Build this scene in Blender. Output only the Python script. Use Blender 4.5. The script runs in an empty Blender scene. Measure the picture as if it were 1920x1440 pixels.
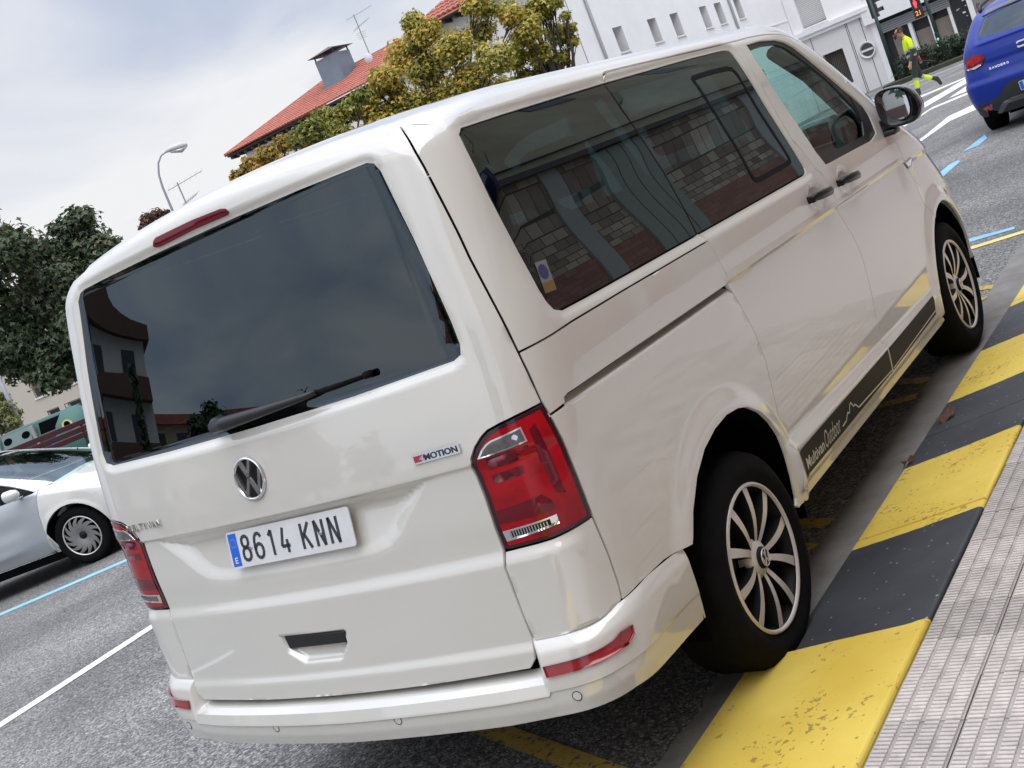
import bpy, bmesh, math, random
import numpy as np
from mathutils import Vector, Matrix
from mathutils.geometry import delaunay_2d_cdt

random.seed(7); RNG = np.random.default_rng(7)
scene = bpy.context.scene
COL = scene.collection
PI = math.pi

# ------------------------------------------------------------------ camera, sky, sun, exposure
cam_d = bpy.data.cameras.new('camera'); cam = bpy.data.objects.new('camera', cam_d); COL.objects.link(cam)
cam_d.sensor_width = 36.0; cam_d.lens = 41.6605; cam_d.clip_start = .05; cam_d.clip_end = 3000
RW = [[0.779987, 0.502387, -0.373132], [-0.216278, -0.343103, -0.914059], [-0.587234, 0.793655, -0.158961]]
cam.matrix_world = Matrix(((RW[0][0], -RW[1][0], -RW[2][0], 2.57040), (RW[0][1], -RW[1][1], -RW[2][1], -2.09794),
                           (RW[0][2], -RW[1][2], -RW[2][2], 1.68637), (0, 0, 0, 1)))
scene.camera = cam
scene.view_settings.view_transform = 'Standard'; scene.view_settings.look = 'None'
scene.view_settings.exposure = 0.0; scene.view_settings.gamma = 1.0; scene.view_settings.use_curve_mapping = False
scene.render.engine = 'CYCLES'
scene.cycles.use_denoising = True
scene.cycles.max_bounces = 10; scene.cycles.transparent_max_bounces = 24
scene.cycles.glossy_bounces = 5; scene.cycles.diffuse_bounces = 4
scene.cycles.caustics_reflective = False; scene.cycles.caustics_refractive = False

world = bpy.data.worlds.new('World'); scene.world = world; world.use_nodes = True
wt = world.node_tree; wt.nodes.clear()
def wn(t): return wt.nodes.new(t)
w_out = wn('ShaderNodeOutputWorld'); w_bg = wn('ShaderNodeBackground')
w_sky = wn('ShaderNodeTexSky'); w_sky.sky_type = 'NISHITA'; w_sky.sun_disc = False
w_sky.sun_elevation = math.radians(60); w_sky.sun_rotation = math.atan2(.30, -.40); w_sky.air_density = 1.2; w_sky.dust_density = 2.0
w_tc = wn('ShaderNodeTexCoord'); w_sep = wn('ShaderNodeSeparateXYZ')
w_map = wn('ShaderNodeMapping'); w_map.inputs['Scale'].default_value = (1.0, 1.0, 2.6); w_map.inputs['Rotation'].default_value = (.15, -.2, .6)
w_n1 = wn('ShaderNodeTexNoise'); w_n1.inputs['Scale'].default_value = 2.7; w_n1.inputs['Detail'].default_value = 7; w_n1.inputs['Roughness'].default_value = .46; w_n1.inputs['Distortion'].default_value = .5
w_r1 = wn('ShaderNodeValToRGB')
w_r1.color_ramp.elements[0].position = .37; w_r1.color_ramp.elements[0].color = (.50, .57, .74, 1)
w_r1.color_ramp.elements[1].position = .63; w_r1.color_ramp.elements[1].color = (.95, .945, .965, 1)
e = w_r1.color_ramp.elements.new(.5); e.color = (.71, .75, .85, 1)
# overcast dome: brighter towards the zenith, as overcast skies are
w_g = wn('ShaderNodeMapRange'); w_g.interpolation_type = 'SMOOTHSTEP'
w_g.inputs['From Min'].default_value = .26; w_g.inputs['From Max'].default_value = 1.0; w_g.inputs['To Min'].default_value = 1.0; w_g.inputs['To Max'].default_value = 3.5
w_mul = wn('ShaderNodeVectorMath'); w_mul.operation = 'SCALE'
w_skys = wn('ShaderNodeVectorMath'); w_skys.operation = 'SCALE'; w_skys.inputs['Scale'].default_value = .09
w_mix = wn('ShaderNodeMix'); w_mix.data_type = 'RGBA'; w_mix.inputs[0].default_value = .9
L = wt.links.new
L(w_tc.outputs['Generated'], w_map.inputs['Vector']); L(w_map.outputs[0], w_n1.inputs['Vector']); L(w_n1.outputs['Fac'], w_r1.inputs[0])
L(w_tc.outputs['Generated'], w_sep.inputs[0]); L(w_sep.outputs['Z'], w_g.inputs['Value'])
L(w_r1.outputs[0], w_mul.inputs[0]); L(w_g.outputs[0], w_mul.inputs['Scale'])
L(w_sky.outputs[0], w_skys.inputs[0]); L(w_skys.outputs[0], w_mix.inputs[6]); L(w_mul.outputs[0], w_mix.inputs[7])
L(w_mix.outputs[2], w_bg.inputs['Color']); w_bg.inputs['Strength'].default_value = 1.0
L(w_bg.outputs[0], w_out.inputs['Surface'])

sun_d = bpy.data.lights.new('sun', 'SUN'); sun_d.energy = 1.3; sun_d.angle = math.radians(60); sun_d.color = (1, .96, .9)
sun = bpy.data.objects.new('sun', sun_d); COL.objects.link(sun)
sun.rotation_euler = Vector((-.30, .40, -.87)).to_track_quat('-Z', 'Y').to_euler()

# ------------------------------------------------------------------ helpers
def link(o):
    COL.objects.link(o); return o
def thing(name, label, cat, loc=(0, 0, 0), rot=(0, 0, 0), group=None):
    o = link(bpy.data.objects.new(name, None)); o.location = loc; o.rotation_euler = rot; o.empty_display_size = .1
    o['label'] = label; o['category'] = cat
    if group: o['group'] = group
    return o
def tag(o, label, cat, group=None):
    o['label'] = label; o['category'] = cat
    if group: o['group'] = group
    return o
def new(name, me, parent=None, kind=None):
    o = link(bpy.data.objects.new(name, me))
    if parent is not None: o.parent = parent
    if kind: o['kind'] = kind
    return o
def mesh(name, v, f, mat, smooth=False):
    me = bpy.data.meshes.new(name); me.from_pydata([tuple(map(float, p)) for p in v], [], [tuple(int(i) for i in q) for q in f])
    for m in (mat if isinstance(mat, (list, tuple)) else [mat]): me.materials.append(m)
    if smooth: me.shade_smooth()
    me.update(); return me
def obj(name, v, f, mat, parent=None, smooth=False, kind=None):
    return new(name, mesh(name, v, f, mat, smooth), parent, kind)
class MB:
    """collects shapes into one mesh"""
    def __init__(s): s.v = []; s.f = []; s.m = []
    def add(s, v, f, mi=0):
        n = len(s.v); s.v += [tuple(p) for p in v]; s.f += [tuple(i + n for i in q) for q in f]; s.m += [mi] * len(f)
    def box(s, lo, hi, mi=0, M=None):
        x0, y0, z0 = lo; x1, y1, z1 = hi
        v = [(x0, y0, z0), (x1, y0, z0), (x1, y1, z0), (x0, y1, z0), (x0, y0, z1), (x1, y0, z1), (x1, y1, z1), (x0, y1, z1)]
        if M is not None: v = [tuple(M @ Vector(p)) for p in v]
        s.add(v, [(0, 3, 2, 1), (4, 5, 6, 7), (0, 1, 5, 4), (1, 2, 6, 5), (2, 3, 7, 6), (3, 0, 4, 7)], mi)
    def tube(s, pts, r, n=8, mi=0, cap=True):
        pts = [Vector(p) for p in pts]; rs = r if isinstance(r, (list, tuple)) else [r] * len(pts)
        rings = []; up = None
        for i, p in enumerate(pts):
            t = (pts[min(i + 1, len(pts) - 1)] - pts[max(i - 1, 0)]).normalized()
            if up is None: up = Vector((0, 0, 1)) if abs(t.z) < .9 else Vector((1, 0, 0))
            a = t.cross(up).normalized(); b = t.cross(a).normalized(); up = -b if False else up
            rings.append([p + (a * math.cos(2 * PI * k / n) + b * math.sin(2 * PI * k / n)) * rs[i] for k in range(n)])
        v = [q for r_ in rings for q in r_]; f = []
        for i in range(len(pts) - 1):
            for k in range(n): f.append((i * n + k, i * n + (k + 1) % n, (i + 1) * n + (k + 1) % n, (i + 1) * n + k))
        if cap: f.append(tuple(range(n - 1, -1, -1))); f.append(tuple((len(pts) - 1) * n + k for k in range(n)))
        s.add(v, f, mi)
    def lathe(s, prof, n=32, axis='z', o=(0, 0, 0), mi=0, a0=0, a1=2 * PI):
        closed = abs(a1 - a0 - 2 * PI) < 1e-6; m = n if closed else n + 1; v = []
        for k in range(m):
            a = a0 + (a1 - a0) * k / n; c, sn = math.cos(a), math.sin(a)
            for (r, h) in prof:
                p = (r * c, r * sn, h) if axis == 'z' else (h, r * c, r * sn) if axis == 'x' else (r * sn, h, r * c)
                v.append((p[0] + o[0], p[1] + o[1], p[2] + o[2]))
        f = []; L_ = len(prof)
        for k in range(n):
            k2 = (k + 1) % m
            for i in range(L_ - 1): f.append((k * L_ + i, k2 * L_ + i, k2 * L_ + i + 1, k * L_ + i + 1))
        s.add(v, f, mi)
    def prism(s, poly, d0, d1, fr=None, mi=0):
        """extrude a 2-D polygon (a,b) from depth d0 to d1; fr maps (a,b,d) to a point"""
        fr = fr or (lambda a, b, d: (a, b, d)); n = len(poly)
        v = [fr(a, b, d0) for a, b in poly] + [fr(a, b, d1) for a, b in poly]
        s.add(v, [tuple(range(n - 1, -1, -1)), tuple(range(n, 2 * n))] + [(i, (i + 1) % n, n + (i + 1) % n, n + i) for i in range(n)], mi)
    def build(s, name, mat, parent=None, smooth=False, kind=None, fix=False):
        me = mesh(name, s.v, s.f, mat, smooth)
        if any(s.m): me.polygons.foreach_set('material_index', s.m)
        if fix:
            b = bmesh.new(); b.from_mesh(me); bmesh.ops.recalc_face_normals(b, faces=b.faces); b.to_mesh(me); b.free()
        return new(name, me, parent, kind)
def bevel(o, w=.01, seg=2):
    m = o.modifiers.new('bevel', 'BEVEL'); m.width = w; m.segments = seg; m.limit_method = 'ANGLE'; return o
def copy_tree(o, parent=None):
    c = o.copy(); COL.objects.link(c)
    if parent is not None: c.parent = parent
    for ch in o.children: copy_tree(ch, c)
    return c
def frame(o, x, y, n):
    """2-D (a,b,d) -> 3-D point from an origin, an x axis, a y axis and a normal"""
    o, x, y, n = map(Vector, (o, x, y, n))
    return lambda a, b, d: tuple(o + x * a + y * b + n * d)

# ------------------------------------------------------------------ materials
def srgb(r, g, b):
    f = lambda c: (c / 255 / 12.92) if c / 255 <= .04045 else ((c / 255 + .055) / 1.055) ** 2.4
    return (f(r), f(g), f(b))
MATS = {}
def mat(name, col=(.5, .5, .5), rough=.5, metal=0, coat=0, spec=.5, var=None, bump=None, emit=None, coat_ior=1.5):
    m = bpy.data.materials.new(name); m.use_nodes = True; MATS[name] = m
    nt = m.node_tree; b = nt.nodes['Principled BSDF']
    b.inputs['Base Color'].default_value = (*col, 1); b.inputs['Roughness'].default_value = rough; b.inputs['Metallic'].default_value = metal
    b.inputs['Coat IOR'].default_value = coat_ior; b.inputs['Coat Weight'].default_value = coat; b.inputs['Coat Roughness'].default_value = .03; b.inputs['Specular IOR Level'].default_value = spec
    if emit: b.inputs['Emission Color'].default_value = (*emit[0], 1); b.inputs['Emission Strength'].default_value = emit[1]
    tc = nt.nodes.new('ShaderNodeTexCoord')
    if var:   # (scale, amount, [colour2], [detail])
        n = nt.nodes.new('ShaderNodeTexNoise'); n.inputs['Scale'].default_value = var[0]; n.inputs['Detail'].default_value = 6; n.inputs['Roughness'].default_value = .62
        r = nt.nodes.new('ShaderNodeMapRange'); r.inputs['From Min'].default_value = .3; r.inputs['From Max'].default_value = .7
        mx = nt.nodes.new('ShaderNodeMix'); mx.data_type = 'RGBA'
        c2 = var[2] if len(var) > 2 else tuple(c * (1 - var[1]) for c in col)
        mx.inputs[6].default_value = (*col, 1); mx.inputs[7].default_value = (*c2, 1)
        nt.links.new(tc.outputs['Object'], n.inputs['Vector']); nt.links.new(n.outputs['Fac'], r.inputs['Value']); nt.links.new(r.outputs[0], mx.inputs[0]); nt.links.new(mx.outputs[2], b.inputs['Base Color'])
    if bump:  # (scale, strength, distance)
        n = nt.nodes.new('ShaderNodeTexNoise'); n.inputs['Scale'].default_value = bump[0]; n.inputs['Detail'].default_value = 5
        bp = nt.nodes.new('ShaderNodeBump'); bp.inputs['Strength'].default_value = bump[1]; bp.inputs['Distance'].default_value = bump[2]
        nt.links.new(tc.outputs['Object'], n.inputs['Vector']); nt.links.new(n.outputs['Fac'], bp.inputs['Height']); nt.links.new(bp.outputs[0], b.inputs['Normal'])
    return m
def glass(name, tint, ior=1.6, rough=.0):
    m = bpy.data.materials.new(name); m.use_nodes = True; nt = m.node_tree; nt.nodes.clear()
    o = nt.nodes.new('ShaderNodeOutputMaterial'); mx = nt.nodes.new('ShaderNodeMixShader'); fr = nt.nodes.new('ShaderNodeFresnel'); fr.inputs['IOR'].default_value = ior
    t = nt.nodes.new('ShaderNodeBsdfTransparent'); t.inputs['Color'].default_value = (*tint, 1)
    g = nt.nodes.new('ShaderNodeBsdfGlossy'); g.inputs['Roughness'].default_value = rough; g.inputs['Color'].default_value = (.80, .93, 1, 1)
    # a thin sheet reflects alike from both sides
    ge = nt.nodes.new('ShaderNodeNewGeometry'); v1 = nt.nodes.new('ShaderNodeMath'); v1.operation = 'MULTIPLY_ADD'; v1.inputs[1].default_value = 1 / ior - ior; v1.inputs[2].default_value = ior
    nt.links.new(ge.outputs['Backfacing'], v1.inputs[0]); nt.links.new(v1.outputs[0], fr.inputs['IOR'])
    nt.links.new(fr.outputs[0], mx.inputs[0]); nt.links.new(t.outputs[0], mx.inputs[1]); nt.links.new(g.outputs[0], mx.inputs[2]); nt.links.new(mx.outputs[0], o.inputs['Surface'])
    return m
def nodes(m):
    nt = m.node_tree; return nt, nt.nodes, nt.links.new, nt.nodes.get('Principled BSDF')

white_paint = mat('white_paint', (.65, .64, .595), .4, coat=1.0, spec=.3, coat_ior=1.95)
black_gloss = mat('black_gloss', (.008, .008, .010), .12, coat=.6)
black_plastic = mat('black_plastic', (.014, .014, .016), .42)
seam_black = mat('seam_black', (.004, .004, .005), 1.0, spec=0)
rubber = mat('rubber', (.007, .007, .008), .9, spec=.12, var=(14, .4), bump=(60, .25, .004))
chrome = mat('chrome', (.90, .91, .92), .20, metal=1)
alloy = mat('machined_alloy', (.66, .64, .62), .40, metal=.35, spec=.6)
alloy_dark = mat('dark_alloy', (.007, .007, .008), .5, spec=.25)
red_lens = mat('red_lens', (.48, .002, .012), .15, coat=.4, spec=.25, var=(9, .6))
red_dark = mat('dark_red_lens', (.13, .001, .010), .14, coat=.5, spec=.3)
red_reflex = mat('red_reflector', (.40, .010, .018), .15, coat=1.0, var=(30, .35))
smoke_lens = mat('smoked_lens', (.13, .125, .125), .2, coat=.5, var=(60, .5))
clear_lens = mat('clear_lens', (.55, .55, .56), .10, metal=.6, coat=1.0)
privacy_glass = glass('privacy_glass', (.018, .034, .038), 1.95)
green_glass = glass('tinted_glass', (.60, .80, .77), 1.42)
frit = mat('glass_frit', (.006, .007, .010), .6, spec=.1)
handle_black = mat('handle_black', (.006, .006, .007), .3, spec=.3)
sticker_paper = mat('sticker_paper', (.17, .17, .18), .5)
trim = mat('cabin_trim', (.035, .036, .040), .7)
lining = mat('roof_lining', (.22, .22, .21), .9)
lens_border = mat('lamp_border', (.030, .001, .006), .15, coat=.5)
seat_cloth = mat('seat_cloth', (.05, .052, .058), .85, bump=(300, .2, .002))
plate_white = mat('plate_white', (.70, .71, .72), .35, coat=.4, var=(18, .10))
plate_ink = mat('plate_ink', (.035, .038, .05), .4)
plate_blue = mat('plate_blue', (.020, .13, .62), .35)
decal_black = mat('decal_black', (.008, .008, .008), .55, spec=.25)
decal_white = mat('decal_silver', (.55, .55, .50), .45)
mirror_glass = mat('mirror_glass', (.78, .84, .86), .01, metal=1)

# ------------------------------------------------------------------ car body surfaces
def cub(xk, yk):
    xk = np.array(xk, float); yk = np.array(yk, float); h = np.diff(xk); dl = np.diff(yk) / h
    m = np.empty_like(yk); m[0] = dl[0]; m[-1] = dl[-1]; m[1:-1] = (dl[:-1] * h[1:] + dl[1:] * h[:-1]) / (h[:-1] + h[1:])
    def fn(x):
        x = np.clip(np.asarray(x, float), xk[0] - .3, xk[-1] + .3); i = np.clip(np.searchsorted(xk, x) - 1, 0, len(xk) - 2); t = (x - xk[i]) / h[i]
        a = yk[i]; b = yk[i + 1]; ma = m[i] * h[i]; mb = m[i + 1] * h[i]
        v = a * (1 + 2 * t) * (1 - t) ** 2 + ma * t * (1 - t) ** 2 + b * t * t * (3 - 2 * t) + mb * t * t * (t - 1)
        return np.where(t < 0, a + ma * t, np.where(t > 1, b + mb * (t - 1), v))
    return fn
def smax(a, b, k):
    h = np.maximum(k - np.abs(a - b), 0); return np.maximum(a, b) + h * h / (4 * k)
def sm(a, b, x):
    t = np.clip((x - a) / (b - a), 0, 1); return t * t * (3 - 2 * t)
def seg_dist(P, poly, closed=True):
    P = np.asarray(P, float); poly = np.asarray(poly, float); d = np.full(len(P), 1e9); n = len(poly)
    for i in range(n if closed else n - 1):
        a = poly[i]; b = poly[(i + 1) % n]; ab = b - a; L2 = max(ab @ ab, 1e-12)
        t = np.clip(((P - a) @ ab) / L2, 0, 1); q = P - (a + t[:, None] * ab); d = np.minimum(d, np.hypot(q[:, 0], q[:, 1]))
    return d
def inside(P, poly):
    P = np.asarray(P, float); poly = np.asarray(poly, float); c = np.zeros(len(P), bool); n = len(poly); x, y = P[:, 0], P[:, 1]
    for i in range(n):
        x0, y0 = poly[i]; x1, y1 = poly[(i + 1) % n]
        if y0 == y1: continue
        c ^= ((y0 > y) != (y1 > y)) & (x < (x1 - x0) * (y - y0) / (y1 - y0) + x0)
    return c
class Body:
    """smooth car body as the blend of side, tail, nose and roof surfaces; car axes: x right, y forward from the tail, z up"""
    def __init__(s, WZ, W, RZ, R, FZ, Fr, roof, bow=.046, kc=.188, kr=.077, kf=.30, fs=.8, nose=.20, yr=1.0, yf=4.1, ftap=(3.7, 1.2, .05), D=None):
        s.w, s.r, s.f, s.roof = cub(WZ, W), cub(RZ, R), cub(FZ, Fr), roof
        s.bow, s.kc, s.kr, s.kf, s.fs, s.nose, s.yr, s.yf, s.ftap, s.D = bow, kc, kr, kf, fs, nose, yr, yf, ftap, D
    def F(s, X, pre=None):
        x, y, z = X[..., 0], X[..., 1], X[..., 2]; ax = np.abs(x)
        w, r, f = pre if pre is not None else (s.w(z), s.r(z), s.f(z)); yy = np.clip((y - s.ftap[0]) / s.ftap[1], 0, 1); ry = np.clip((.9 - y) / .9, 0, 1)
        a = ax - (w - s.ftap[2] * yy ** 2 - .012 * ry ** 2)
        b = r + s.bow * (ax / .75) ** 2 - y
        c = y - (f - s.nose * (ax / .8) ** 2.5)
        m = smax(smax(a, b, s.kc), c * s.fs, s.kf)
        return smax(m, z - s.roof(ax, y), s.kr)
    def ray(s, p):
        p = np.asarray(p, float); yo = np.where(p < -PI, s.yr - PI - p, np.clip(s.yr + p, s.yr, s.yf)); a = np.where(p < -PI, -PI, np.where(p < 0, p, np.where(p > s.yf - s.yr, p - (s.yf - s.yr), 0)))
        return yo, np.cos(a), np.sin(a)
    def surf(s, p, z, off=0.):
        p = np.asarray(p, float); z = np.asarray(z, float); yo, dx, dy = s.ray(p); lo = np.full(p.shape, .05); hi = np.full(p.shape, 2.4); pre = (s.w(z), s.r(z), s.f(z))
        for _ in range(26):
            t = (lo + hi) / 2; X = np.stack([t * dx, yo + t * dy, z], -1); n = s.F(X, pre) < 0
            lo = np.where(n, t, lo); hi = np.where(n, hi, t)
        a = s.F(np.stack([lo * dx, yo + lo * dy, z], -1), pre); b = s.F(np.stack([hi * dx, yo + hi * dy, z], -1), pre); t = lo + (hi - lo) * np.clip(-a / np.where(np.abs(b - a) < 1e-15, 1, b - a), 0, 1); X = np.stack([t * dx, yo + t * dy, z], -1)
        d = s.D(X) if s.D else 0
        return X + ((d + off))[..., None] * np.stack([dx, dy, 0 * dx], -1) if np.ndim(d + off) else X + (d + off) * np.stack([dx, dy, 0 * dx], -1)
    def param(s, X):
        X = np.asarray(X, float); x, y, z = X[:, 0], X[:, 1], X[:, 2]
        p = np.where(y < s.yr, -np.arctan2(s.yr - y, x), np.where(y > s.yf, s.yf - s.yr + np.arctan2(y - s.yf, x), y - s.yr))
        return np.stack([p, z], 1)
    def hf(s, x, y, off=0., z0=.5):
        x = np.asarray(x, float); y = np.asarray(y, float); lo = np.full(x.shape, z0); hi = np.full(x.shape, 2.4)
        for _ in range(34):
            t = (lo + hi) / 2; n = s.F(np.stack([x, y, t], -1)) < 0; lo = np.where(n, t, lo); hi = np.where(n, hi, t)
        return np.stack([x, y, (lo + hi) / 2 + off], -1)
    def top(s, p, nz=.70):
        """height at which the side or tail has turned into roof"""
        p = np.asarray(p, float); zz = np.linspace(1.2, 2.0, 161); out = []
        for q in p:
            X = s.surf(np.full(161, q), zz); d = np.diff(X, axis=0); h = np.hypot(d[:, 0], d[:, 1]); nzv = h / np.hypot(h, np.maximum(d[:, 2], 1e-6))
            k = np.argmax(nzv > nz) if (nzv > nz).any() else 159
            out.append(zz[k])
        return np.array(out)
def densify(poly, step, closed=True):
    out = []; n = len(poly)
    for i in range(n if closed else n - 1):
        a = np.array(poly[i], float); b = np.array(poly[(i + 1) % n], float); k = max(1, int(math.ceil(np.linalg.norm(b - a) / step)))
        for j in range(k): out.append(a + (b - a) * j / k)
    if not closed: out.append(np.array(poly[-1], float))
    return np.array(out)
def inset_poly(P, d):
    P = np.asarray(P, float); A = np.roll(P, 1, 0); B = np.roll(P, -1, 0); area = .5 * np.sum(P[:, 0] * B[:, 1] - B[:, 0] * P[:, 1])
    if area < 0: P = P[::-1]; A = np.roll(P, 1, 0); B = np.roll(P, -1, 0)
    e1 = P - A; e2 = B - P; n1 = np.stack([-e1[:, 1], e1[:, 0]], 1); n2 = np.stack([-e2[:, 1], e2[:, 0]], 1)
    n1 /= np.linalg.norm(n1, axis=1)[:, None] + 1e-12; n2 /= np.linalg.norm(n2, axis=1)[:, None] + 1e-12
    n = n1 + n2; l = np.linalg.norm(n, axis=1)[:, None] + 1e-9; n /= l; c = np.maximum(np.sum(n * n1, 1), .5)
    return P + n * (d / c)[:, None]
def smooth_poly(P, it=1, keep=None):
    """corner cutting; rounds every corner a little"""
    P = np.asarray(P, float)
    for _ in range(it):
        B = np.roll(P, -1, 0); P = np.stack([P * .75 + B * .25, P * .25 + B * .75], 1).reshape(-1, 2)
    return P
def panel_data(outline, fn, holes=(), sp=(.03, .012), inset=.003, flange=.014, step=.02, extra_rows=()):
    """triangulated skin over a 2-D outline, mapped by fn(a,b)->xyz, with analytic normals and a folded-in edge"""
    out = inset_poly(densify(outline, step), inset); hs = [inset_poly(densify(h, step), -inset) for h in holes]
    S = np.array([1 / sp[0], 1 / sp[1]])
    a0, b0 = out.min(0); a1, b1 = out.max(0)
    ga = np.arange(a0, a1, sp[0]); gb = np.sort(np.concatenate([np.arange(b0, b1, sp[1]), [r for r in extra_rows if b0 < r < b1]]))
    G = np.stack(np.meshgrid(ga, gb), -1).reshape(-1, 2)
    ok = inside(G, out)
    for h in hs: ok &= ~inside(G, h)
    G = G[ok]
    if len(G):
        d = seg_dist(G * S, out * S)
        for h in hs: d = np.minimum(d, seg_dist(G * S, h * S))
        G = G[d > .45]
    V = [Vector(q) for q in out * S]; E = []; n = len(out); E += [(i, (i + 1) % n) for i in range(n)]
    for h in hs:
        k = len(V); V += [Vector(q) for q in h * S]; E += [(k + i, k + (i + 1) % len(h)) for i in range(len(h))]
    V += [Vector(q) for q in G * S]
    vv, ee, ff, *_ = delaunay_2d_cdt(V, E, [], 0, 1e-7)
    P2 = np.array([tuple(q) for q in vv]) / S; T = np.array([f for f in ff if len(f) == 3])
    c = P2[T].mean(1); ok = inside(c, out)
    for h in hs: ok &= ~inside(c, h)
    T = T[ok]; used = np.unique(T); rm = -np.ones(len(P2), int); rm[used] = np.arange(len(used)); P2 = P2[used]; T = rm[T]
    X = fn(P2[:, 0], P2[:, 1]); h_ = .0022
    da = fn(P2[:, 0] + h_, P2[:, 1]) - fn(P2[:, 0] - h_, P2[:, 1]); db = fn(P2[:, 0], P2[:, 1] + h_) - fn(P2[:, 0], P2[:, 1] - h_)
    N = np.cross(da, db); N /= np.linalg.norm(N, axis=1)[:, None] + 1e-12
    # outward
    tn = np.cross(X[T[:, 1]] - X[T[:, 0]], X[T[:, 2]] - X[T[:, 0]]); flip = np.sum(tn * N[T[:, 0]], 1) < 0
    T[flip] = T[flip][:, ::-1]
    faces = [tuple(t) for t in T]; ln = [N[i] for t in T for i in t]
    if flange:
        cnt = {}
        for t in T:
            for i in range(3): cnt[(t[i], t[(i + 1) % 3])] = 1
        be = [e for e in cnt if (e[1], e[0]) not in cnt]; bv = sorted({i for e in be for i in e}); k = len(X); ix = {v: k + j for j, v in enumerate(bv)}
        X = np.concatenate([X, X[bv] - N[bv] * flange])
        for a, b in be:
            s = np.cross(X[b] - X[a], N[a]); s /= np.linalg.norm(s) + 1e-12
            faces.append((b, a, ix[a], ix[b])); na = N[a] * .7 + s * .7; nb = N[b] * .7 + s * .7; ln += [nb, na, s, s]
    return X, faces, np.array(ln)
def skin_mesh(name, data, m, mirror=False):
    X, F_, ln = data
    if mirror:
        X = X * [-1, 1, 1]; ln2 = []; k = 0
        for f in F_: ln2 += list(reversed([q * [-1, 1, 1] for q in ln[k:k + len(f)]])); k += len(f)
        F_ = [tuple(reversed(f)) for f in F_]; ln = ln2
    me = mesh(name, X, F_, m, True); me.normals_split_custom_set([tuple(map(float, q)) for q in ln]); return me
def panel(name, parent, m, outline, fn, both=False, **kw):
    d = panel_data(outline, fn, **kw); o = new(name, skin_mesh(name, d, m), parent)
    if both: o2 = new(name, skin_mesh(name, d, m, True), parent); return o, o2
    return o
def text_data(s, size=1., xs=1., shear=0., bold=0., extrude=0.):
    cu = bpy.data.curves.new('txt', 'FONT'); cu.body = s; cu.size = size; cu.align_x = 'LEFT'; cu.shear = shear; cu.offset = bold; cu.extrude = extrude; cu.resolution_u = 3
    o = bpy.data.objects.new('txt', cu); COL.objects.link(o); dg = bpy.context.evaluated_depsgraph_get(); me = bpy.data.meshes.new_from_object(o.evaluated_get(dg))
    v = [(q.co.x * xs, q.co.y, q.co.z) for q in me.vertices]; f = [tuple(p.vertices) for p in me.polygons]
    bpy.data.objects.remove(o); bpy.data.curves.remove(cu); bpy.data.meshes.remove(me); return v, f
def text_fit(s, x0, x1, y0, y1, **kw):
    """lettering scaled to fill a box in 2-D"""
    v, f = text_data(s, **kw); a = np.array(v); lo = a.min(0); hi = a.max(0)
    v = [(x0 + (q[0] - lo[0]) / (hi[0] - lo[0]) * (x1 - x0), y0 + (q[1] - lo[1]) / (hi[1] - lo[1]) * (y1 - y0), q[2]) for q in v]; return v, f
def strokes(mb, segs, w, d0, d1, fr, mi=0):
    for pts in segs:
        for (a, b) in zip(pts[:-1], pts[1:]):
            a = np.array(a, float); b = np.array(b, float); t = (b - a) / (np.linalg.norm(b - a) + 1e-9); n = np.array([-t[1], t[0]]) * w / 2
            mb.prism([tuple(a - n), tuple(b - n), tuple(b + n), tuple(a + n)], d0, d1, fr, mi)

# ------------------------------------------------------------------ the white van
PITCH = math.atan(.024)
van = thing('van', 'white passenger van parked at the kerb, seen from its rear right corner', 'van', (0, .0919 * math.sin(PITCH), .0919 * math.cos(PITCH)), (-PITCH, 0, 0))
ARCH_R = (.967, .300, .420); ARCH_F = (3.985, .355, .425)
def rrect(x0, x1, y0, y1, r, n=4):
    out = []
    for cx, cy, a in ((x1 - r, y1 - r, 0), (x0 + r, y1 - r, 90), (x0 + r, y0 + r, 180), (x1 - r, y0 + r, 270)):
        for k in range(n + 1):
            t = math.radians(a + 90 * k / n); out.append((cx + r * math.cos(t), cy + r * math.sin(t)))
    return out
RGL = [(-.645, 1.776), (-.665, 1.755), (-.712, 1.56), (-.756, 1.34), (-.764, 1.275), (-.758, 1.246), (-.73, 1.234), (-.40, 1.229), (0, 1.227), (.40, 1.229), (.73, 1.238), (.752, 1.247), (.758, 1.27), (.752, 1.33), (.712, 1.55), (.668, 1.74), (.655, 1.763), (.635, 1.771), (.4, 1.779), (.15, 1.783), (-.2, 1.785), (-.5, 1.783), (-.62, 1.781)]
SIDEGL = [(.415, 1.768), (.392, 1.752), (.385, 1.72), (.368, 1.585), (.361, 1.43), (.359, 1.32), (.364, 1.285), (.378, 1.262), (.41, 1.249), (.548, 1.247), (1.31, 1.244), (2.37, 1.241), (2.398, 1.246), (2.404, 1.262), (2.376, 1.394), (2.342, 1.56), (2.322, 1.70), (2.318, 1.765), (2.305, 1.784), (2.26, 1.791), (1.94, 1.793), (1.25, 1.785), (.62, 1.774)]
RECESS = [(-.64, .975), (-.535, .895), (-.475, .838), (-.43, .805), (-.37, .786), (-.30, .779), (.24, .779), (.31, .786), (.37, .800), (.42, .835), (.475, .890), (.575, .975)]
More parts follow.
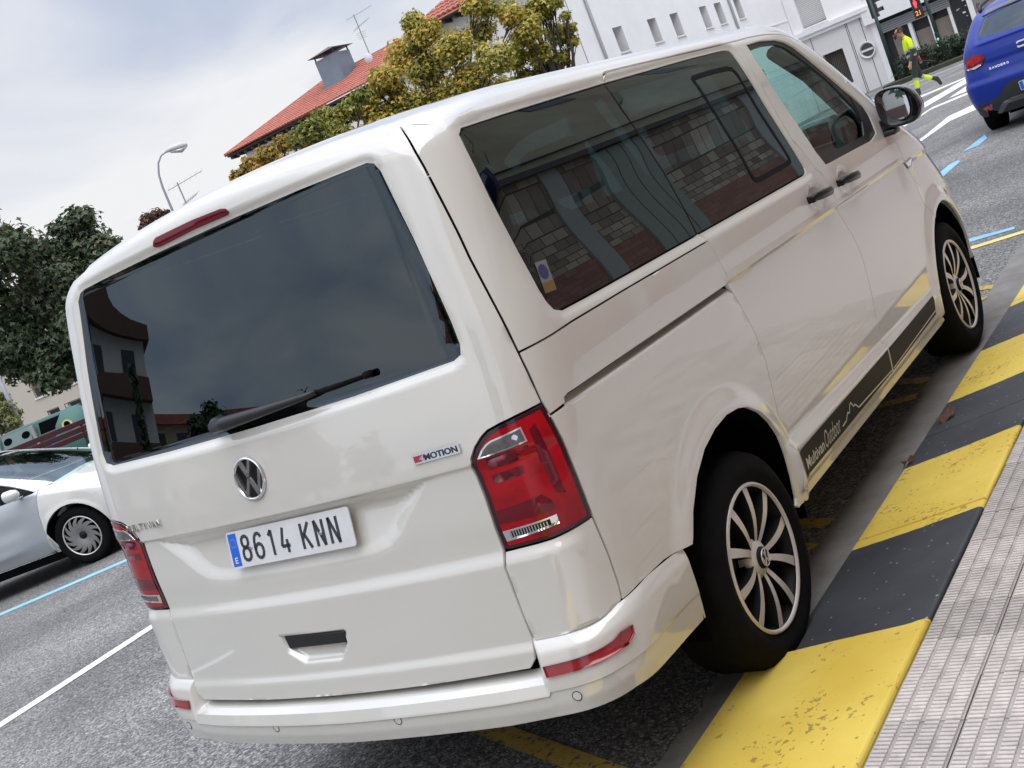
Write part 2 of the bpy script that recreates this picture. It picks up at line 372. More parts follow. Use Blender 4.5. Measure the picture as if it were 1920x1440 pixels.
def van_D(X):
    x, y, z = X[:, 0], X[:, 1], X[:, 2]; D = np.zeros(len(X))
    side = (np.abs(x) > .60) & (y > .20)
    i = np.where(side)[0]
    if len(i):
        Y, Z = y[i], z[i]; d = np.zeros(len(i)); P = np.stack([Y, Z], 1)
        for cy, cz, r in (ARCH_R, ARCH_F):
            q = np.hypot(Y - cy, Z - cz) - r
            d += .019 * (1 - sm(.012, .105, np.maximum(q, 0)))
        q = seg_dist(P, SIDEGL) * np.where(inside(P, SIDEGL), -1, 1)
        d -= .012 * (1 - sm(.002, .034, q))
        Zc = 1.066
        d -= .0065 * (1 - sm(Zc - .007, Zc, Z)) * sm(.86, 1.03, Z) * sm(1.30, 1.42, Y) * (1 - sm(3.5, 3.62, Y))
        d += .0035 * np.exp(-((Z - Zc - .004) / .008) ** 2) * sm(1.30, 1.42, Y) * (1 - sm(3.5, 3.62, Y))
        zs = .500 - .014 * (Y - 1.4)
        d += .020 * (1 - sm(zs - .055, zs, Z)) * sm(1.36, 1.40, Y) * (1 - sm(3.50, 3.56, Y))
        d -= .012 * (1 - sm(.30, .335, Z)) * sm(1.36, 1.40, Y) * (1 - sm(3.50, 3.56, Y))
        for cy, cz in ((2.377, 1.147), (2.752, 1.141)):
            d -= .017 * np.maximum(0, 1 - ((Y - cy) / .074) ** 2 - ((Z - cz) / .064) ** 2) ** 1.6
        # front wing crease running to the headlight
        d -= .012 * (1 - sm(1.02, 1.055, Z)) * sm(3.70, 3.80, Y) * sm(.80, 1.0, Z)
        D[i] = d
    i = np.where((y < .32) & (np.abs(x) < .93))[0]
    if len(i):
        Xx, Z, Y = x[i], z[i], y[i]; P = np.stack([Xx, Z], 1); d = np.zeros(len(i))
        w = 1 - sm(.14, .215, Y)
        ins = inside(P, RECESS); q = seg_dist(P, RECESS)
        d -= np.where(ins, sm(0, .058, q) * .050 * np.clip((Z - .779) / .196, 0, 1), 0) * (1 - sm(.966, .974, Z))
        d -= .007 * (1 - sm(.968, .975, Z)) * sm(.80, .95, Z) * w * np.where(ins, 1 - sm(0, .058, q), 1)
        d += .0135 * (1 - sm(.703, .744, Z)) * w
        d += .009 * (1 - sm(.470, .500, Z)) * w
        q = seg_dist(P, RGL) * np.where(inside(P, RGL), -1, 1)
        d -= .013 * (1 - sm(.001, .030, q))
        sc = [(-.172, .618), (.100, .612), (.086, .566), (.042, .520), (-.112, .521), (-.168, .566)]
        ins = inside(P, sc); q = seg_dist(P, sc); d -= np.where(ins, .026 * sm(0, .016, q), 0)
        D[i] += d
    return D
VB = Body([.25, .5, .75, 1.0, 1.24, 1.5, 1.75, 1.84], [.9010, .9270, .9410, .9450, .9422, .9034, .8573, .8276],
          [.4, .74, 1.0, 1.245, 1.5, 1.768, 1.815, 1.9], [.054, .0748, .0814, .114, .1570, .2085, .2165, .206],
          [.2, .45, .75, .95, 1.05, 1.12, 1.2, 1.28, 1.5, 1.75, 1.9], [4.9184, 4.9685, 4.9257, 4.7848, 4.6777, 4.5661, 4.4061, 4.263, 3.9526, 3.5419, 3.2966],
          lambda ax, y: 1.93 - .05 * (ax / .7) ** 2 - .0595 * np.clip((.8 - y) / .6, 0, 2) ** 2 - .02 * np.clip((y - 2.6) / .8, 0, 2) ** 2, D=van_D, kc=.165)
S = VB.surf
def soff(o): return lambda a, b: VB.surf(a, b, o)
def yz(*pts): return [(y - 1.0, z) for y, z in pts]                 # side outlines (y >= 1 only)
def xyz(*pts): return [tuple(q) for q in VB.param(np.array(pts))]
def onside(pts, B=None):
    """(y,z) outline on the flank -> surface parameters, round the corners too"""
    B = B or VB; y = np.array([q[0] for q in pts], float); z = np.array([q[1] for q in pts], float); p = y - B.yr
    i = np.where((y < B.yr) | (y > B.yf))[0]
    if len(i):
        bk = y[i] < B.yr; lo = np.where(bk, -1.15, B.yf - B.yr); hi = np.where(bk, 0., B.yf - B.yr + 1.3)
        for _ in range(32):
            m = (lo + hi) / 2; g = B.surf(m, z[i])[:, 1] < y[i]; lo = np.where(g, m, lo); hi = np.where(g, hi, m)
        p[i] = (lo + hi) / 2
    return list(zip(p.tolist(), z.tolist()))
def onrear(pts, B=None):
    """(x,z) outline on the tail -> surface parameters"""
    B = B or VB; x = np.array([q[0] for q in pts], float); z = np.array([q[1] for q in pts], float); s = np.where(x < 0, -1., 1.)
    lo = np.zeros(len(x)); hi = np.full(len(x), 1.05)
    for _ in range(32):
        m = (lo + hi) / 2; g = B.surf(-PI / 2 + s * m, z)[:, 0] * s < np.abs(x); lo = np.where(g, m, lo); hi = np.where(g, hi, m)
    return list(zip((-PI / 2 + s * (lo + hi) / 2).tolist(), z.tolist()))
def mirr(P): return [(-PI - p, z) for p, z in reversed(P)]
# shared seams, (p,z)
DSEAM = xyz((.729, .318, 1.832), (.752, .296, 1.807), (.766, .284, 1.755), (.778, .279, 1.707), (.792, .270, 1.655), (.812, .257, 1.59), (.829, .246, 1.53), (.843, .235, 1.46), (.859, .228, 1.379), (.875, .222, 1.295), (.888, .217, 1.203), (.8985, .2145, 1.10), (.901, .214, 1.067))
LIGHT_R = xyz((.901, .214, 1.067), (.905, .218, 1.031), (.910, .224, .962), (.910, .226, .86), (.909, .227, .80), (.909, .227, .753))
LIGHT_B = xyz((.909, .227, .753), (.878, .182, .746), (.831, .147, .741), (.769, .125, .740), (.707, .116, .739))
LIGHT_L = xyz((.698, .115, .745), (.697, .116, .801), (.702, .118, .887), (.701, .119, .942), (.697, .119, .968), (.703, .121, .990), (.724, .126, 1.016), (.750, .131, 1.036), (.772, .136, 1.048), (.805, .145, 1.055), (.852, .168, 1.0615))
TG_R = onrear([(.697, .741), (.690, .70), (.692, .612), (.698, .50), (.690, .45), (.668, .428)])
TG_B = onrear([(.322, .422), (0, .421)])
CORNER = xyz((.909, .227, .752), (.914, .228, .649), (.915, .223, .56), (.914, .218, .53), (.912, .214, .519))
BT = onrear([(.70, .495), (.771, .496), (.838, .501), (.876, .506)]) + xyz((.912, .214, .519)) + onside([(.294, .524), (.441, .519), (.588, .495)])
pt = np.linspace(-PI / 2, DSEAM[0][0], 16); TOPR = list(zip(pt, np.minimum(VB.top(pt, .72), 1.90)))
TOPR[-1] = DSEAM[0]
# --- tailgate
half = TOPR + DSEAM[1:] + list(reversed(LIGHT_L))[:-1] + TG_R + TG_B
tg_out = half + mirr(half)[1:-1]
rgl = onrear(RGL)
tailgate = panel('tailgate', van, white_paint, tg_out, S, holes=[rgl], sp=(.012, .008), extra_rows=(.9755, .968, .972, .744, .724, .703, .5, .485, .47))
def ring(name, outl, w, m, parent, off, sp=(.05, .05), fn=None):
    return panel(name, parent, m, outl, fn or soff(off), holes=[inset_poly(densify(outl, .02), w)], sp=sp, inset=-.006, flange=0)
rg = panel('rear_window', tailgate, privacy_glass, rgl, soff(-.003), sp=(.05, .03), inset=-.007, flange=0)
ring('window_border', rgl, .045, frit, rg, -.018)
# --- flank panels, right side built and mirrored
pq = np.linspace(DSEAM[0][0], .25, 14); TOPS = list(zip(pq, np.minimum(VB.top(pq, .70), 1.86)))
TOPS[0] = DSEAM[0]
SLR = [(1.308, 1.244), (1.324, 1.225), (1.330, 1.209), (1.347, 1.145), (1.369, 1.080), (1.3685, 1.071), (1.358, 1.063), (1.362, 1.050), (1.377, 1.023), (1.398, .976), (1.414, .92), (1.427, .857), (1.436, .764), (1.412, .62), (1.388, .496), (1.384, .480), (1.402, .45), (1.404, .417), (1.384, .315)]
BS = [(2.394, 1.815), (2.386, 1.767), (2.366, 1.627), (2.382, 1.496), (2.400, 1.378), (2.478, 1.236), (2.500, 1.225), (2.521, 1.209), (2.540, 1.161), (2.574, 1.09), (2.577, 1.068), (2.562, 1.058), (2.566, 1.046), (2.602, .986), (2.634, .919), (2.647, .867), (2.655, .82), (2.640, .677), (2.598, .532), (2.592, .485), (2.612, .446), (2.610, .39), (2.590, .312)]
WIN_B = [p for p in SIDEGL if p[1] < 1.30]
FD_TOP = [(2.394, 1.815), (2.557, 1.816), (2.737, 1.811), (2.88, 1.796), (2.98, 1.773), (3.053, 1.740), (3.155, 1.660), (3.285, 1.560), (3.395, 1.472), (3.48, 1.402), (3.545, 1.345), (3.585, 1.20)]
pr = np.linspace(.26, 1.75, 24); zt = np.minimum(VB.top(pr, .70), 1.862)
quarter = TOPS + list(zip(pr, zt)) + onside([(2.98, 1.795), (3.10, 1.737), (3.20, 1.665), (3.33, 1.565), (3.44, 1.478), (3.56, 1.375), (3.605, 1.300), (3.585, 1.225)] + FD_TOP[::-1][1:] + [(1.40, 1.821), (1.29, 1.8205), (1.268, 1.8165), (1.252, 1.802), (1.248, 1.786), (.62, 1.774)]) + onside(SIDEGL[:11]) + onside([(1.308, 1.243), (1.324, 1.225), (1.329, 1.212), (1.124, 1.212), (.729, 1.213), (.409, 1.211)]) + [DSEAM[10]] + list(reversed(DSEAM[1:10]))
# top edge of the quarter panel runs along the roof rail
RAIL = [(.50, 1.816)]
body_white = white_paint
q_top = [(p, z) for p, z in TOPS]
panel('body_side', van, white_paint, quarter, S, both=True, sp=(.03, .014))
rail_out = [DSEAM[10]] + onside([(.409, 1.211), (.729, 1.213), (1.124, 1.212), (1.329, 1.2115), (1.347, 1.145), (1.369, 1.080), (1.3685, 1.071), (1.358, 1.063), (1.360, 1.056), (.50, 1.058), (.285, 1.057)]) + onside([(.270, 1.053), (.267, 1.040)]) + xyz((.905, .218, 1.031)) + [LIGHT_R[0]] + [DSEAM[11]]
panel('rail_cover', van, white_paint, rail_out, S, both=True, sp=(.03, .012))
arch_r = [(1.328, .285), (1.344, .308), (1.350, .382), (1.346, .46), (1.331, .533), (1.297, .594), (1.243, .649), (1.168, .692), (1.095, .713), (1.007, .723), (.907, .715), (.809, .690), (.719, .642), (.641, .572), (.588, .495)]
ql = xyz((.905, .218, 1.030)) + onside([(.267, 1.036), (.290, 1.031), (.60, 1.031), (1.352, 1.031)]) + onside(SLR[8:]) + onside([(1.381, .275), (1.335, .275)]) + onside(arch_r) + list(reversed(BT[4:]))[0:] + list(reversed(CORNER[:-1])) + list(reversed(LIGHT_R[1:-1]))
panel('rear_wing', van, white_paint, ql, S, both=True, sp=(.026, .013))
panel('slide_rail', van, white_paint, onside([(.262, 1.050), (1.37, 1.050), (1.37, 1.026), (.262, 1.026)]), lambda a, b: VB.surf(a, b, -.003 - .030 * sm(1.030, 1.052, b)), both=True, sp=(.1, .003), flange=0, inset=0)
panel('slide_channel', van, seam_black, onside([(.262, 1.075), (1.37, 1.075), (1.37, 1.040), (.262, 1.040)]), soff(-.034), both=True, sp=(.1, .02), flange=0)
corner = CORNER + list(reversed(BT[:4])) + onrear([(.693, .55), (.6915, .612), (.690, .70), (.6975, .7385)]) + list(reversed(LIGHT_B[:-1]))[0:-1]
panel('corner_panel', van, white_paint, corner, S, both=True, sp=(.02, .010), extra_rows=(.744, .724, .703))
slide = onside(SLR + [(2.590, .312)] + list(reversed(BS[:-1])) + [(1.40, 1.820), (1.29, 1.819), (1.268, 1.814), (1.252, 1.80), (1.253, 1.786), (1.94, 1.793)] + [p for p in reversed(SIDEGL[12:20])][0:] + [(2.37, 1.241)])
# glass edge order: along the top to the front corner, down the front edge, back along the sill
slide = onside(SLR[:]) + onside([(2.590, .312)]) + onside(list(reversed(BS[:-1]))) + onside([(1.40, 1.820), (1.29, 1.819), (1.268, 1.814), (1.252, 1.80), (1.253, 1.786)]) + onside([(1.94, 1.793), (2.26, 1.791), (2.305, 1.784), (2.318, 1.765), (2.322, 1.70), (2.342, 1.56), (2.376, 1.394), (2.404, 1.262), (2.398, 1.246), (2.37, 1.241)])
sd, sdL = panel('sliding_door', van, white_paint, slide, S, both=True, sp=(.028, .012), extra_rows=(1.066, 1.062, 1.059, .49, .47, .45))
FD_TOP = [(2.394, 1.815), (2.557, 1.816), (2.737, 1.811), (2.88, 1.796), (2.98, 1.773), (3.053, 1.740), (3.155, 1.660), (3.285, 1.560), (3.395, 1.472), (3.48, 1.402), (3.545, 1.345), (3.585, 1.20)]
FF = [(3.585, 1.20), (3.632, 1.124), (3.650, 1.063), (3.660, 1.021), (3.700, .963), (3.718, .902), (3.742, .828), (3.778, .775), (3.812, .735)]
arch_f = [(ARCH_F[0] + ARCH_F[2] * math.cos(t), ARCH_F[1] + ARCH_F[2] * math.sin(t)) for t in np.linspace(math.radians(5), math.radians(186), 30)]
af_door = [p for p in arch_f if p[0] < 3.80]
FWIN = [(2.469, 1.787), (2.631, 1.790), (2.80, 1.777), (2.88, 1.757), (2.94, 1.726), (3.00, 1.680), (3.10, 1.604), (3.23, 1.508), (3.325, 1.435), (3.385, 1.378), (3.40, 1.33), (3.385, 1.245), (3.29, 1.228), (2.605, 1.236), (2.56, 1.30), (2.513, 1.456), (2.471, 1.594), (2.452, 1.72)]
fdo = onside(FD_TOP[:-1] + FF + af_door + [(3.52, .312)] + list(reversed(BS[1:])))
fwin = onside(FWIN)
fd, fdL = panel('front_door', van, white_paint, fdo, S, both=True, holes=[fwin], sp=(.028, .012), extra_rows=(1.066, 1.062, 1.059, .49, .47, .45))
wing = onside(list(reversed(FF))) + onside([(3.60, 1.262), (3.80, 1.215), (4.00, 1.165)]) + onside([(4.15, 1.125), (4.36, 1.07), (4.46, 1.035), (4.30, 1.05), (4.134, 1.050), (4.234, .996), (4.31, .927), (4.40, .86), (4.455, .80), (4.475, .60), (4.475, .36), (4.42, .36)]) + onside([p for p in arch_f if p[0] > 3.80])
panel('front_wing', van, white_paint, wing, S, both=True, sp=(.03, .014))
panel('sill', van, white_paint, onside([(1.372, .309), (3.515, .309), (3.53, .288), (3.48, .272), (1.40, .272), (1.362, .283)]), S, both=True, sp=(.06, .01), flange=.03)
# roof rail above the doors, roof, bonnet, windscreen, nose
ed = np.concatenate([S(np.array([q[0] for q in TOPR]), np.array([q[1] - .004 for q in TOPR])), S(np.array([q[0] for q in TOPS[1:]]), np.array([q[1] - .004 for q in TOPS[1:]])), S(pr[1:], zt[1:] - .004)])
fr_ = onside([(2.98, 1.790), (3.10, 1.732)]); ed = np.concatenate([ed, S(np.array([q[0] for q in fr_]), np.array([q[1] for q in fr_]))])
rp = [(float(a), float(b)) for a, b in ed[:, :2]] + [(.60, 3.22), (.30, 3.29), (0, 3.31)]
roof_out = rp + [(-a, b) for a, b in reversed(rp)][1:-1]
roof = panel('roof', van, white_paint, roof_out, lambda a, b: VB.hf(a, b), sp=(.05, .06), inset=-.001, flange=.01)
ws_r = S(*np.array(onside([(3.10, 1.734), (3.20, 1.660), (3.33, 1.560), (3.44, 1.474), (3.56, 1.37)])).T)
wr = [(0, 3.315), (.30, 3.295), (.60, 3.225)] + [(float(a), float(b)) for a, b in ws_r[:, :2]] + [(.90, 3.66), (.70, 4.08), (.40, 4.22), (0, 4.26)]
wso = wr + [(-a, b) for a, b in reversed(wr)][1:-1]
panel('windscreen', van, green_glass, wso, lambda a, b: VB.hf(a, b, -.006), sp=(.08, .08), inset=-.004, flange=0)
wg = S(*np.array(onside([(3.60, 1.262), (3.80, 1.215), (4.00, 1.165)]) + onside([(4.15, 1.125), (4.36, 1.07), (4.46, 1.035)])).T)
hr = [(0, 4.265), (.40, 4.225), (.70, 4.085), (.90, 3.665)] + [(float(a), float(b)) for a, b in wg[1:, :2]] + [(.55, 4.58), (0, 4.70)]
panel('bonnet', van, white_paint, hr + [(-a, b) for a, b in reversed(hr)][1:-1], lambda a, b: VB.hf(a, b), sp=(.05, .05), flange=.01)
pf = 3.1 + PI / 2
def nose(zs): return zs
fe = onside([(4.46, 1.030)]) ; p0 = onside([(4.475, .60)])[0][0]
nose_out = [(fe[0][0] + .10, 1.03), (pf, 1.03), (2 * pf - fe[0][0] - .10, 1.03), (2 * pf - p0, .80), (2 * pf - p0, .26), (p0, .26), (p0, .80)]
panel('front_bumper', van, white_paint, nose_out, S, sp=(.06, .03), flange=.01)
panel('grille', van, black_plastic, [(pf - .42, .985), (pf + .42, .985), (pf + .42, .80), (pf - .42, .80)], soff(.003), sp=(.08, .04))
hl = onside([(4.134, 1.047), (4.234, .994), (4.31, .925), (4.40, .858), (4.453, .80)]); hl = hl + [(hl[-1][0] + .30, .79), (hl[-1][0] + .34, .98), (onside([(4.46, 1.03)])[0][0], 1.03)] + onside([(4.30, 1.048)])
panel('headlight', van, black_gloss, hl, soff(-.004), both=True, sp=(.05, .03))
# --- side glass
gq = onside(SIDEGL[:11]) + onside([(1.303, 1.244), (1.297, 1.47), (1.270, 1.60), (1.248, 1.70), (1.246, 1.785), (.62, 1.774)])
go = dict(sp=(.05, .03), inset=-.005, flange=0)
def fl(P, d): return P
gqi = inset_poly(densify(gq, .03), .0)
g1 = panel('quarter_window', van, privacy_glass, gq, soff(-.004), both=True, sp=(.05, .03), inset=.0025, flange=.006)
gs = onside([(1.308, 1.244), (1.302, 1.47), (1.275, 1.60), (1.254, 1.70), (1.251, 1.785), (1.94, 1.793), (2.26, 1.791), (2.305, 1.784), (2.318, 1.765), (2.322, 1.70), (2.342, 1.56), (2.376, 1.394), (2.404, 1.262), (2.398, 1.246), (2.37, 1.241)])
g2 = panel('door_window', sd, privacy_glass, gs, soff(-.004), sp=(.05, .03), inset=.0025, flange=.006)
g2l = panel('door_window', sdL, privacy_glass, gs, lambda a, b: VB.surf(a, b, -.004) * [-1, 1, 1], sp=(.05, .03), inset=.0025, flange=.006)
for o_, g_ in ((gq, g1[0]), (gs, g2)): ring('window_border', o_, .030, frit, g_, -.020)
ssub = onside([(1.851, 1.719), (1.868, 1.727), (2.05, 1.729), (2.19, 1.725), (2.232, 1.715), (2.248, 1.69), (2.262, 1.55), (2.296, 1.401), (2.312, 1.325), (2.303, 1.309), (2.26, 1.303), (1.96, 1.301), (1.92, 1.305), (1.903, 1.322), (1.902, 1.43), (1.874, 1.60)])
ring('sliding_pane_seal', ssub, .007, frit, g2, -.0025, sp=(.5, .5))
fg = panel('door_window', fd, green_glass, fwin, soff(-.016), sp=(.05, .03), inset=-.004, flange=0)
fgl = panel('door_window', fdL, green_glass, fwin, lambda a, b: VB.surf(a, b, -.016) * [-1, 1, 1], sp=(.05, .03), inset=-.004, flange=0)
FWIN_IN = [(2.480, 1.768), (2.631, 1.772), (2.78, 1.763), (2.85, 1.746), (2.91, 1.710), (3.02, 1.636), (3.16, 1.536), (3.25, 1.445), (3.305, 1.375), (3.31, 1.32), (3.24, 1.256), (2.61, 1.264), (2.57, 1.33), (2.528, 1.468), (2.487, 1.606), (2.466, 1.71)]
panel('window_seal', fd, black_plastic, fwin, soff(-.010), holes=[onside(FWIN_IN)], sp=(.05, .03), inset=-.003, flange=.006)
panel('mirror_triangle', fd, black_plastic, onside([(3.30, 1.445), (3.385, 1.378), (3.40, 1.33), (3.385, 1.245), (3.30, 1.235)]), soff(-.004), sp=(.03, .03), flange=.01)
# --- inner shell: trim behind the skin, with the window openings
it = onside([(.26, .80), (1.3, .80), (3.45, .80), (3.62, .82), (3.60, 1.22), (3.42, 1.44), (3.10, 1.69), (2.90, 1.77), (.48, 1.80), (.30, 1.74), (.235, 1.55), (.205, 1.2), (.205, .9)])
panel('inner_trim', van, trim, it, soff(-.050), both=True, holes=[onside(SIDEGL), fwin], sp=(.10, .05), flange=0, inset=0)
panel('tailgate_trim', tailgate, trim, onrear([(-.68, .48), (.68, .48), (.74, 1.1), (.80, 1.25), (.70, 1.80), (.4, 1.825), (0, 1.83), (-.4, 1.825), (-.70, 1.80), (-.80, 1.25), (-.74, 1.1)]), soff(-.045), holes=[rgl], sp=(.10, .05), flange=0, inset=0)
ri = [(.60, .42), (.66, 1.0), (.70, 2.6), (.66, 3.0), (.40, 3.16), (0, 3.2)]
panel('roof_lining', roof, lining, ri + [(-a, b) for a, b in reversed(ri)][1:-1] + [(-.3, .36), (.3, .36)], lambda a, b: VB.hf(a, b, -.055), sp=(.1, .1), flange=0, inset=0)
# --- underbody, wheel arch liners
ub = MB(); ub.box((-.84, .25, .30), (.84, 4.60, .40)); ub.box((-.52, .55, .20), (.52, 4.5, .31)); ub.box((-.86, 1.42, .26), (.86, 3.45, .33)); ub.box((-.30, .18, .25), (.30, .60, .32)); ub.build('underbody', seam_black, van)
for cy, cz, r in (ARCH_R, ARCH_F):
    for s in (1, -1):
        a = MB(); n = 24; rr = r + .004
        for k in range(n + 1):
            t = PI * 1.12 * k / n - .06 * PI; a.v += [(s * .918, cy + rr * math.cos(t), cz + rr * math.sin(t)), (s * .50, cy + rr * math.cos(t), cz + rr * math.sin(t))]
        for k in range(n): a.f.append((2 * k, 2 * k + 1, 2 * k + 3, 2 * k + 2))
        a.f.append(tuple(2 * k + 1 for k in range(n + 1))); a.m = [0] * len(a.f); a.build('arch_liner', seam_black, van)
# --- rear bumper
def bump_pos(p, v, off=0.):
    p = np.asarray(p, float); v = np.asarray(v, float); ang = np.where(-p > PI / 2, PI + p, -p)
    xx = np.abs(1.0 * np.cos(ang))                                         # rough |x| for choosing centre or cap
    X0 = VB.surf(p, np.full(p.shape, .45)); ax = np.abs(X0[..., 0])
    cap = sm(.690, .704, ax)
    ztop_c = .4135
    ztop_s = np.interp(ang, [0.30, .42, .50, .62, .72, .80, .90, 1.0, 1.6], [.495, .495, .512, .525, .5195, .507, .503, .498, .497])
    ztop = ztop_c * (1 - cap) + ztop_s * cap
    zbot = np.interp(ang, [.35, .60, .75, .90, 1.05, 1.6], [.284, .300, .312, .300, .291, .287])
    full = np.interp(ang, [.40, .55, .70, .85, 1.0, 1.6], [.014, .020, .036, .047, .052, .055])
    prof_c = np.interp(v, [0, .10, .20, .42, .445, .47, .75, 1.0, 1.08, 1.16], [-.25, .50, .90, 1.06, 1.06, .97, .93, .76, .45, -.6])
    zf_c = np.interp(v, [0, .10, .20, .42, .445, .47, .75, 1.0, 1.08, 1.16], [0, .09, .20, .45, .462, .475, .73, 1.0, 1.0, .97])
    prof_s = np.interp(v, [0, .06, .14, .40, .445, .47, .75, 1.0, 1.08, 1.16], [.02, .45, .80, 1.06, 1.06, .97, .93, .76, .45, -.6])
    zf_s = np.interp(v, [0, .04, .10, .40, .62, .64, .80, 1.0, 1.0, .985], [0, .03, .09, .40, .62, .64, .80, 1.0, 1.0, .985]) if False else np.interp(v, [0, .06, .14, .40, .445, .47, .75, 1.0, 1.08, 1.16], [0, .06, .16, .545, .642, .655, .82, 1.0, 1.0, .985])
    prof = prof_c * (1 - cap) + prof_s * cap; zf = zf_c * (1 - cap) + zf_s * cap
    z = ztop + (zbot - ztop) * zf
    yo, dx, dy = VB.ray(p); Dsave = VB.D; VB.D = None; X = VB.surf(p, z, full * prof + off); VB.D = Dsave
    return X
pa = onside([(.548, .42)])[0][0]
ps = np.unique(np.concatenate([np.linspace(pa, -.95, 34), np.linspace(-.95, -1.0, 22), np.linspace(-1.0, -PI / 2, 26)]))[::-1]
# dense columns where the cap steps down to the loading edge
xs_ = np.abs(VB.surf(ps, np.full(ps.shape, .45))[:, 0]); pc = np.interp(.697, xs_[np.argsort(xs_)], ps[np.argsort(xs_)])
ps = np.unique(np.concatenate([ps, np.linspace(pc - .014, pc + .014, 12)]))[::-1]
ps = np.concatenate([ps, (-PI - ps)[::-1][1:]])
vs_ = np.unique(np.concatenate([np.linspace(0, .2, 9), np.linspace(.2, .42, 7), [.43, .445, .455, .463, .47, .48], np.linspace(.5, 1.0, 9), [1.04, 1.08, 1.12, 1.16]]))
PP, VV = np.meshgrid(ps, vs_, indexing='ij'); X = bump_pos(PP.ravel(), VV.ravel()); n1, n2 = PP.shape
me = mesh('rear_bumper', X, [(i * n2 + j, i * n2 + j + 1, (i + 1) * n2 + j + 1, (i + 1) * n2 + j) for i in range(n1 - 1) for j in range(n2 - 1)], white_paint, True)
_b = bmesh.new(); _b.from_mesh(me); bmesh.ops.recalc_face_normals(_b, faces=_b.faces); _b.to_mesh(me); _b.free()
me.set_sharp_from_angle(angle=math.radians(34))
bumper = new('rear_bumper', me, van)
def bump_find(x, z, s=0):
    """bumper parameters of a point given by x (or y, on the flank) and z"""
    q = np.array([onrear([(x, z)])[0][0] if not s else onside([(x, z)])[0][0], .5])
    for _ in range(40):
        h = 1e-3; A = bump_pos(np.array([q[0], q[0] + h, q[0]]), np.array([q[1], q[1], q[1] + h])); k = 1 if s else 0
        J = np.array([[(A[1, k] - A[0, k]) / h, (A[2, k] - A[0, k]) / h], [(A[1, 2] - A[0, 2]) / h, (A[2, 2] - A[0, 2]) / h]]); r = np.array([A[0, k] - x, A[0, 2] - z])
        try: q = q - .6 * np.linalg.solve(J, r)
        except Exception: break
        q[1] = min(max(q[1], .02), 1.0)
    return tuple(q)
pA = onrear([(.706, .45)])[0][0]; pB = onside([(.212, .45)])[0][0]; pC = onside([(.178, .45)])[0][0]
rf = [(pA + (pC - pA) * t, .335 - .012 * t) for t in np.linspace(0, 1, 12)] + [(pB - .004, .275), (pB, .205), (pB - .03, .195)] + [(pA + (pB - .05 - pA) * t, .240 - .018 * t ** 2) for t in np.linspace(1, 0, 12)]
panel('reflector', bumper, red_reflex, rf, lambda a, b: bump_pos(a, b, .0035), both=True, sp=(.02, .03), inset=0, flange=.006, step=.02)
for x in (.784, .212, -.298, -.784):
    c = bump_find(x, .348); A = bump_pos(np.array([c[0], c[0] + 2e-3, c[0]]), np.array([c[1], c[1], c[1] + 2e-3])); ex = Vector(A[1] - A[0]).normalized(); ey = Vector(A[0] - A[2]); ey = (ey - ex * ey.dot(ex)).normalized(); nn = ex.cross(ey); nn = nn if nn.y < 0 else -nn
    fr = frame(A[0], ex, ey, nn); s_ = MB(); n = 28
    for r0, r1, mi, d in ((.0115, .0135, 1, .0012), (0, .0115, 0, .0010)):
        v = [fr(r0 * math.cos(2 * PI * k / n), r0 * math.sin(2 * PI * k / n), d) for k in range(n)] + [fr(r1 * math.cos(2 * PI * k / n), r1 * math.sin(2 * PI * k / n), d) for k in range(n)]
        s_.add(v, [(k, (k + 1) % n, n + (k + 1) % n, n + k) for k in range(n)], mi)
    s_.build('parking_sensor', [white_paint, seam_black], bumper)
# --- tail lights
lo = LIGHT_R + LIGHT_B[1:] + LIGHT_L
tl, tlL = panel('tail_light', van, lens_border, lo, soff(.002), both=True, sp=(.02, .015), flange=.02)
li = [tuple(q) for q in inset_poly(densify(lo, .03), .012)]
LC = onrear([(.723, .988), (.740, 1.005), (.757, 1.016), (.772, 1.021), (.853, 1.031), (.857, .996), (.80, .991)])
LR = onrear([(.712, .790), (.862, .797), (.861, .773), (.715, .762)])
for m_, par in ((False, tl), (True, tlL)):
    def sub(name, mt, o_, off, **kw):
        d = panel_data(o_, soff(off), **kw); new(name, skin_mesh(name, d, mt, m_), par)
    sub('lens', red_lens, li, .0040, sp=(.03, .02), inset=0, flange=.003)
    sub('indicator_lens', smoke_lens, LC, .0060, sp=(.03, .02), inset=.002, flange=.003)
    sub('chrome_trim', chrome, LC, .0052, sp=(.03, .02), inset=-.002, flange=.001)
    sub('reversing_lens', alloy_dark, onrear([(.730, .787), (.845, .7925), (.845, .7765), (.730, .7685)]), .0062, sp=(.03, .02), inset=.001, flange=.003)
    sub('chrome_trim', chrome, LR, .0052, sp=(.03, .02), inset=0, flange=.001)
    for k in range(14):
        x0 = .732 + k * .0078
        sub('reversing_rib', clear_lens, onrear([(x0, .788), (x0 + .003, .7882), (x0 + .003, .771), (x0, .7705)]), .0068, sp=(.1, .1), inset=0, flange=0)
    sub('dark_segment', red_dark, onrear([(.739, .977), (.824, .983), (.822, .956), (.737, .951)]), .0050, sp=(.04, .03), inset=0, flange=.002)
    sub('dark_segment', red_dark, onrear([(.738, .937), (.826, .942), (.824, .921), (.736, .913)]), .0050, sp=(.04, .03), inset=0, flange=.002)
    sub('dark_segment', red_dark, onrear([(.716, .846), (.846, .856), (.862, .836), (.866, .812), (.712, .809)]), .0050, sp=(.04, .03), inset=0, flange=.002)
    sub('dark_segment', red_dark, onrear([(.870, 1.02), (.884, 1.03), (.890, .95), (.893, .84), (.876, .85), (.868, .93)]), .0050, sp=(.03, .03), inset=0, flange=.002)
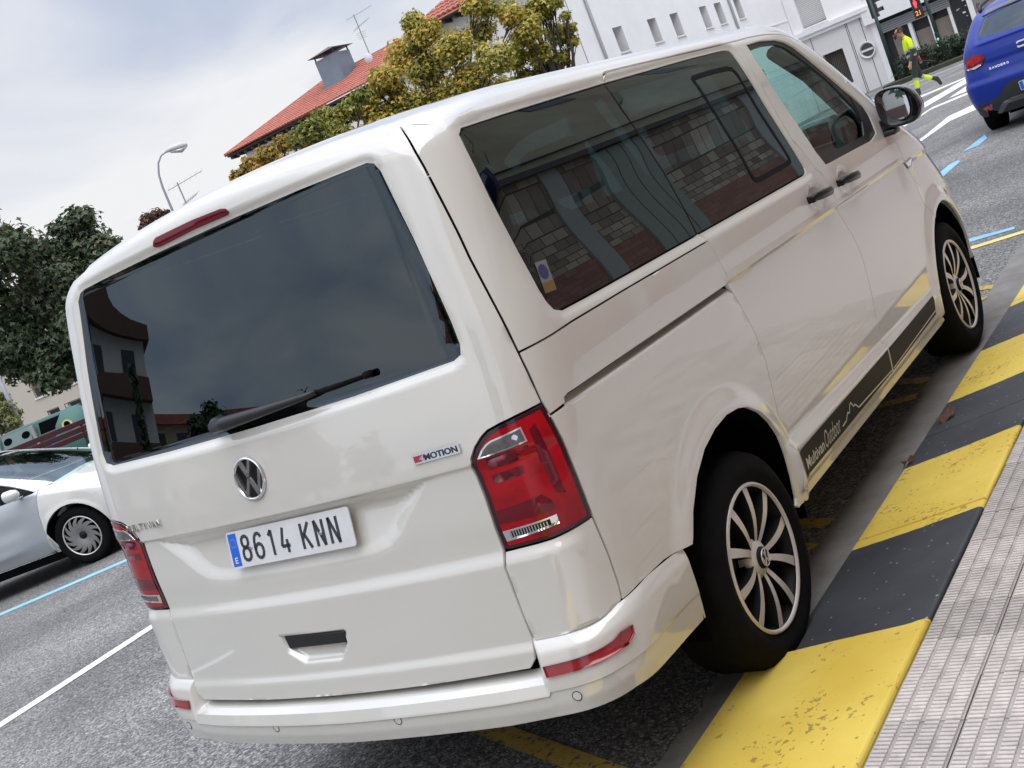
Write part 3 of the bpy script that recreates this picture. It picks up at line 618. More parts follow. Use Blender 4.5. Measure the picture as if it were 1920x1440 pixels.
# --- high brake light
panel('brake_light', tailgate, red_dark, onrear([(-.198, 1.808), (-.190, 1.822), (-.176, 1.829), (0, 1.829), (.120, 1.8235), (.140, 1.818), (.147, 1.806), (.138, 1.799), (0, 1.802), (-.165, 1.799), (-.188, 1.802)]), soff(.003), sp=(.04, .02), inset=0, flange=.008)
# --- tailgate handle
th = MB(); X = S(*np.array(onrear([(-.166, .612), (.096, .607), (.084, .571), (-.162, .570)])).T)
f_ = [tuple(q + np.array([0, d, 0])) for d in (-.002, .03) for q in X]; th.add(f_, [(0, 1, 2, 3), (0, 4, 5, 1), (1, 5, 6, 2), (2, 6, 7, 3), (3, 7, 4, 0)])
bevel(th.build('tailgate_handle', black_plastic, tailgate, fix=True), .004)
# --- number plate
PT = 12.5; c = Vector((0, .0800, .8955)); ey = Vector((0, math.sin(math.radians(PT)), math.cos(math.radians(PT)))); en = Vector((0, -math.cos(math.radians(PT)), math.sin(math.radians(PT))))
pf_ = frame(c, (1, 0, 0), ey, en)
pm = MB(); pm.prism(rrect(-.26, .26, -.055, .055, .010), -.004, .0, pf_); plate = pm.build('number_plate', plate_white, tailgate, fix=True)
pb = MB(); pb.prism([(-.253, -.049), (-.216, -.049), (-.216, .049), (-.253, .049)], 0, .0006, pf_); pb.build('plate_band', plate_blue, plate, fix=True)
v, f = text_fit('E', -.241, -.228, -.040, -.022, bold=.02); obj('plate_letter', [pf_(a, b, .0012) for a, b, _ in v], f, plate_white, plate)
stars = MB()
for k in range(12):
    a = 2 * PI * k / 12; stars.prism([(-.2345 + .0125 * math.cos(a) + .0016 * math.cos(b), .020 + .0125 * math.sin(a) + .0016 * math.sin(b)) for b in np.linspace(0, 2 * PI, 6)[:-1]], .0006, .0010, pf_)
stars.build('plate_stars', mat('plate_star', (.30, .42, .40), .5), plate)
def nseg(chars, x, w, gap):
    """plate characters drawn as even strokes, 77 mm tall"""
    G = {'8': [[(.5, 1), (.15, .93), (.06, .76), (.16, .59), (.5, .53), (.84, .59), (.94, .76), (.85, .93), (.5, 1)], [(.5, .53), (.12, .45), (0, .24), (.13, .06), (.5, 0), (.87, .06), (1, .24), (.88, .45), (.5, .53)]],
         '6': [[(.92, .83), (.78, .96), (.5, 1), (.2, .93), (.04, .74), (0, .5), (0, .28), (.13, .07), (.5, 0), (.87, .07), (1, .29), (.87, .51), (.5, .58), (.13, .50), (0, .35)]],
         '1': [[(.22, .80), (.60, 1), (.60, 0)]], '4': [[(.42, 1), (0, .27), (1, .27)], [(.72, .52), (.72, 0)]],
         'K': [[(.05, 1), (.05, 0)], [(1, 1), (.08, .40)], [(.34, .57), (1, 0)]], 'N': [[(.05, 0), (.05, 1), (.95, 0), (.95, 1)]]}
    for ch in chars:
        if ch == ' ': x += gap; continue
        mbt = MB(); strokes(mbt, [[(x + a * w, -.0365 + b * .073) for a, b in s_] for s_ in G[ch]], .0098, .0, .0012, pf_); mbt.build('plate_character', plate_ink, plate); x += w + .0235
nseg('8614 KNN', -.199, .0335, .030)
for x, y in ((-.160, -.001), (.138, -.002)):
    sc_ = MB(); sc_.prism([(x + .0055 * math.cos(a), y + .0055 * math.sin(a)) for a in np.linspace(0, 2 * PI, 13)[:-1]], 0, .004, pf_); bevel(sc_.build('plate_screw', chrome, plate, fix=True), .001)
# --- round badge and lettering
def emblem(name, fr, R, parent, chrome_m=chrome, depth=.006):
    n = 40; d_ = MB(); d_.prism([(R * .93 * math.cos(2 * PI * k / n), R * .93 * math.sin(2 * PI * k / n)) for k in range(n)], 0, depth * .4, fr); disc = d_.build(name, black_gloss, parent, fix=True)
    r_ = MB(); prof = [(.86, .35), (.885, .95), (.93, 1.15), (.975, .95), (1.0, .1)]
    v = []; 
    for k in range(n):
        for (q, h) in prof: v.append(fr(R * q * math.cos(2 * PI * k / n), R * q * math.sin(2 * PI * k / n), depth * h))
    r_.add(v, [(k * 5 + i, ((k + 1) % n) * 5 + i, ((k + 1) % n) * 5 + i + 1, k * 5 + i + 1) for k in range(n) for i in range(4)])
    strokes(r_, [[(-.345 * R, .83 * R), (0, .10 * R), (.345 * R, .83 * R)], [(-.84 * R, .36 * R), (-.405 * R, -.80 * R), (0, .02 * R), (.405 * R, -.80 * R), (.84 * R, .36 * R)]], .165 * R, depth * .3, depth * 1.05, fr)
    r_.build('emblem_strokes', chrome_m, disc, fix=True); return disc
def rear_frame(x, z, off=.0):
    (p, _), = onrear([(x, z)]); A = VB.surf(np.array([p, p + .01, p]), np.array([z, z, z + .01])); ex = Vector(A[1] - A[0]).normalized(); ey = Vector(A[2] - A[0]); ey = (ey - ex * ey.dot(ex)).normalized(); n = ex.cross(ey)
    n = n if n.y < 0 else -n; return frame(Vector(A[0]) + n * off, ex, ey, n)
emblem('round_badge', rear_frame(-.058, 1.092, .001), .064, tailgate)
fr = rear_frame(.609, 1.0265, .001); bd = MB(); bd.prism(rrect(-.0745, .0745, -.0125, .0125, .002, 1), 0, .004, fr); bdg = bd.build('tailgate_badge', chrome, tailgate, fix=True)
bd = MB(); bd.prism([(-.070, -.0085), (-.044, -.0085), (-.032, .0085), (-.070, .0085)], .004, .0045, fr); bd.build('badge_red', red_reflex, bdg)
v, f = text_fit('4', -.053, -.038, -.0070, .0075, shear=.25); obj('badge_letter', [fr(a, b, .0052) for a, b, _ in v], f, chrome, bdg)
v, f = text_fit('MOTION', -.037, .068, -.0085, .0085, bold=.03); obj('badge_letter', [fr(a, b, .0050) for a, b, _ in v], f, plate_ink, bdg)
LET = []
for k, ch in enumerate('MULTIVAN'):
    fr = rear_frame(-.750 + k * .0265 + .0115, 1.024, .001); v, f = text_fit(ch, -.0105 if ch != 'I' else -.003, .0105 if ch != 'I' else .003, -.011, .011, bold=.012, extrude=.1)
    z0 = min(q[2] for q in v); z1 = max(q[2] for q in v); obj('letter', [fr(a, b, .0035 * (q_ - z0) / (z1 - z0)) for a, b, q_ in v], f, chrome, tailgate)
# --- rear wiper
def at_rear(x, z, off): ((p, _),) = onrear([(x, z)]); return Vector(VB.surf(np.array([p]), np.array([z]), off)[0])
wp = MB(); wp.tube([at_rear(-.116, 1.262, 0), at_rear(-.116, 1.262, .030), at_rear(-.116, 1.262, .046)], [.026, .025, .014], 16); wip = wp.build('wiper', black_plastic, tailgate, True)
wp = MB(); wp.tube([at_rear(-.115, 1.262, .034), at_rear(-.06, 1.264, .040), at_rear(.09, 1.266, .040), at_rear(.24, 1.268, .030), at_rear(.285, 1.270, .022)], [.020, .021, .015, .010, .008], 10); wp.build('wiper_arm', black_plastic, wip, True)
wp = MB(); wp.tube([at_rear(.20, 1.264, .014), at_rear(.33, 1.267, .014), at_rear(.46, 1.270, .014)], [.006, .007, .005], 8); wp.tube([at_rear(.455, 1.2705, .013), at_rear(.478, 1.271, .014)], .010, 8); wp.build('wiper_blade', rubber, wip, True)
# --- door handles
for par, par2, yc, zc in ((sd, sdL, 2.377, 1.146), (fd, fdL, 2.755, 1.1405)):
    for s, pr_ in ((1, par), (-1, par2)):
        h = MB(); n = 12
        for k in range(n + 1):
            t = k / n; y = yc - .118 + .236 * t; bow = .020 + .020 * math.sin(PI * min(max((t - .04) / .92, 0), 1)) ** .6; hz = .017 * min(1, .45 + 2.2 * min(t, 1 - t) ** .8)
            zz = zc + .006 * (1 - 2 * t)
            xw = .9445
            h.v += [(s * (xw + bow + .010), y, zz - hz), (s * (xw + bow + .016), y, zz), (s * (xw + bow + .010), y, zz + hz), (s * (xw + bow - .012), y, zz + hz * .9), (s * (xw + bow - .012), y, zz - hz * .9)]
        for k in range(n):
            for j in range(5): h.f.append((5 * k + j, 5 * k + (j + 1) % 5, 5 * k + 5 + (j + 1) % 5, 5 * k + 5 + j))
        h.f += [(0, 1, 2, 3, 4), tuple(5 * n + j for j in (4, 3, 2, 1, 0))]; h.m = [0] * len(h.f)
        h.box((s * .935 if s > 0 else s * .975, yc - .112, zc - .012), (s * .975 if s > 0 else s * .935, yc - .08, zc + .016)); h.box((s * .935 if s > 0 else s * .975, yc + .075, zc - .014), (s * .975 if s > 0 else s * .935, yc + .105, zc + .010))
        bevel(h.build('door_handle', handle_black, pr_, True, fix=True), .004)
# --- side lamp badge on the wing
fb = onside([(3.625, 1.054), (3.765, 1.058), (3.795, 1.044), (3.765, 1.022), (3.665, 1.019)])
panel('side_badge', van, black_gloss, fb, soff(.004), both=True, sp=(.05, .03), inset=0, flange=.006); panel('side_badge_plate', van, chrome, inset_poly(densify(fb, .02), .007), soff(.006), both=True, sp=(.05, .03), inset=0, flange=.002)
# --- black stripe with lettering along the doors
def strip_part(y0, y1, dr):
    zt_ = lambda y: .4345 + .004 * max(0, (y - 2.6) / .85); zb_ = lambda y: .336 + .018 * max(0, (y - 2.6) / .85)
    o_ = [(y0 + (.010 if y0 < 1.5 else 0), zb_(y0))] + [(y, zb_(y)) for y in np.linspace(y0 + .1, y1, 5)] + [(y, zt_(y)) for y in np.linspace(y1 + (.03 if y1 > 3 else 0), y0, 5)]
    return panel('side_stripe', dr, decal_black, onside(o_), soff(.0015), sp=(.05, .010), inset=.001, flange=0)
st = strip_part(1.425, 2.592, sd); st2 = strip_part(2.606, 3.400, fd)
STX = lambda pts, off=.003: [tuple(q) for q in VB.surf(np.array([a - 1 for a, b in pts]), np.array([b for a, b in pts]), off)]
v, f = text_fit('Multivan', 1.478, 1.672, .352, .394, bold=.018); obj('stripe_lettering', STX([(a, b) for a, b, _ in v]), f, decal_white, st)
v, f = text_fit('Outdoor', 1.684, 1.868, .350, .412, shear=.30, bold=-.004); obj('stripe_lettering', STX([(a, b) for a, b, _ in v]), f, decal_white, st)
def ribbon(pts, w):
    m_ = MB(); P = densify(pts, .04, False)
    for a, b in zip(P[:-1], P[1:]):
        t = (b - a) / np.linalg.norm(b - a); n = np.array([-t[1], t[0]]) * w / 2; m_.add(STX([tuple(a - n), tuple(b - n), tuple(b + n), tuple(a + n)]), [(0, 1, 2, 3)])
    return m_
ribbon([(1.885, .358), (1.935, .362), (1.965, .383), (1.985, .374), (2.005, .400), (2.022, .402), (2.040, .381), (2.062, .381), (2.098, .357), (2.590, .346)], .006).build('stripe_line', decal_white, st)
ribbon([(2.608, .346), (3.405, .372)], .006).build('stripe_line', decal_white, st2)
# --- sticker on the outside of the quarter glass, dimming by the tint put into its colours
sk = panel('window_sticker', g1[0], sticker_paper, onside([(.398, 1.385), (.452, 1.382), (.430, 1.300), (.376, 1.304)]), soff(-.0015), sp=(.1, .1), flange=0, inset=0)
panel('sticker_band', sk, mat('sticker_yellow', (.16, .11, .03), .5), onside([(.386, 1.330), (.438, 1.327), (.431, 1.301), (.377, 1.305)]), soff(-.0008), sp=(.1, .1), flange=0, inset=0)
panel('sticker_mark', sk, mat('sticker_blue', (.03, .035, .11), .5), [(onside([(.415, 1.356)])[0][0] + .017 * math.cos(a), 1.356 + .020 * math.sin(a)) for a in np.linspace(0, 2 * PI, 17)[:-1]], soff(-.0008), sp=(.1, .1), flange=0, inset=0)
# --- door mirrors
def mirror(s, par):
    # housing: rounded shell open towards the tail
    out = [(.948, 1.30), (.947, 1.36), (.955, 1.40), (.985, 1.418), (1.045, 1.414), (1.095, 1.398), (1.122, 1.36), (1.138, 1.31), (1.138, 1.27), (1.115, 1.24), (1.075, 1.226), (.985, 1.234), (.958, 1.262)]
    P = smooth_poly(out, 2); c = P.mean(0); rings = [(3.478, .86), (3.468, .97), (3.485, 1.0), (3.53, 1.0), (3.575, .93), (3.605, .72), (3.618, .35)]; n = len(P); m_ = MB()
    for y, k in rings: m_.v += [(s * (c[0] + (q[0] - c[0]) * k), y, c[1] + (q[1] - c[1]) * k) for q in P]
    for i in range(len(rings) - 1): m_.f += [(i * n + j, i * n + (j + 1) % n, (i + 1) * n + (j + 1) % n, (i + 1) * n + j) for j in range(n)]
    m_.f.append(tuple((len(rings) - 1) * n + j for j in range(n))); m_.f.append(tuple(range(n))[::-1]); m_.m = [0] * len(m_.f)
    mr = m_.build('door_mirror', black_gloss, par, True, fix=True)
    g = smooth_poly([(.985, 1.345), (1.000, 1.398), (1.035, 1.404), (1.077, 1.394), (1.098, 1.356), (1.090, 1.262), (1.030, 1.258), (1.000, 1.30)], 2); gm = MB()
    gm.prism([(s * a, b) for a, b in g], 0, .004, lambda a, b, d: (a, 3.466 - d + .13 * (abs(a) - 1.04), b)); gm.build('mirror_glass', mirror_glass, mr, fix=True)
    a = MB(); a.tube([(s * .905, 3.50, 1.262), (s * .945, 3.52, 1.245), (s * 1.00, 3.53, 1.25)], [.040, .036, .03], 12); a.box((min(s * .925, s * 1.0), 3.47, 1.205), (max(s * .925, s * 1.0), 3.56, 1.232)); bevel(a.build('mirror_arm', black_plastic, mr, True, fix=True), .008)
mirror(1, fd); mirror(-1, fdL)
# --- wheels
def wheel(parent, loc, s, R=.338, rim=.2335, width=.235, spokes=10, name='wheel', style='van', m_lip=None, m_sp=None, m_dark=None):
    m_lip = m_lip or alloy; m_sp = m_sp or alloy; m_dark = m_dark or alloy_dark
    w = link(bpy.data.objects.new(name, None)); w.parent = parent; w.location = loc; w.rotation_euler = (0, 0, 0 if s > 0 else PI); w.empty_display_size = .1
    h = width / 2; t = MB(); r0 = rim
    t.lathe([(r0 - .02, -h + .02), (r0 + .004, -h + .012), (r0 + .03, -h), (R - .035, -h + .002), (R - .010, -h + .018), (R, -h + .045), (R, h - .045), (R - .010, h - .018), (R - .035, h - .002), (r0 + .045, h + .003), (r0 + .03, h), (r0 + .008, h - .010), (r0 - .004, h - .014)], 56, 'x')
    for k in range(4):   # tread grooves
        x = -h + .055 + k * (width - .11) / 3; t.lathe([(R + .0005, x - .005), (R - .008, x), (R + .0005, x + .005)], 56, 'x')
    t.build('tyre', rubber, w, True)
    b = MB(); b.lathe([(r0 - .003, h - .016), (r0 - .018, h - .03), (r0 - .026, h - .09), (r0 - .03, -h + .03)], 48, 'x'); b.lathe([(.0, h - .115), (r0 - .028, h - .115)], 32, 'x'); b.lathe([(.0, h - .075), (.155, h - .078), (.155, h - .10)], 32, 'x'); b.build('rim', m_dark, w, True)
    l = MB(); l.lathe([(r0 + .001, h - .012), (r0 - .002, h - .0055), (r0 - .008, h - .0055), (r0 - .013, h - .014)], 64, 'x'); l.build('rim_lip', m_lip, w, True)
    for k in range(spokes):
        a = 2 * PI * (k + .2) / spokes; g = MB(); n = 7; tw = (.10 if k % 2 else -.10) if style == 'van' else .30
        for i in range(n + 1):
            q = i / n; r = .042 + (r0 - .054) * q; aa = a + tw * (1 - q) ** 1.5 * (1 if style == 'van' else 1); aa += (.0 if style == 'van' else .25 * math.sin(PI * q)); x = h - .030 + .013 * q + .012 * math.sin(PI * q); hw = (.0085 + .0075 * q) if style == 'van' else (.012 + .016 * math.sin(PI * q))
            c, sn = math.cos(aa), math.sin(aa); tx = (-sn, c)
            for dw, dx in ((-hw, 0), (hw, 0), (hw * 1.25, -.045), (-hw * 1.25, -.045)): g.v.append((x + dx, r * c + tx[0] * dw, r * sn + tx[1] * dw))
        for i in range(n):
            for j in range(4): g.f.append((4 * i + j, 4 * i + (j + 1) % 4, 4 * i + 4 + (j + 1) % 4, 4 * i + 4 + j)); g.m.append(0 if j == 0 else 1)
        g.build('spoke', [m_sp, m_dark], w, fix=True)
    if style == 'van': c = MB(); c.lathe([(.030, h - .020), (.046, h - .022), (.062, h - .034), (.064, h - .07)], 30, 'x'); c.build('hub_ring', m_sp, w, True)
    c = MB(); c.lathe([(0, h - .008), (.024, h - .009), (.033, h - .013), (.036, h - .03), (.05, h - .036), (.055, h - .06)], 28, 'x'); cap = c.build('hub_cap', m_dark, w, True)
    for k in range(5):
        a = 2 * PI * (k + .5) / 5; q = MB(); q.tube([(h - .075, .056 * math.cos(a), .056 * math.sin(a)), (h - .050, .056 * math.cos(a), .056 * math.sin(a))], .009, 6); q.build('wheel_bolt', m_dark, w)
    return w, cap, h
for (x, y, z) in ((.8135, .995, .2625), (.8135, 3.996, .3465), (-.8135, .995, .2625), (-.8135, 3.996, .3465)):
    w, cap, h = wheel(van, (x, y, z), 1 if x > 0 else -1)
    if x > 0: emblem('hub_emblem', frame((h - .0075, 0, 0), (0, 1, 0), (0, 0, 1), (1, 0, 0)), .029, w, alloy, .002)
# --- cabin
def pad(name, lo, hi, m, parent, w=.05, rx=0, piv=None):
    b = MB(); M_ = None
    if rx: piv = Vector(piv or lo); M_ = Matrix.Translation(piv) @ Matrix.Rotation(rx, 4, 'X') @ Matrix.Translation(-piv)
    b.box(lo, hi, 0, M_); o = b.build(name, m, parent); bevel(o, w, 3); return o
fl_ = MB(); fl_.box((-.82, 1.40, .50), (.82, 3.52, .54)); fl_.box((-.48, .40, .50), (.48, 1.40, .54)); fl_.build('cabin_floor', trim, van)
def seat(x, y, w, n=1, z=.54):
    s_ = link(bpy.data.objects.new('seat', None)); s_.parent = van; s_.location = (x, y, z)
    pad('cushion', (-w / 2, -.02, .18), (w / 2, .50, .40), seat_cloth, s_); pad('backrest', (-w / 2, -.14, .32), (w / 2, .02, .92), seat_cloth, s_, .05, .14, (0, 0, .32))
    for k in range(n):
        xc = -w / 2 + w * (k + .5) / n; pad('headrest', (xc - .13, -.20, .96), (xc + .13, -.10, 1.15), seat_cloth, s_, .045)
        q = MB()
        for d in (-.05, .05): q.tube([(xc + d, -.14, .88), (xc + d, -.15, .98)], .007, 6)
        q.build('headrest_post', chrome, s_)
seat(-.45, 2.62, .52); seat(.45, 2.62, .52); seat(-.43, 1.62, .50); seat(.43, 1.62, .50); seat(0, .72, 1.46, 3)
da = MB(); da.prism([(3.42, .62), (3.34, .80), (3.32, .98), (3.33, 1.20), (3.35, 1.355), (3.42, 1.385), (3.60, 1.375), (4.05, 1.24), (4.05, .6)], -.80, .80, lambda a, b, d: (d, a, b)); dash_m = mat('dash_plastic', (.24, .30, .30), .6)  # dark grey dash painted a teal mid-tone: windscreen light put into its colour
dash = bevel(da.build('dashboard', dash_m, van, fix=True), .03, 3)
da = MB(); da.box((.60, 3.31, 1.15), (.80, 3.46, 1.395)); bevel(da.build('dash_end', dash_m, van), .045, 3)
da = MB(); da.box((.670, 3.300, 1.280), (.775, 3.312, 1.370)); vent = da.build('air_vent', black_plastic, van)
for k in range(5): q = MB(); q.box((.678, 3.292, 1.290 + k * .016), (.767, 3.303, 1.295 + k * .016)); q.build('vent_slat', trim, vent)
vr = MB()
for a_, b_ in (((.664, 1.274), (.781, 1.280)), ((.664, 1.370), (.781, 1.376)), ((.664, 1.280), (.670, 1.370)), ((.775, 1.280), (.781, 1.370))): vr.box((a_[0], 3.293, a_[1]), (b_[0], 3.308, b_[1]))
vr.build('vent_frame', alloy, vent)
sw = MB(); th_ = [2 * PI * k / 28 for k in range(29)]; sw.tube([(-.42 + .185 * math.cos(t), 3.14 + .06 * math.sin(t), 1.19 + .17 * math.sin(t)) for t in th_], .016, 8, cap=False); sw.tube([(-.42, 3.14, 1.19), (-.42, 3.36, 1.12)], .03, 8); sw.tube([(-.58, 3.14, 1.19), (-.26, 3.14, 1.19)], .018, 6); sw.build('steering_wheel', trim, van, True)
for s in (1, -1):   # A-pillar and door-top trims
    q = MB(); q.tube([(s * .76, 2.95, 1.74), (s * .785, 3.20, 1.60), (s * .81, 3.50, 1.36), (s * .82, 3.62, 1.22)], .03, 8); q.build('pillar_trim', trim, van, True)
    for y in (1.28, 2.45): q = MB(); q.tube([(s * .71, y - .05, 1.80), (s * .79, y, 1.50), (s * .82, y + .02, 1.20)], .045, 8); q.build('pillar_trim', trim, van, True)
q = MB(); q.box((-.10, 3.16, 1.66), (.10, 3.19, 1.73)); bevel(q.build('interior_mirror', black_plastic, van), .01)

# ------------------------------------------------------------------ ground, kerb, pavement
GX = [(-400, -3.0), (-60, -2.4), (-40, -1.605), (-13, -.66), (-8, -.385), (-4, -.165), (-2, -.055), (-1.0, -.012), (-.4, 0), (400, 0)]
def gz(x): return float(np.interp(x, [a for a, b in GX], [b for a, b in GX]))
def asphalt_material():
    m = mat('asphalt', (.12, .118, .114), .88, spec=.3); nt, N, Lk, b = nodes(m); geo = N.new('ShaderNodeNewGeometry')
    v = N.new('ShaderNodeTexVoronoi'); v.inputs['Scale'].default_value = 88; v2 = N.new('ShaderNodeTexVoronoi'); v2.inputs['Scale'].default_value = 150
    n = N.new('ShaderNodeTexNoise'); n.inputs['Scale'].default_value = .55; n.inputs['Detail'].default_value = 8; n.inputs['Roughness'].default_value = .6
    n3 = N.new('ShaderNodeTexNoise'); n3.inputs['Scale'].default_value = 34; n3.inputs['Detail'].default_value = 4
    for q in (v, v2, n, n3): Lk(geo.outputs['Position'], q.inputs['Vector'])
    r = N.new('ShaderNodeValToRGB'); r.color_ramp.elements[0].color = (.115, .114, .111, 1); r.color_ramp.elements[1].color = (.36, .356, .345, 1); r.color_ramp.elements[0].position = .12; r.color_ramp.elements[1].position = .95
    sx = N.new('ShaderNodeSeparateColor'); Lk(v.outputs['Color'], sx.inputs[0]); Lk(sx.outputs[0], r.inputs[0])
    r2 = N.new('ShaderNodeMapRange'); r2.inputs['From Min'].default_value = 0; r2.inputs['From Max'].default_value = .010; r2.inputs['To Min'].default_value = 1; r2.inputs['To Max'].default_value = .0
    r2.inputs['From Max'].default_value = .55; Lk(v.outputs['Distance'], r2.inputs['Value'])
    mx = N.new('ShaderNodeMix'); mx.data_type = 'RGBA'; mx.blend_type = 'MULTIPLY'; mx.inputs[0].default_value = .75; Lk(r.outputs[0], mx.inputs[6])
    c2 = N.new('ShaderNodeValToRGB'); c2.color_ramp.elements[0].color = (.50, .50, .50, 1); c2.color_ramp.elements[1].color = (1.15, 1.15, 1.15, 1); c2.color_ramp.elements[0].position = .0; c2.color_ramp.elements[1].position = .55; Lk(r2.outputs[0], c2.inputs[0]); Lk(c2.outputs[0], mx.inputs[7])
    mx2 = N.new('ShaderNodeMix'); mx2.data_type = 'RGBA'; mx2.blend_type = 'MULTIPLY'; mx2.inputs[0].default_value = 1; Lk(mx.outputs[2], mx2.inputs[6])
    c3 = N.new('ShaderNodeValToRGB'); c3.color_ramp.elements[0].color = (.66, .66, .67, 1); c3.color_ramp.elements[1].color = (1.32, 1.31, 1.28, 1); c3.color_ramp.elements[0].position = .33; c3.color_ramp.elements[1].position = .67
    Lk(n.outputs['Fac'], c3.inputs[0]); Lk(c3.outputs[0], mx2.inputs[7]); 
    mx3 = N.new('ShaderNodeMix'); mx3.data_type = 'RGBA'; mx3.blend_type = 'MULTIPLY'; mx3.inputs[0].default_value = 1; Lk(mx2.outputs[2], mx3.inputs[6])
    c4 = N.new('ShaderNodeValToRGB'); c4.color_ramp.elements[0].color = (.74, .74, .74, 1); c4.color_ramp.elements[1].color = (1.18, 1.18, 1.17, 1); c4.color_ramp.elements[0].position = .36; c4.color_ramp.elements[1].position = .64
    Lk(n3.outputs['Fac'], c4.inputs[0]); Lk(c4.outputs[0], mx3.inputs[7]); Lk(mx3.outputs[2], b.inputs['Base Color'])
    bp = N.new('ShaderNodeBump'); bp.inputs['Strength'].default_value = .6; bp.inputs['Distance'].default_value = .003; Lk(r2.outputs[0], bp.inputs['Height']); Lk(bp.outputs[0], b.inputs['Normal']); return m
asphalt = asphalt_material()
def worn_paint(name, col, under=(.10, .10, .098), wear=.42, scale=26):
    m = mat(name, col, .7, spec=.3); nt, N, Lk, b = nodes(m); geo = N.new('ShaderNodeNewGeometry')
    n = N.new('ShaderNodeTexNoise'); n.inputs['Scale'].default_value = scale; n.inputs['Detail'].default_value = 8; n.inputs['Roughness'].default_value = .75; Lk(geo.outputs['Position'], n.inputs['Vector'])
    r = N.new('ShaderNodeValToRGB'); r.color_ramp.elements[0].position = wear - .03; r.color_ramp.elements[0].color = (*under, 1); r.color_ramp.elements[1].position = wear + .03; r.color_ramp.elements[1].color = (*col, 1); Lk(n.outputs['Fac'], r.inputs[0])
    n2 = N.new('ShaderNodeTexNoise'); n2.inputs['Scale'].default_value = 3; n2.inputs['Detail'].default_value = 6; Lk(geo.outputs['Position'], n2.inputs['Vector'])
    mx = N.new('ShaderNodeMix'); mx.data_type = 'RGBA'; mx.blend_type = 'MULTIPLY'; mx.inputs[0].default_value = .5; Lk(r.outputs[0], mx.inputs[6]); Lk(n2.outputs['Color'], mx.inputs[7])
    c = N.new('ShaderNodeValToRGB'); c.color_ramp.elements[0].color = (.55, .55, .55, 1); c.color_ramp.elements[1].color = (1.2, 1.2, 1.2, 1); c.color_ramp.elements[0].position = .3; c.color_ramp.elements[1].position = .7; Lk(n2.outputs['Fac'], c.inputs[0]); Lk(c.outputs[0], mx.inputs[7])
    Lk(mx.outputs[2], b.inputs['Base Color']); return m
ys = [-150, -40, -12, -4, 0, 4, 8, 14, 20, 30, 50, 90, 200, 600]
gv = []; xs = [a for a, b in GX[:-1]] + [.80]
for y in ys: gv += [(x, y, gz(x)) for x in xs]
nx = len(xs); road = obj('road', gv, [(j * nx + i, j * nx + i + 1, (j + 1) * nx + i + 1, (j + 1) * nx + i) for j in range(len(ys) - 1) for i in range(nx - 1)], asphalt, kind='structure')
# painted markings: sheets 4 mm above the road
line_white = worn_paint('line_white', (.72, .72, .70), wear=.40, scale=40); line_blue = worn_paint('line_blue', (.25, .50, .72), wear=.36, scale=30); line_yellow = worn_paint('line_yellow', (.52, .37, .07), wear=.44, scale=34); line_yellow_clean = worn_paint('line_yellow_clean', (.80, .62, .22), wear=.30, scale=34)
def marking(name, poly, m, h=.004):
    P = densify(poly, .35) if len(poly) else poly; b = bmesh.new(); vs = [b.verts.new((x, y, 0)) for x, y in P]; b.faces.new(vs)
    for xc in xs[1:-1]: bmesh.ops.bisect_plane(b, geom=b.verts[:] + b.edges[:] + b.faces[:], plane_co=(xc, 0, 0), plane_no=(1, 0, 0))
    for v in b.verts: v.co.z = gz(v.co.x) + h
    bmesh.ops.recalc_face_normals(b, faces=b.faces)
    if sum(f.normal.z for f in b.faces) < 0: bmesh.ops.reverse_faces(b, faces=b.faces[:])
    me = bpy.data.meshes.new(name); b.to_mesh(me); b.free(); me.materials.append(m); return new(name, me, None, 'structure')
def line(name, a, b, w, m): a = np.array(a, float); b = np.array(b, float); t = (b - a) / np.linalg.norm(b - a); n = np.array([-t[1], t[0]]) * w / 2; return marking(name, [tuple(a - n), tuple(b - n), tuple(b + n), tuple(a + n)], m)
line('road_marking_white_line', (-4.92, -2.5), (-3.55, 11.0), .145, line_white)
line('road_marking_blue_line', (-12.0, 2.72), (-5.6, 5.82), .17, line_blue)
for P in ([(-5.28, 28.76), (-4.03, 28.51), (-3.3, 28.2), (-3.2, 27.5), (-3.91, 27.88), (-5.06, 27.84)], [(-4.34, 24.97), (-3.88, 27.91), (-3.2, 29.5), (-3.0, 28.0), (-3.47, 25.88), (-3.94, 23.14), (-4.3, 21.0), (-4.7, 22.5)],
          [(-3.33, 23.18), (-3.29, 24.96), (-2.5, 27), (-2.3, 25.6), (-2.88, 22.97)], [(-3.59, 21.62), (-3.51, 22.56), (-2.8, 22.52), (-2.0, 23.2), (-1.9, 22.6), (-2.69, 21.95), (-3.43, 22.0), (-3.47, 21.0), (-3.6, 19.8), (-3.75, 20.3)],
          [(-2.45, 15.0), (-2.30, 16.6), (-2.34, 18.54), (-1.93, 18.9), (-1.2, 19.6), (-1.0, 18.6), (-1.74, 17.65), (-2.08, 17.5), (-2.16, 16.24), (-2.30, 14.6)]):
    marking('road_marking_white_hatching', P, line_white)
line('road_marking_edge_line', (-9.0, 38.9), (-4.2, 35.9), .12, line_white)
for P in ([(-.97, 10.7), (-.89, 11.42), (-.88, 11.75), (-.80, 11.86), (-.74, 11.72), (-.76, 10.91), (-.84, 10.5)], [(-.88, 12.55), (-.81, 13.53), (-.69, 13.05), (-.71, 12.62)], [(.05, 7.02), (.28, 6.98), (.61, 6.95), (.63, 6.86), (.31, 6.84), (.05, 6.86)]): marking('road_marking_blue_dash', P, line_blue)
marking('road_marking_yellow_line', [(.10, 6.62), (.36, 6.66), (.74, 6.72), (.75, 6.62), (.38, 6.56), (.10, 6.52)], line_yellow_clean)
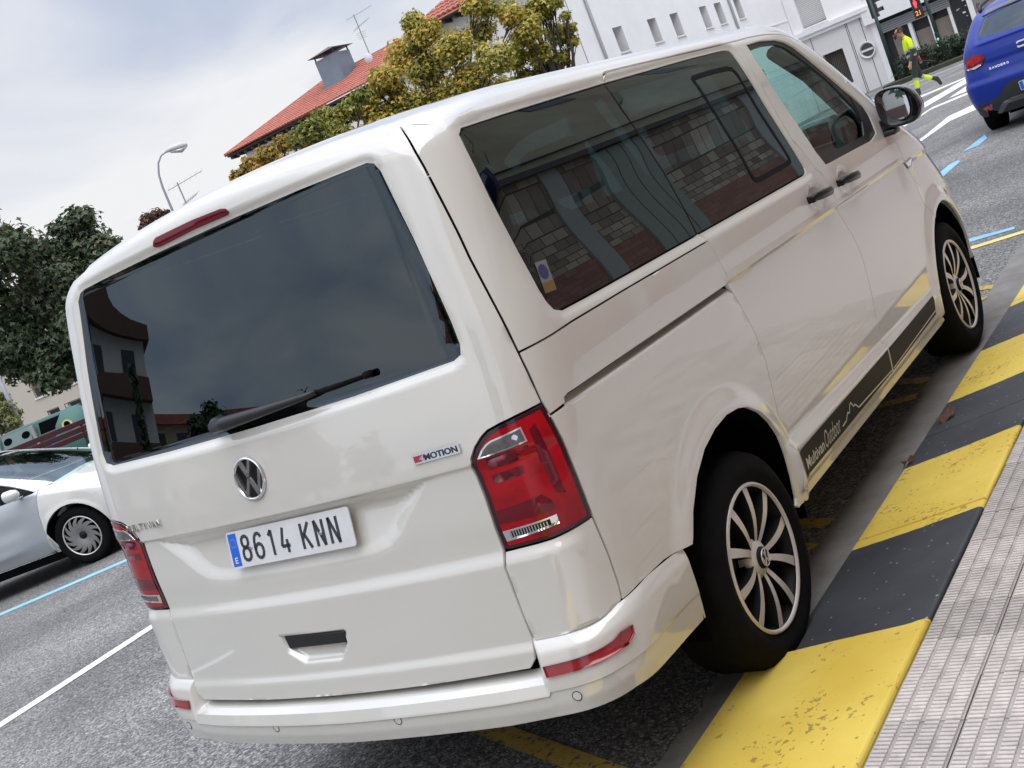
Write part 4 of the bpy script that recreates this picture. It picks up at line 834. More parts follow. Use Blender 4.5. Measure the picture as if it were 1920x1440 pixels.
for a, b in (((-.32, .75), (.70, .31)), ((.20, 1.95), (.72, 1.76)), ((-.3, 2.30), (.72, 1.98)), ((-.3, 3.18), (.73, 3.38)), ((-.2, 4.05), (.74, 3.60)), ((.2, 5.52), (.80, 5.22)), ((.3, 5.16), (.76, 4.98))): line('road_marking_yellow_stripe', a, b, .085, line_yellow)
# gutter of cast concrete with a ragged edge to the road
concrete = mat('gutter_concrete', (.245, .232, .215), .9, var=(5, .45, (.15, .14, .13)), bump=(55, .5, .004))
kx0 = lambda y: .885 + .0225 * (y - 1) - (.085 if y < .90 else 0); kx1 = lambda y: 1.384 + .015 * (y - 1)
gv = []; yy = np.arange(-8, 45, .04); rag = np.interp(yy, np.arange(-8, 46, .11), RNG.normal(0, .010, len(np.arange(-8, 46, .11)))) + RNG.normal(0, .003, len(yy))
for y, r_ in zip(yy, rag): gv += [(.705 + .011 * y + r_ - (.03 if y < .9 else 0), y, .0045), (.705 + .011 * y + r_ + .02 - (.03 if y < .9 else 0), y, .007), (1.05 + .0225 * max(0, y - 1), y, .010)]
obj('gutter', gv, [(3 * i + j, 3 * i + j + 1, 3 * i + 4 + j, 3 * i + 3 + j) for i in range(len(yy) - 1) for j in range(2)], concrete, kind='structure')
# kerb: sloped slabs painted in yellow and dark grey bands
def kerb_material():
    m = mat('painted_kerb', (.6, .4, .03), .62, spec=.35); nt, N, Lk, b = nodes(m); geo = N.new('ShaderNodeNewGeometry'); sep = N.new('ShaderNodeSeparateXYZ'); Lk(geo.outputs['Position'], sep.inputs[0])
    def math_(op, a, b_=None, c=None):
        q = N.new('ShaderNodeMath'); q.operation = op
        for i, v in enumerate((a, b_, c)):
            if v is None: continue
            if isinstance(v, (int, float)): q.inputs[i].default_value = v
            else: Lk(v, q.inputs[i])
        return q.outputs[0]
    nz = N.new('ShaderNodeTexNoise'); nz.inputs['Scale'].default_value = 30; Lk(geo.outputs['Position'], nz.inputs['Vector'])
    t = math_('MULTIPLY_ADD', sep.outputs['X'], -.03, sep.outputs['Y']); t = math_('ADD', t, math_('MULTIPLY', nz.outputs['Fac'], .010)); t = math_('DIVIDE', math_('SUBTRACT', t, .89), 1.458); fr_ = math_('FRACT', t); dark = math_('LESS_THAN', fr_, .508)
    n = N.new('ShaderNodeTexNoise'); n.inputs['Scale'].default_value = 2.3; n.inputs['Detail'].default_value = 7; Lk(geo.outputs['Position'], n.inputs['Vector'])
    ch = N.new('ShaderNodeTexNoise'); ch.inputs['Scale'].default_value = 48; ch.inputs['Detail'].default_value = 3; ch.inputs['Roughness'].default_value = .6; Lk(geo.outputs['Position'], ch.inputs['Vector'])
    reg = N.new('ShaderNodeTexNoise'); reg.inputs['Scale'].default_value = 5.5; reg.inputs['Detail'].default_value = 3; Lk(geo.outputs['Position'], reg.inputs['Vector'])
    yel = N.new('ShaderNodeValToRGB'); yel.color_ramp.elements[0].position = .34; yel.color_ramp.elements[0].color = (.66, .46, .065, 1); yel.color_ramp.elements[1].position = .66; yel.color_ramp.elements[1].color = (.80, .60, .12, 1); Lk(n.outputs['Fac'], yel.inputs[0])
    blk = N.new('ShaderNodeValToRGB'); blk.color_ramp.elements[0].position = .3; blk.color_ramp.elements[0].color = (.034, .037, .042, 1); blk.color_ramp.elements[1].position = .7; blk.color_ramp.elements[1].color = (.075, .079, .086, 1); Lk(n.outputs['Fac'], blk.inputs[0])
    thr = math_('GREATER_THAN', math_('ADD', math_('MULTIPLY', ch.outputs['Fac'], .62), math_('MULTIPLY', reg.outputs['Fac'], .38)), .600)
    sp = N.new('ShaderNodeTexVoronoi'); sp.inputs['Scale'].default_value = 40; Lk(geo.outputs['Position'], sp.inputs['Vector']); spc = N.new('ShaderNodeSeparateColor'); Lk(sp.outputs['Color'], spc.inputs[0])
    speck = math_('MULTIPLY', math_('LESS_THAN', sp.outputs['Distance'], .17), math_('GREATER_THAN', spc.outputs[0], .80))
    mx1 = N.new('ShaderNodeMix'); mx1.data_type = 'RGBA'; Lk(math_('MULTIPLY', thr, .75), mx1.inputs[0]); Lk(yel.outputs[0], mx1.inputs[6]); mx1.inputs[7].default_value = (.27, .19, .05, 1)
    mx2 = N.new('ShaderNodeMix'); mx2.data_type = 'RGBA'; Lk(speck, mx2.inputs[0]); Lk(blk.outputs[0], mx2.inputs[6]); mx2.inputs[7].default_value = (.28, .26, .20, 1)
    mx = N.new('ShaderNodeMix'); mx.data_type = 'RGBA'; Lk(dark, mx.inputs[0]); Lk(mx1.outputs[2], mx.inputs[6]); Lk(mx2.outputs[2], mx.inputs[7]); Lk(mx.outputs[2], b.inputs['Base Color'])
    h = math_('ADD', math_('MULTIPLY', thr, -.5), math_('MULTIPLY', ch.outputs['Fac'], .5)); bp = N.new('ShaderNodeBump'); bp.inputs['Strength'].default_value = .5; bp.inputs['Distance'].default_value = .003; Lk(h, bp.inputs['Height']); Lk(bp.outputs[0], b.inputs['Normal']); return m
kerb_paint = kerb_material()
kerb = new('kerb', None, None, 'structure')
dirt = mat('joint_dirt', (.045, .040, .034), .95, bump=(80, .6, .004))
cuts = [-8.0, -7.0, -6.0, -5.0, -4.0, -3.0, -2.03, -1.05, -.06, .915, 1.735, 2.70, 3.69] + [4.67 + .98 * k for k in range(37)]
for a, b in zip(cuts[:-1], cuts[1:]):
    m_ = MB(); g = .004; lift = .014 if b <= .92 else 0.0; n = 6; dz = RNG.normal(0, .0025)
    for k in range(n + 1):
        y = a + g + (b - a - 2 * g) * k / n; m = (a + b) / 2; x0 = kx0(m - .001) + .0225 * (y - m); x1 = kx1(y)
        m_.v += [(x0, y, -.05), (x0, y, .010 + lift * .5), (x0 + .006, y, .022 + lift), (x0 + (x1 - x0) * .5, y, .065 + lift + dz), (x1 - .010, y, .112 + lift * .3 + dz), (x1, y, .105 + dz), (x1, y, -.05)]
    for k in range(n): m_.f += [(7 * k + j, 7 * k + j + 1, 7 * k + 8 + j, 7 * k + 7 + j) for j in range(6)]
    m_.f += [(6, 5, 4, 3, 2, 1, 0), tuple(7 * n + j for j in range(7))]; m_.m = [0] * len(m_.f)
    bevel(m_.build('kerb_stone', kerb_paint, kerb, fix=True), .006, 2)
bed = MB()
for k, y in enumerate(np.arange(-8, 41, 1.0)): bed.v += [(kx1(y) - .03, y, .085), (kx1(y) + .05, y, .094)]
bed.f = [(2 * k, 2 * k + 1, 2 * k + 3, 2 * k + 2) for k in range(len(bed.v) // 2 - 1)]; bed.m = [0] * len(bed.f); bed.build('kerb_joint', dirt, kerb)
# pavement: 20 cm tiles with raised bars
tile_m = mat('paving_tile', (.70, .635, .585), .85, var=(16, .35), bump=(120, .45, .002)); nt, N, Lk, b_ = nodes(tile_m)
oi = N.new('ShaderNodeObjectInfo'); hv = N.new('ShaderNodeHueSaturation'); mr_ = N.new('ShaderNodeMapRange'); mr_.inputs['To Min'].default_value = .78; mr_.inputs['To Max'].default_value = 1.12; Lk(oi.outputs['Random'], mr_.inputs['Value']); Lk(mr_.outputs[0], hv.inputs['Value']); src = b_.inputs['Base Color'].links[0].from_socket; Lk(src, hv.inputs['Color'])
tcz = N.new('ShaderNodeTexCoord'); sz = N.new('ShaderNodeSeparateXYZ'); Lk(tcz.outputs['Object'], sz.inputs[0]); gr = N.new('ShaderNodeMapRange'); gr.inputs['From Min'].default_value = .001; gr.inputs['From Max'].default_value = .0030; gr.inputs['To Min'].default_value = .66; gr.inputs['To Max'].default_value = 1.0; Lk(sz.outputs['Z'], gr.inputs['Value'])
mg = N.new('ShaderNodeVectorMath'); mg.operation = 'SCALE'; Lk(hv.outputs[0], mg.inputs[0]); Lk(gr.outputs[0], mg.inputs['Scale']); Lk(mg.outputs[0], b_.inputs['Base Color'])   # grooves darker than the bar tops
sidewalk = new('pavement', None, None, 'structure')
TS = .199
tb = MB(); tb.box((.0015, .0015, -.03), (TS - .0015, TS - .0015, 0))
for i in range(4):
    for j in range(12):
        x0 = .0065 + i * .0490; y0 = .0030 + j * .01645; x1 = x0 + .0385; y1 = y0 + .0124; z1 = .0040; e_ = .0015
        tb.add([(x0, y0, 0), (x1, y0, 0), (x1, y1, 0), (x0, y1, 0), (x0 + e_, y0 + e_, z1), (x1 - e_, y0 + e_, z1), (x1 - e_, y1 - e_, z1), (x0 + e_, y1 - e_, z1)], [(4, 5, 6, 7), (0, 1, 5, 4), (1, 2, 6, 5), (2, 3, 7, 6), (3, 0, 4, 7)])
tme = mesh('paving_tile', tb.v, tb.f, tile_m)
SK = math.atan(.015)
def tile_at(i, j):
    x = kx1(j * TS) + .012 + i * TS; y = j * TS; return x, y
cnt = 0
for j in range(-6, 25):
    for i in range(0, 9):
        x, y = tile_at(i, j); o = new('paving_tile', tme, sidewalk); o.location = (x, y + i * TS * .0, .112 + RNG.normal(0, .0012)); o.rotation_euler = (RNG.normal(0, .004), RNG.normal(0, .004), -SK); cnt += 1
rest = MB()
def quad(x0, x1, y0, y1, z): rest.add([(x0, y0, z), (x1, y0, z), (x1, y1, z), (x0, y1, z)], [(0, 1, 2, 3)])
for k in range(60):   # beyond the single tiles: rows of the same tiles, joined
    y0 = 25 * TS + k * .6; rest.add([(kx1(y0) + .012, y0, .113), (4.75, y0, .113), (4.75, y0 + .597, .113), (kx1(y0 + .597) + .012, y0 + .597, .113)], [(0, 1, 2, 3)])
quad(kx1(0) + .012 + 9 * TS + .05, 4.75, -12, 25 * TS, .113); quad(kx1(-3) - .0, 3.2, -12, -6 * TS - .01, .113); quad(kx1(0) + .05, 4.75, -12.1, 41, .080)
def paving_far():
    m = mat('paving_far', (.46, .40, .375), .85); nt, N, Lk, b = nodes(m); geo = N.new('ShaderNodeNewGeometry'); br = N.new('ShaderNodeTexBrick'); br.offset = 0; br.inputs['Scale'].default_value = 1; br.inputs['Brick Width'].default_value = .049; br.inputs['Row Height'].default_value = .01645; br.inputs['Mortar Size'].default_value = .0030
    br.inputs['Color1'].default_value = (.66, .60, .57, 1); br.inputs['Color2'].default_value = (.54, .49, .46, 1); br.inputs['Mortar'].default_value = (.36, .33, .31, 1); Lk(geo.outputs['Position'], br.inputs['Vector']); Lk(br.outputs['Color'], b.inputs['Base Color']); return m
rest.build('paving_tile_rows', paving_far(), sidewalk, kind='stuff')
# dry leaves
leaf_brown = mat('dry_leaf', (.15, .07, .045), .8, var=(60, .5))
def dry_leaf(x, y, z, s, r, lab):
    v = []; n = 12
    for k in range(n):
        a = 2 * PI * k / n; q = s * (.55 + .45 * abs(math.cos(2.5 * a))) ; v.append((q * math.cos(a), q * .62 * math.sin(a), .012 * math.sin(3 * a) + .010 * math.cos(a)))
    v.append((0, 0, .004)); f = [(k, (k + 1) % n, n) for k in range(n)]; v += [(s * .9, -.002, .008), (s * 1.7, .01, .016), (s * 1.7, .014, .016), (s * .9, .003, .008)]; f.append((n + 1, n + 2, n + 3, n + 4))
    o = obj('dry_leaf', v, f, leaf_brown, None, True); o.location = (x, y, z); o.rotation_euler = (.25, -.1, r); tag(o, lab, 'leaf', 'dry leaves on the kerb'); return o
dry_leaf(1.00, 2.85, .052, .055, .9, 'curled brown dry leaf on the dark kerb band, larger of the two')
dry_leaf(.93, 2.42, .035, .035, .2, 'small dry leaf with stalk at the foot of the kerb by the gutter')

# ------------------------------------------------------------------ the blue hatchback ahead, seen from behind
blue_paint = mat('blue_paint', (.002, .022, .24), .35, coat=.4, spec=.2); grey_plastic = mat('grey_plastic', (.022, .024, .027), .55)
def hatch_D(X):
    x, y, z = X[:, 0], X[:, 1], X[:, 2]; D = np.zeros(len(X)); r = y < .7
    D += np.where(r, .030 * (1 - sm(.64, .72, z)) * (np.abs(x) < .95), 0)
    D -= np.where(r, .010 * (1 - sm(.855, .90, z)) * sm(.70, .76, z) * (1 - sm(.52, .60, np.abs(x))), 0)
    D += np.where(r, .018 * np.exp(-((z - 1.105) / .022) ** 2) * (1 - sm(.5, .72, np.abs(x))), 0)
    q = np.hypot(y - .86, z - .34) - .37; D += np.where(~r | (np.abs(x) > .8), .02 * (1 - sm(0, .08, np.maximum(q, 0))), 0) * (np.abs(x) > .7)
    return D
HB = Body([.22, .45, .65, .85, 1.0, 1.15, 1.3, 1.5], [.80, .868, .885, .872, .845, .785, .715, .60], [.25, .42, .60, .75, .86, 1.0, 1.12, 1.28, 1.46], [.09, .025, .0, .012, .045, .075, .13, .29, .50],
          [.2, .45, .7, .85, .95, 1.1, 1.3, 1.5], [3.95, 4.05, 4.03, 3.85, 3.4, 3.0, 2.5, 1.9], lambda ax, y: 1.525 - .05 * (ax / .6) ** 2 - .06 * np.clip((1.1 - y) / .7, 0, 2) ** 2, bow=.10, kc=.22, kr=.09, yr=1.2, yf=3.0, ftap=(3.0, 1.0, .08), D=hatch_D)
hatch = thing('hatchback', 'blue hatchback with grey lower bumper parked ahead of the white van', 'car', (.098, 13.0, -.035))
HS = lambda o: (lambda a, b: HB.surf(a, b, o))
onr = lambda pts: onrear(pts, HB); ons = lambda pts: onside(pts, HB)
p_end = 1.9
ar = [(.86 + .37 * math.cos(t), .34 + .37 * math.sin(t)) for t in np.linspace(math.radians(-8), math.radians(188), 22)]
arf = [(3.46 + .37 * math.cos(t), .34 + .37 * math.sin(t)) for t in np.linspace(math.radians(-8), math.radians(188), 22)]
hg = [(-.575, 1.175), (-.30, 1.148), (0, 1.142), (.30, 1.148), (.575, 1.175), (.56, 1.24), (.47, 1.38), (.30, 1.405), (0, 1.412), (-.30, 1.405), (-.47, 1.38), (-.56, 1.24)]
topz = lambda pp: np.minimum(HB.top(pp, .80), 1.47)
ph = np.linspace(-PI / 2 * 1.0, 1.7, 40); zt = topz(ph)
left = [(-PI - p if False else p, z) for p, z in zip(ph, zt)]
sb = [(p_, .27) for p_ in np.linspace(1.7, ons([(1.25, .27)])[0][0], 4)] + ons(ar) + [(ons([(.47, .30)])[0][0] - .02, .27), (-1.1, .255), (-PI / 2, .25)]
half_h = left + sb
full_h = half_h + mirr(half_h)[1:-1]
panel('body', hatch, blue_paint, full_h, HS(0), holes=[onr(hg)], sp=(.05, .022), flange=.012)
panel('rear_window', hatch, glass('hatch_glass', (.16, .18, .20), 1.7), onr(hg), HS(-.004), sp=(.05, .04), inset=-.006, flange=0)
panel('window_border', hatch, frit, onr(hg), HS(-.007), holes=[onr([(-.49, 1.215), (-.30, 1.205), (0, 1.20), (.30, 1.205), (.49, 1.215), (.45, 1.28), (.40, 1.36), (0, 1.385), (-.40, 1.36), (-.45, 1.28)])], sp=(.05, .04), inset=-.006, flange=0)
rh = HB.surf(np.array([q[0] for q in left]), np.array([q[1] - .003 for q in left])); rr_ = [(float(a), float(b)) for a, b in rh[:, :2]] + [(.50, 3.1), (0, 3.2)]
panel('roof', hatch, blue_paint, rr_ + [(-a, b) for a, b in reversed(rr_)][1:-1], lambda a, b: HB.hf(a, b), sp=(.07, .07), flange=0, inset=-.002)
spl = [(-.50, 1.395), (-.30, 1.412), (0, 1.42), (.30, 1.412), (.50, 1.395), (.47, 1.432), (.30, 1.447), (0, 1.452), (-.30, 1.447), (-.47, 1.432)]
panel('spoiler', hatch, black_gloss, onr(spl), HS(.022), sp=(.05, .03), flange=.05, inset=0)
for sg in (1, -1):
    w_ = ons([(.62, 1.10), (1.0, 1.00), (2.85, .97), (2.3, 1.35), (1.6, 1.42), (.95, 1.40), (.75, 1.28)])
    o = new('side_window', skin_mesh('side_window', panel_data(w_, HS(.004), sp=(.06, .05), flange=.004, inset=0), frit, sg < 0), hatch)
    rl = MB(); rl.tube([(sg * .545, .62, 1.45), (sg * .555, .75, 1.505), (sg * .56, 1.4, 1.545), (sg * .54, 2.2, 1.545), (sg * .53, 2.35, 1.50)], .022, 8); rl.build('roof_rail', grey_plastic, hatch, True)
    lp = onr([(sg * .80, .955), (sg * .765, .985), (sg * .70, 1.010), (sg * .62, 1.005), (sg * .555, .975), (sg * .545, .93), (sg * .60, .865), (sg * .68, .845), (sg * .77, .850), (sg * .815, .88)][::sg])
    t_ = panel('tail_light', hatch, red_dark, lp, HS(.014), sp=(.03, .03), flange=.02, inset=0)
    lp2 = onr([(sg * .775, .945), (sg * .70, .985), (sg * .63, .985), (sg * .58, .95), (sg * .62, .895), (sg * .70, .880), (sg * .78, .885)][::sg]); panel('lens', t_, red_lens, lp2, HS(.017), sp=(.03, .03), flange=.003, inset=0)
    lp3 = onr([(sg * .60, .869), (sg * .68, .850), (sg * .77, .854), (sg * .805, .872), (sg * .70, .872), (sg * .625, .886)][::sg]); panel('indicator_lens', t_, clear_lens, lp3, HS(.0175), sp=(.03, .03), flange=.003, inset=0)
    rf_ = onr([(sg * .745, .375), (sg * .615, .395), (sg * .635, .330), (sg * .71, .318)][::sg]); panel('reflector', hatch, red_reflex, rf_, HS(.012), sp=(.05, .05), flange=.006, inset=0)
    for y in (.86, 3.46): w, cap, h = wheel(hatch, (sg * .775, y, .325), sg, .325, .215, .205)
clad = [(-.83, .30), (-.79, .415), (-.62, .435), (-.50, .47), (-.41, .560), (-.36, .585), (.36, .585), (.41, .560), (.50, .47), (.62, .435), (.79, .415), (.83, .30), (.80, .262), (0, .245), (-.80, .262)]
bc = panel('bumper_cladding', hatch, grey_plastic, onr(clad), HS(.006), sp=(.05, .03), flange=.012, inset=0)
panel('skid_plate', bc, mat('skid_grey', (.09, .09, .095), .45), onr([(-.60, .262), (-.50, .375), (-.40, .395), (.40, .395), (.50, .375), (.60, .262), (.54, .255), (.44, .345), (-.44, .345), (-.54, .255)]), HS(.018), sp=(.05, .03), flange=.014, inset=0)
def hframe(x, z, off):
    (p, _), = onr([(x, z)]); A = HB.surf(np.array([p, p + .01, p]), np.array([z, z, z + .01])); ex = Vector(A[1] - A[0]).normalized(); ey = Vector(A[2] - A[0]); ey = (ey - ex * ey.dot(ex)).normalized(); n = ex.cross(ey); n = n if n.y < 0 else -n; return frame(Vector(A[0]) + n * off, ex, ey, n)
fr = hframe(0, .50, .010); q = MB(); q.prism(rrect(-.26, .26, -.055, .055, .01, 2), 0, .006, fr); hp = q.build('number_plate', plate_white, hatch, fix=True); q = MB(); q.prism([(-.253, -.049), (-.216, -.049), (-.216, .049), (-.253, .049)], .006, .0066, fr); q.build('plate_band', plate_blue, hp, fix=True)
fr = hframe(0, .95, .004); q = MB(); strokes(q, [[(-.165, .030), (-.065, .030), (-.035, 0), (-.065, -.030), (-.165, -.030)], [(-.165, .030), (-.165, .012)], [(-.165, -.030), (-.165, -.012)], [(.165, .030), (.065, .030), (.035, 0), (.065, -.030), (.165, -.030)]], .018, 0, .006, fr); q.build('tailgate_emblem', plate_white, hatch, fix=True)
for k, ch in enumerate('SANDERO'):
    fr = hframe(-.525 + k * .034, .797, .003); v, f = text_fit(ch, -.0125, .0125, -.013, .013, bold=.01); obj('letter', [fr(a, b, .002) for a, b, _ in v], f, chrome, hatch)
q = MB(); q.box((-.55, .5, .18), (.55, 3.9, .32)); q.box((-.70, .10, .24), (.70, .55, .36)); q.build('underbody', seam_black, hatch)
q = MB(); q.box((-.62, 1.0, .5), (.62, 3.0, 1.0)); q.box((-.5, .95, .95), (-.1, 1.1, 1.22)); q.box((.1, .95, .95), (.5, 1.1, 1.22)); q.build('cabin', seat_cloth, hatch)
for s in (1, -1):
    for y in (.86, 3.46):
        lb = MB(); n = 16; k0 = 0
        for k in range(n + 1):
            t = PI * k / n; lb.v += [(s * .86, y + .372 * math.cos(t), .34 + .372 * math.sin(t)), (s * .55, y + .372 * math.cos(t), .34 + .372 * math.sin(t))]
        lb.f += [(k0 + 2 * k, k0 + 2 * k + 1, k0 + 2 * k + 3, k0 + 2 * k + 2) for k in range(n)]; lb.f.append(tuple(k0 + 2 * k + 1 for k in range(n + 1))); lb.m = [0] * len(lb.f); lb.build('arch_liner', seam_black, hatch)
# ------------------------------------------------------------------ the silver and white car parked at an angle on the left
silver = mat('door_silver', (.44, .46, .49), .35, metal=.35, coat=.6)  # doors greyer and more metallic than the white wings and bonnet
def sal_D(X):
    x, y, z = X[:, 0], X[:, 1], X[:, 2]; D = np.zeros(len(X)); s = np.abs(x) > .5
    q = np.hypot(y - 3.52, z - .33) - .375; D += np.where(s, .010 * (1 - sm(0, .06, np.maximum(q, 0))), 0)
    D -= np.where(s, .016 * np.exp(-((z - .62 - .03 * (y - 2)) / .10) ** 2) * (1 - sm(2.8, 3.1, y)), 0)
    D += np.where(s, .016 * np.exp(-((z - .36 - .05 * (y - 2)) / .05) ** 2) * (1 - sm(2.6, 3.0, y)), 0); return D
SB = Body([.20, .45, .70, .88, .97, 1.1, 1.25, 1.42], [.80, .885, .895, .875, .845, .79, .715, .60], [.25, .5, .8, .95, 1.1, 1.25, 1.42], [.12, .02, .03, .10, .35, .75, 1.25],
          [.2, .4, .62, .74, .82, .88, .96, 1.1, 1.25, 1.42], [4.30, 4.42, 4.42, 4.36, 4.20, 3.95, 3.60, 3.22, 2.82, 2.33], lambda ax, y: 1.515 - .05 * (ax / .6) ** 2 - .07 * np.clip((y - 1.9) / .8, 0, 2) ** 2, bow=.08, kc=.25, kr=.10, nose=.17, yr=1.0, yf=3.5, ftap=(3.2, 1.0, .06), D=sal_D)
hd = math.atan2(-.90, .44); cR = Matrix.Rotation(hd, 3, 'Z'); pc_ = Vector((-8.89, 5.14, 0)) - cR @ Vector((.86, 3.52, 0))
saloon = thing('parked_car', 'white and silver car parked at an angle left of the van, bonnet towards the van', 'car', (pc_.x, pc_.y, -.435), (0, 0, hd))
SS = lambda o: (lambda a, b: SB.surf(a, b, o)); so = lambda pts: onside(pts, SB)
ar = [(3.52 + .375 * math.cos(t), .33 + .375 * math.sin(t)) for t in np.linspace(math.radians(-14), math.radians(194), 24)]
ar2 = [(.85 + .375 * math.cos(t), .33 + .375 * math.sin(t)) for t in np.linspace(math.radians(-14), math.radians(194), 24)]
BELT = lambda y: .955 - .015 * (y - 2)
dseam_ = [(3.28, .965), (3.24, .88), (3.19, .70), (3.17, .50), (3.20, .36), (3.23, .25)]
for sg in (1, -1):
    def sp_(name, o_, m, off=0., par=saloon, **kw): return new(name, skin_mesh(name, panel_data(o_, SS(off), **kw), m, sg < 0), par)
    sp_('front_wing', so([(3.285, .965), (3.42, .955), (3.62, .925), (3.9, .885), (4.05, .86), (4.15, .62), (4.12, .24)]) + so(ar) + so(list(reversed(dseam_))), white_paint, sp=(.04, .025))
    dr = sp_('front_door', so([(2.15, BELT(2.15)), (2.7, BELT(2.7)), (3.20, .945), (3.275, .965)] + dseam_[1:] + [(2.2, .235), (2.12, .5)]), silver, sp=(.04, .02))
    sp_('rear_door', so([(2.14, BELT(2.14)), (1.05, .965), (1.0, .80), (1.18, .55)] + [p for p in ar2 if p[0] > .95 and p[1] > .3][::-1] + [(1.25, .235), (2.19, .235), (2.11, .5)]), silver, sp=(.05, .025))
    sp_('rear_wing', so([(1.04, .968), (.75, .98), (.50, .95), (.40, .6), (.44, .3)] + ar2[::-1][0:] + [(1.19, .53), (.99, .80)]), white_paint, sp=(.05, .03))
    sp_('sill', so([(1.26, .225), (3.16, .225), (3.16, .20), (1.28, .19)]), black_plastic, sp=(.1, .02), flange=.02)
    sp_('sill_trim', so([(1.24, .247), (3.18, .247), (3.18, .232), (1.24, .232)]), chrome, .004, sp=(.2, .02), flange=.003, inset=0)
    fw = so([(3.20, .962), (2.16, .968), (2.16, 1.30), (2.38, 1.292), (2.56, 1.238), (2.93, 1.085)]); win = sp_('door_window', fw, frit, .002, dr, sp=(.06, .05), inset=.006, flange=.006)
    sp_('rear_window', so([(2.09, .970), (1.05, .985), (1.0, 1.05), (1.15, 1.20), (1.5, 1.31), (2.09, 1.335)]), frit, .002, sp=(.06, .05), flange=.006)
    sp_('window_frame', so([(3.40, .968), (3.22, .957), (2.95, 1.092), (2.58, 1.247), (2.40, 1.304), (2.12, 1.314), (1.5, 1.312), (1.14, 1.21), (.97, 1.05), (1.02, .98), (.80, .99), (.85, 1.10), (1.05, 1.25), (1.4, 1.345), (2.1, 1.370), (2.40, 1.352), (2.64, 1.262), (3.04, 1.112)]), white_paint, sp=(.05, .03), flange=.02, inset=0)
    mm = MB(); P = smooth_poly([(.93, .965), (.94, 1.06), (.98, 1.085), (1.06, 1.08), (1.09, 1.03), (1.06, .965), (1.0, .95)], 2); c = P.mean(0); n = len(P)
    for y, k in ((3.00, .9), (3.01, 1.0), (3.08, .95), (3.13, .72), (3.16, .3)): mm.v += [(sg * (c[0] + (q[0] - c[0]) * k), y, c[1] + (q[1] - c[1]) * k) for q in P]
    for i in range(4): mm.f += [(i * n + j, i * n + (j + 1) % n, (i + 1) * n + (j + 1) % n, (i + 1) * n + j) for j in range(n)]
    mm.f += [tuple(range(n)), tuple(4 * n + j for j in range(n))]; mm.m = [0] * len(mm.f); mo = mm.build('door_mirror', white_paint, saloon, True, fix=True)
    mm = MB(); mm.tube([(sg * .84, 3.06, .955), (sg * .90, 3.06, .965), (sg * .97, 3.06, .975)], [.03, .026, .03], 8); mm.build('mirror_arm', chrome, mo, True)
    mm = MB(); mm.tube([(sg * .885, 2.05, .86), (sg * .91, 2.12, .865), (sg * .91, 2.26, .865), (sg * .885, 2.33, .86)], .014, 8); mm.build('door_handle', chrome, dr, True)
    for y in (.85, 3.52): wheel(saloon, (sg * .755, y, .325), sg, .325, .222, .21, 14, 'wheel', 'cover', alloy, mat('wheel_cover', (.30, .29, .28), .35, metal=.8) if 'wheel_cover' not in MATS else MATS['wheel_cover'], alloy_dark)
hb = SB.surf(*np.array(so([(3.40, .962), (3.48, .950), (3.62, .922), (3.9, .882), (4.05, .857)])).T)
hr_ = [(0, 3.61), (.45, 3.57), (.72, 3.50)] + [(float(a), float(b)) for a, b in hb[:, :2]] + [(.45, 4.18), (0, 4.26)]
panel('bonnet', saloon, white_paint, hr_ + [(-a, b) for a, b in reversed(hr_)][1:-1], lambda a, b: SB.hf(a, b), sp=(.05, .05), flange=.01)
wz = SB.surf(*np.array(so([(3.39, .972), (3.03, 1.116), (2.63, 1.266), (2.40, 1.354)])).T); wr_ = [(0, 3.60), (.45, 3.56), (.72, 3.49)] + [(float(a), float(b)) for a, b in wz[:, :2]] + [(.35, 2.30), (0, 2.28)]
panel('windscreen', saloon, glass('pale_windscreen', (.80, .90, .88), 1.75), wr_ + [(-a, b) for a, b in reversed(wr_)][1:-1], lambda a, b: SB.hf(a, b, -.004), sp=(.08, .08), flange=0, inset=-.004)
rz = SB.surf(*np.array(so([(2.40, 1.356), (2.1, 1.374), (1.4, 1.349), (1.05, 1.247), (.85, 1.10)])).T); rr_ = [(0, 2.275), (.35, 2.295)] + [(float(a), float(b)) for a, b in rz[:, :2]] + [(.4, .70), (0, .66)]
panel('roof', saloon, white_paint, rr_ + [(-a, b) for a, b in reversed(rr_)][1:-1], lambda a, b: SB.hf(a, b), sp=(.07, .07), flange=.01, inset=-.002)
pn = so([(4.05, .85)])[0][0]; pq_ = 2.5 + PI / 2; panel('front_bumper', saloon, white_paint, [(pn, .85), (pq_, .80), (2 * pq_ - pn, .85), (2 * pq_ - pn, .22), (pn, .22)], SS(0), sp=(.06, .04), flange=0)
q = MB(); q.box((-.84, .3, .16), (.84, 4.1, .24)); q.box((-.5, .3, .2), (.5, 4.1, .5)); q.build('underbody', seam_black, saloon)
q = MB(); q.box((-.70, 3.0, .6), (.70, 3.4, .90)); q.build('dashboard', mat('dash_grey', (.62, .66, .66), .8), saloon); q = MB()
for x in (-.36, .36): q.box((x - .24, 2.15, .5), (x + .24, 2.3, 1.10)); q.box((x - .12, 2.13, 1.12), (x + .12, 2.22, 1.30))
q.build('seat', seat_cloth, saloon)
for s in (1, -1):
    for y in (.85, 3.52):
        lb = MB(); n = 16; k0 = 0
        for k in range(n + 1):
            t = PI * 1.15 * k / n - .07 * PI; lb.v += [(s * .85, y + .378 * math.cos(t), .33 + .378 * math.sin(t)), (s * .50, y + .378 * math.cos(t), .33 + .378 * math.sin(t))]
        lb.f += [(k0 + 2 * k, k0 + 2 * k + 1, k0 + 2 * k + 3, k0 + 2 * k + 2) for k in range(n)]; lb.f.append(tuple(k0 + 2 * k + 1 for k in range(n + 1))); lb.m = [0] * len(lb.f); lb.build('arch_liner', seam_black, saloon)

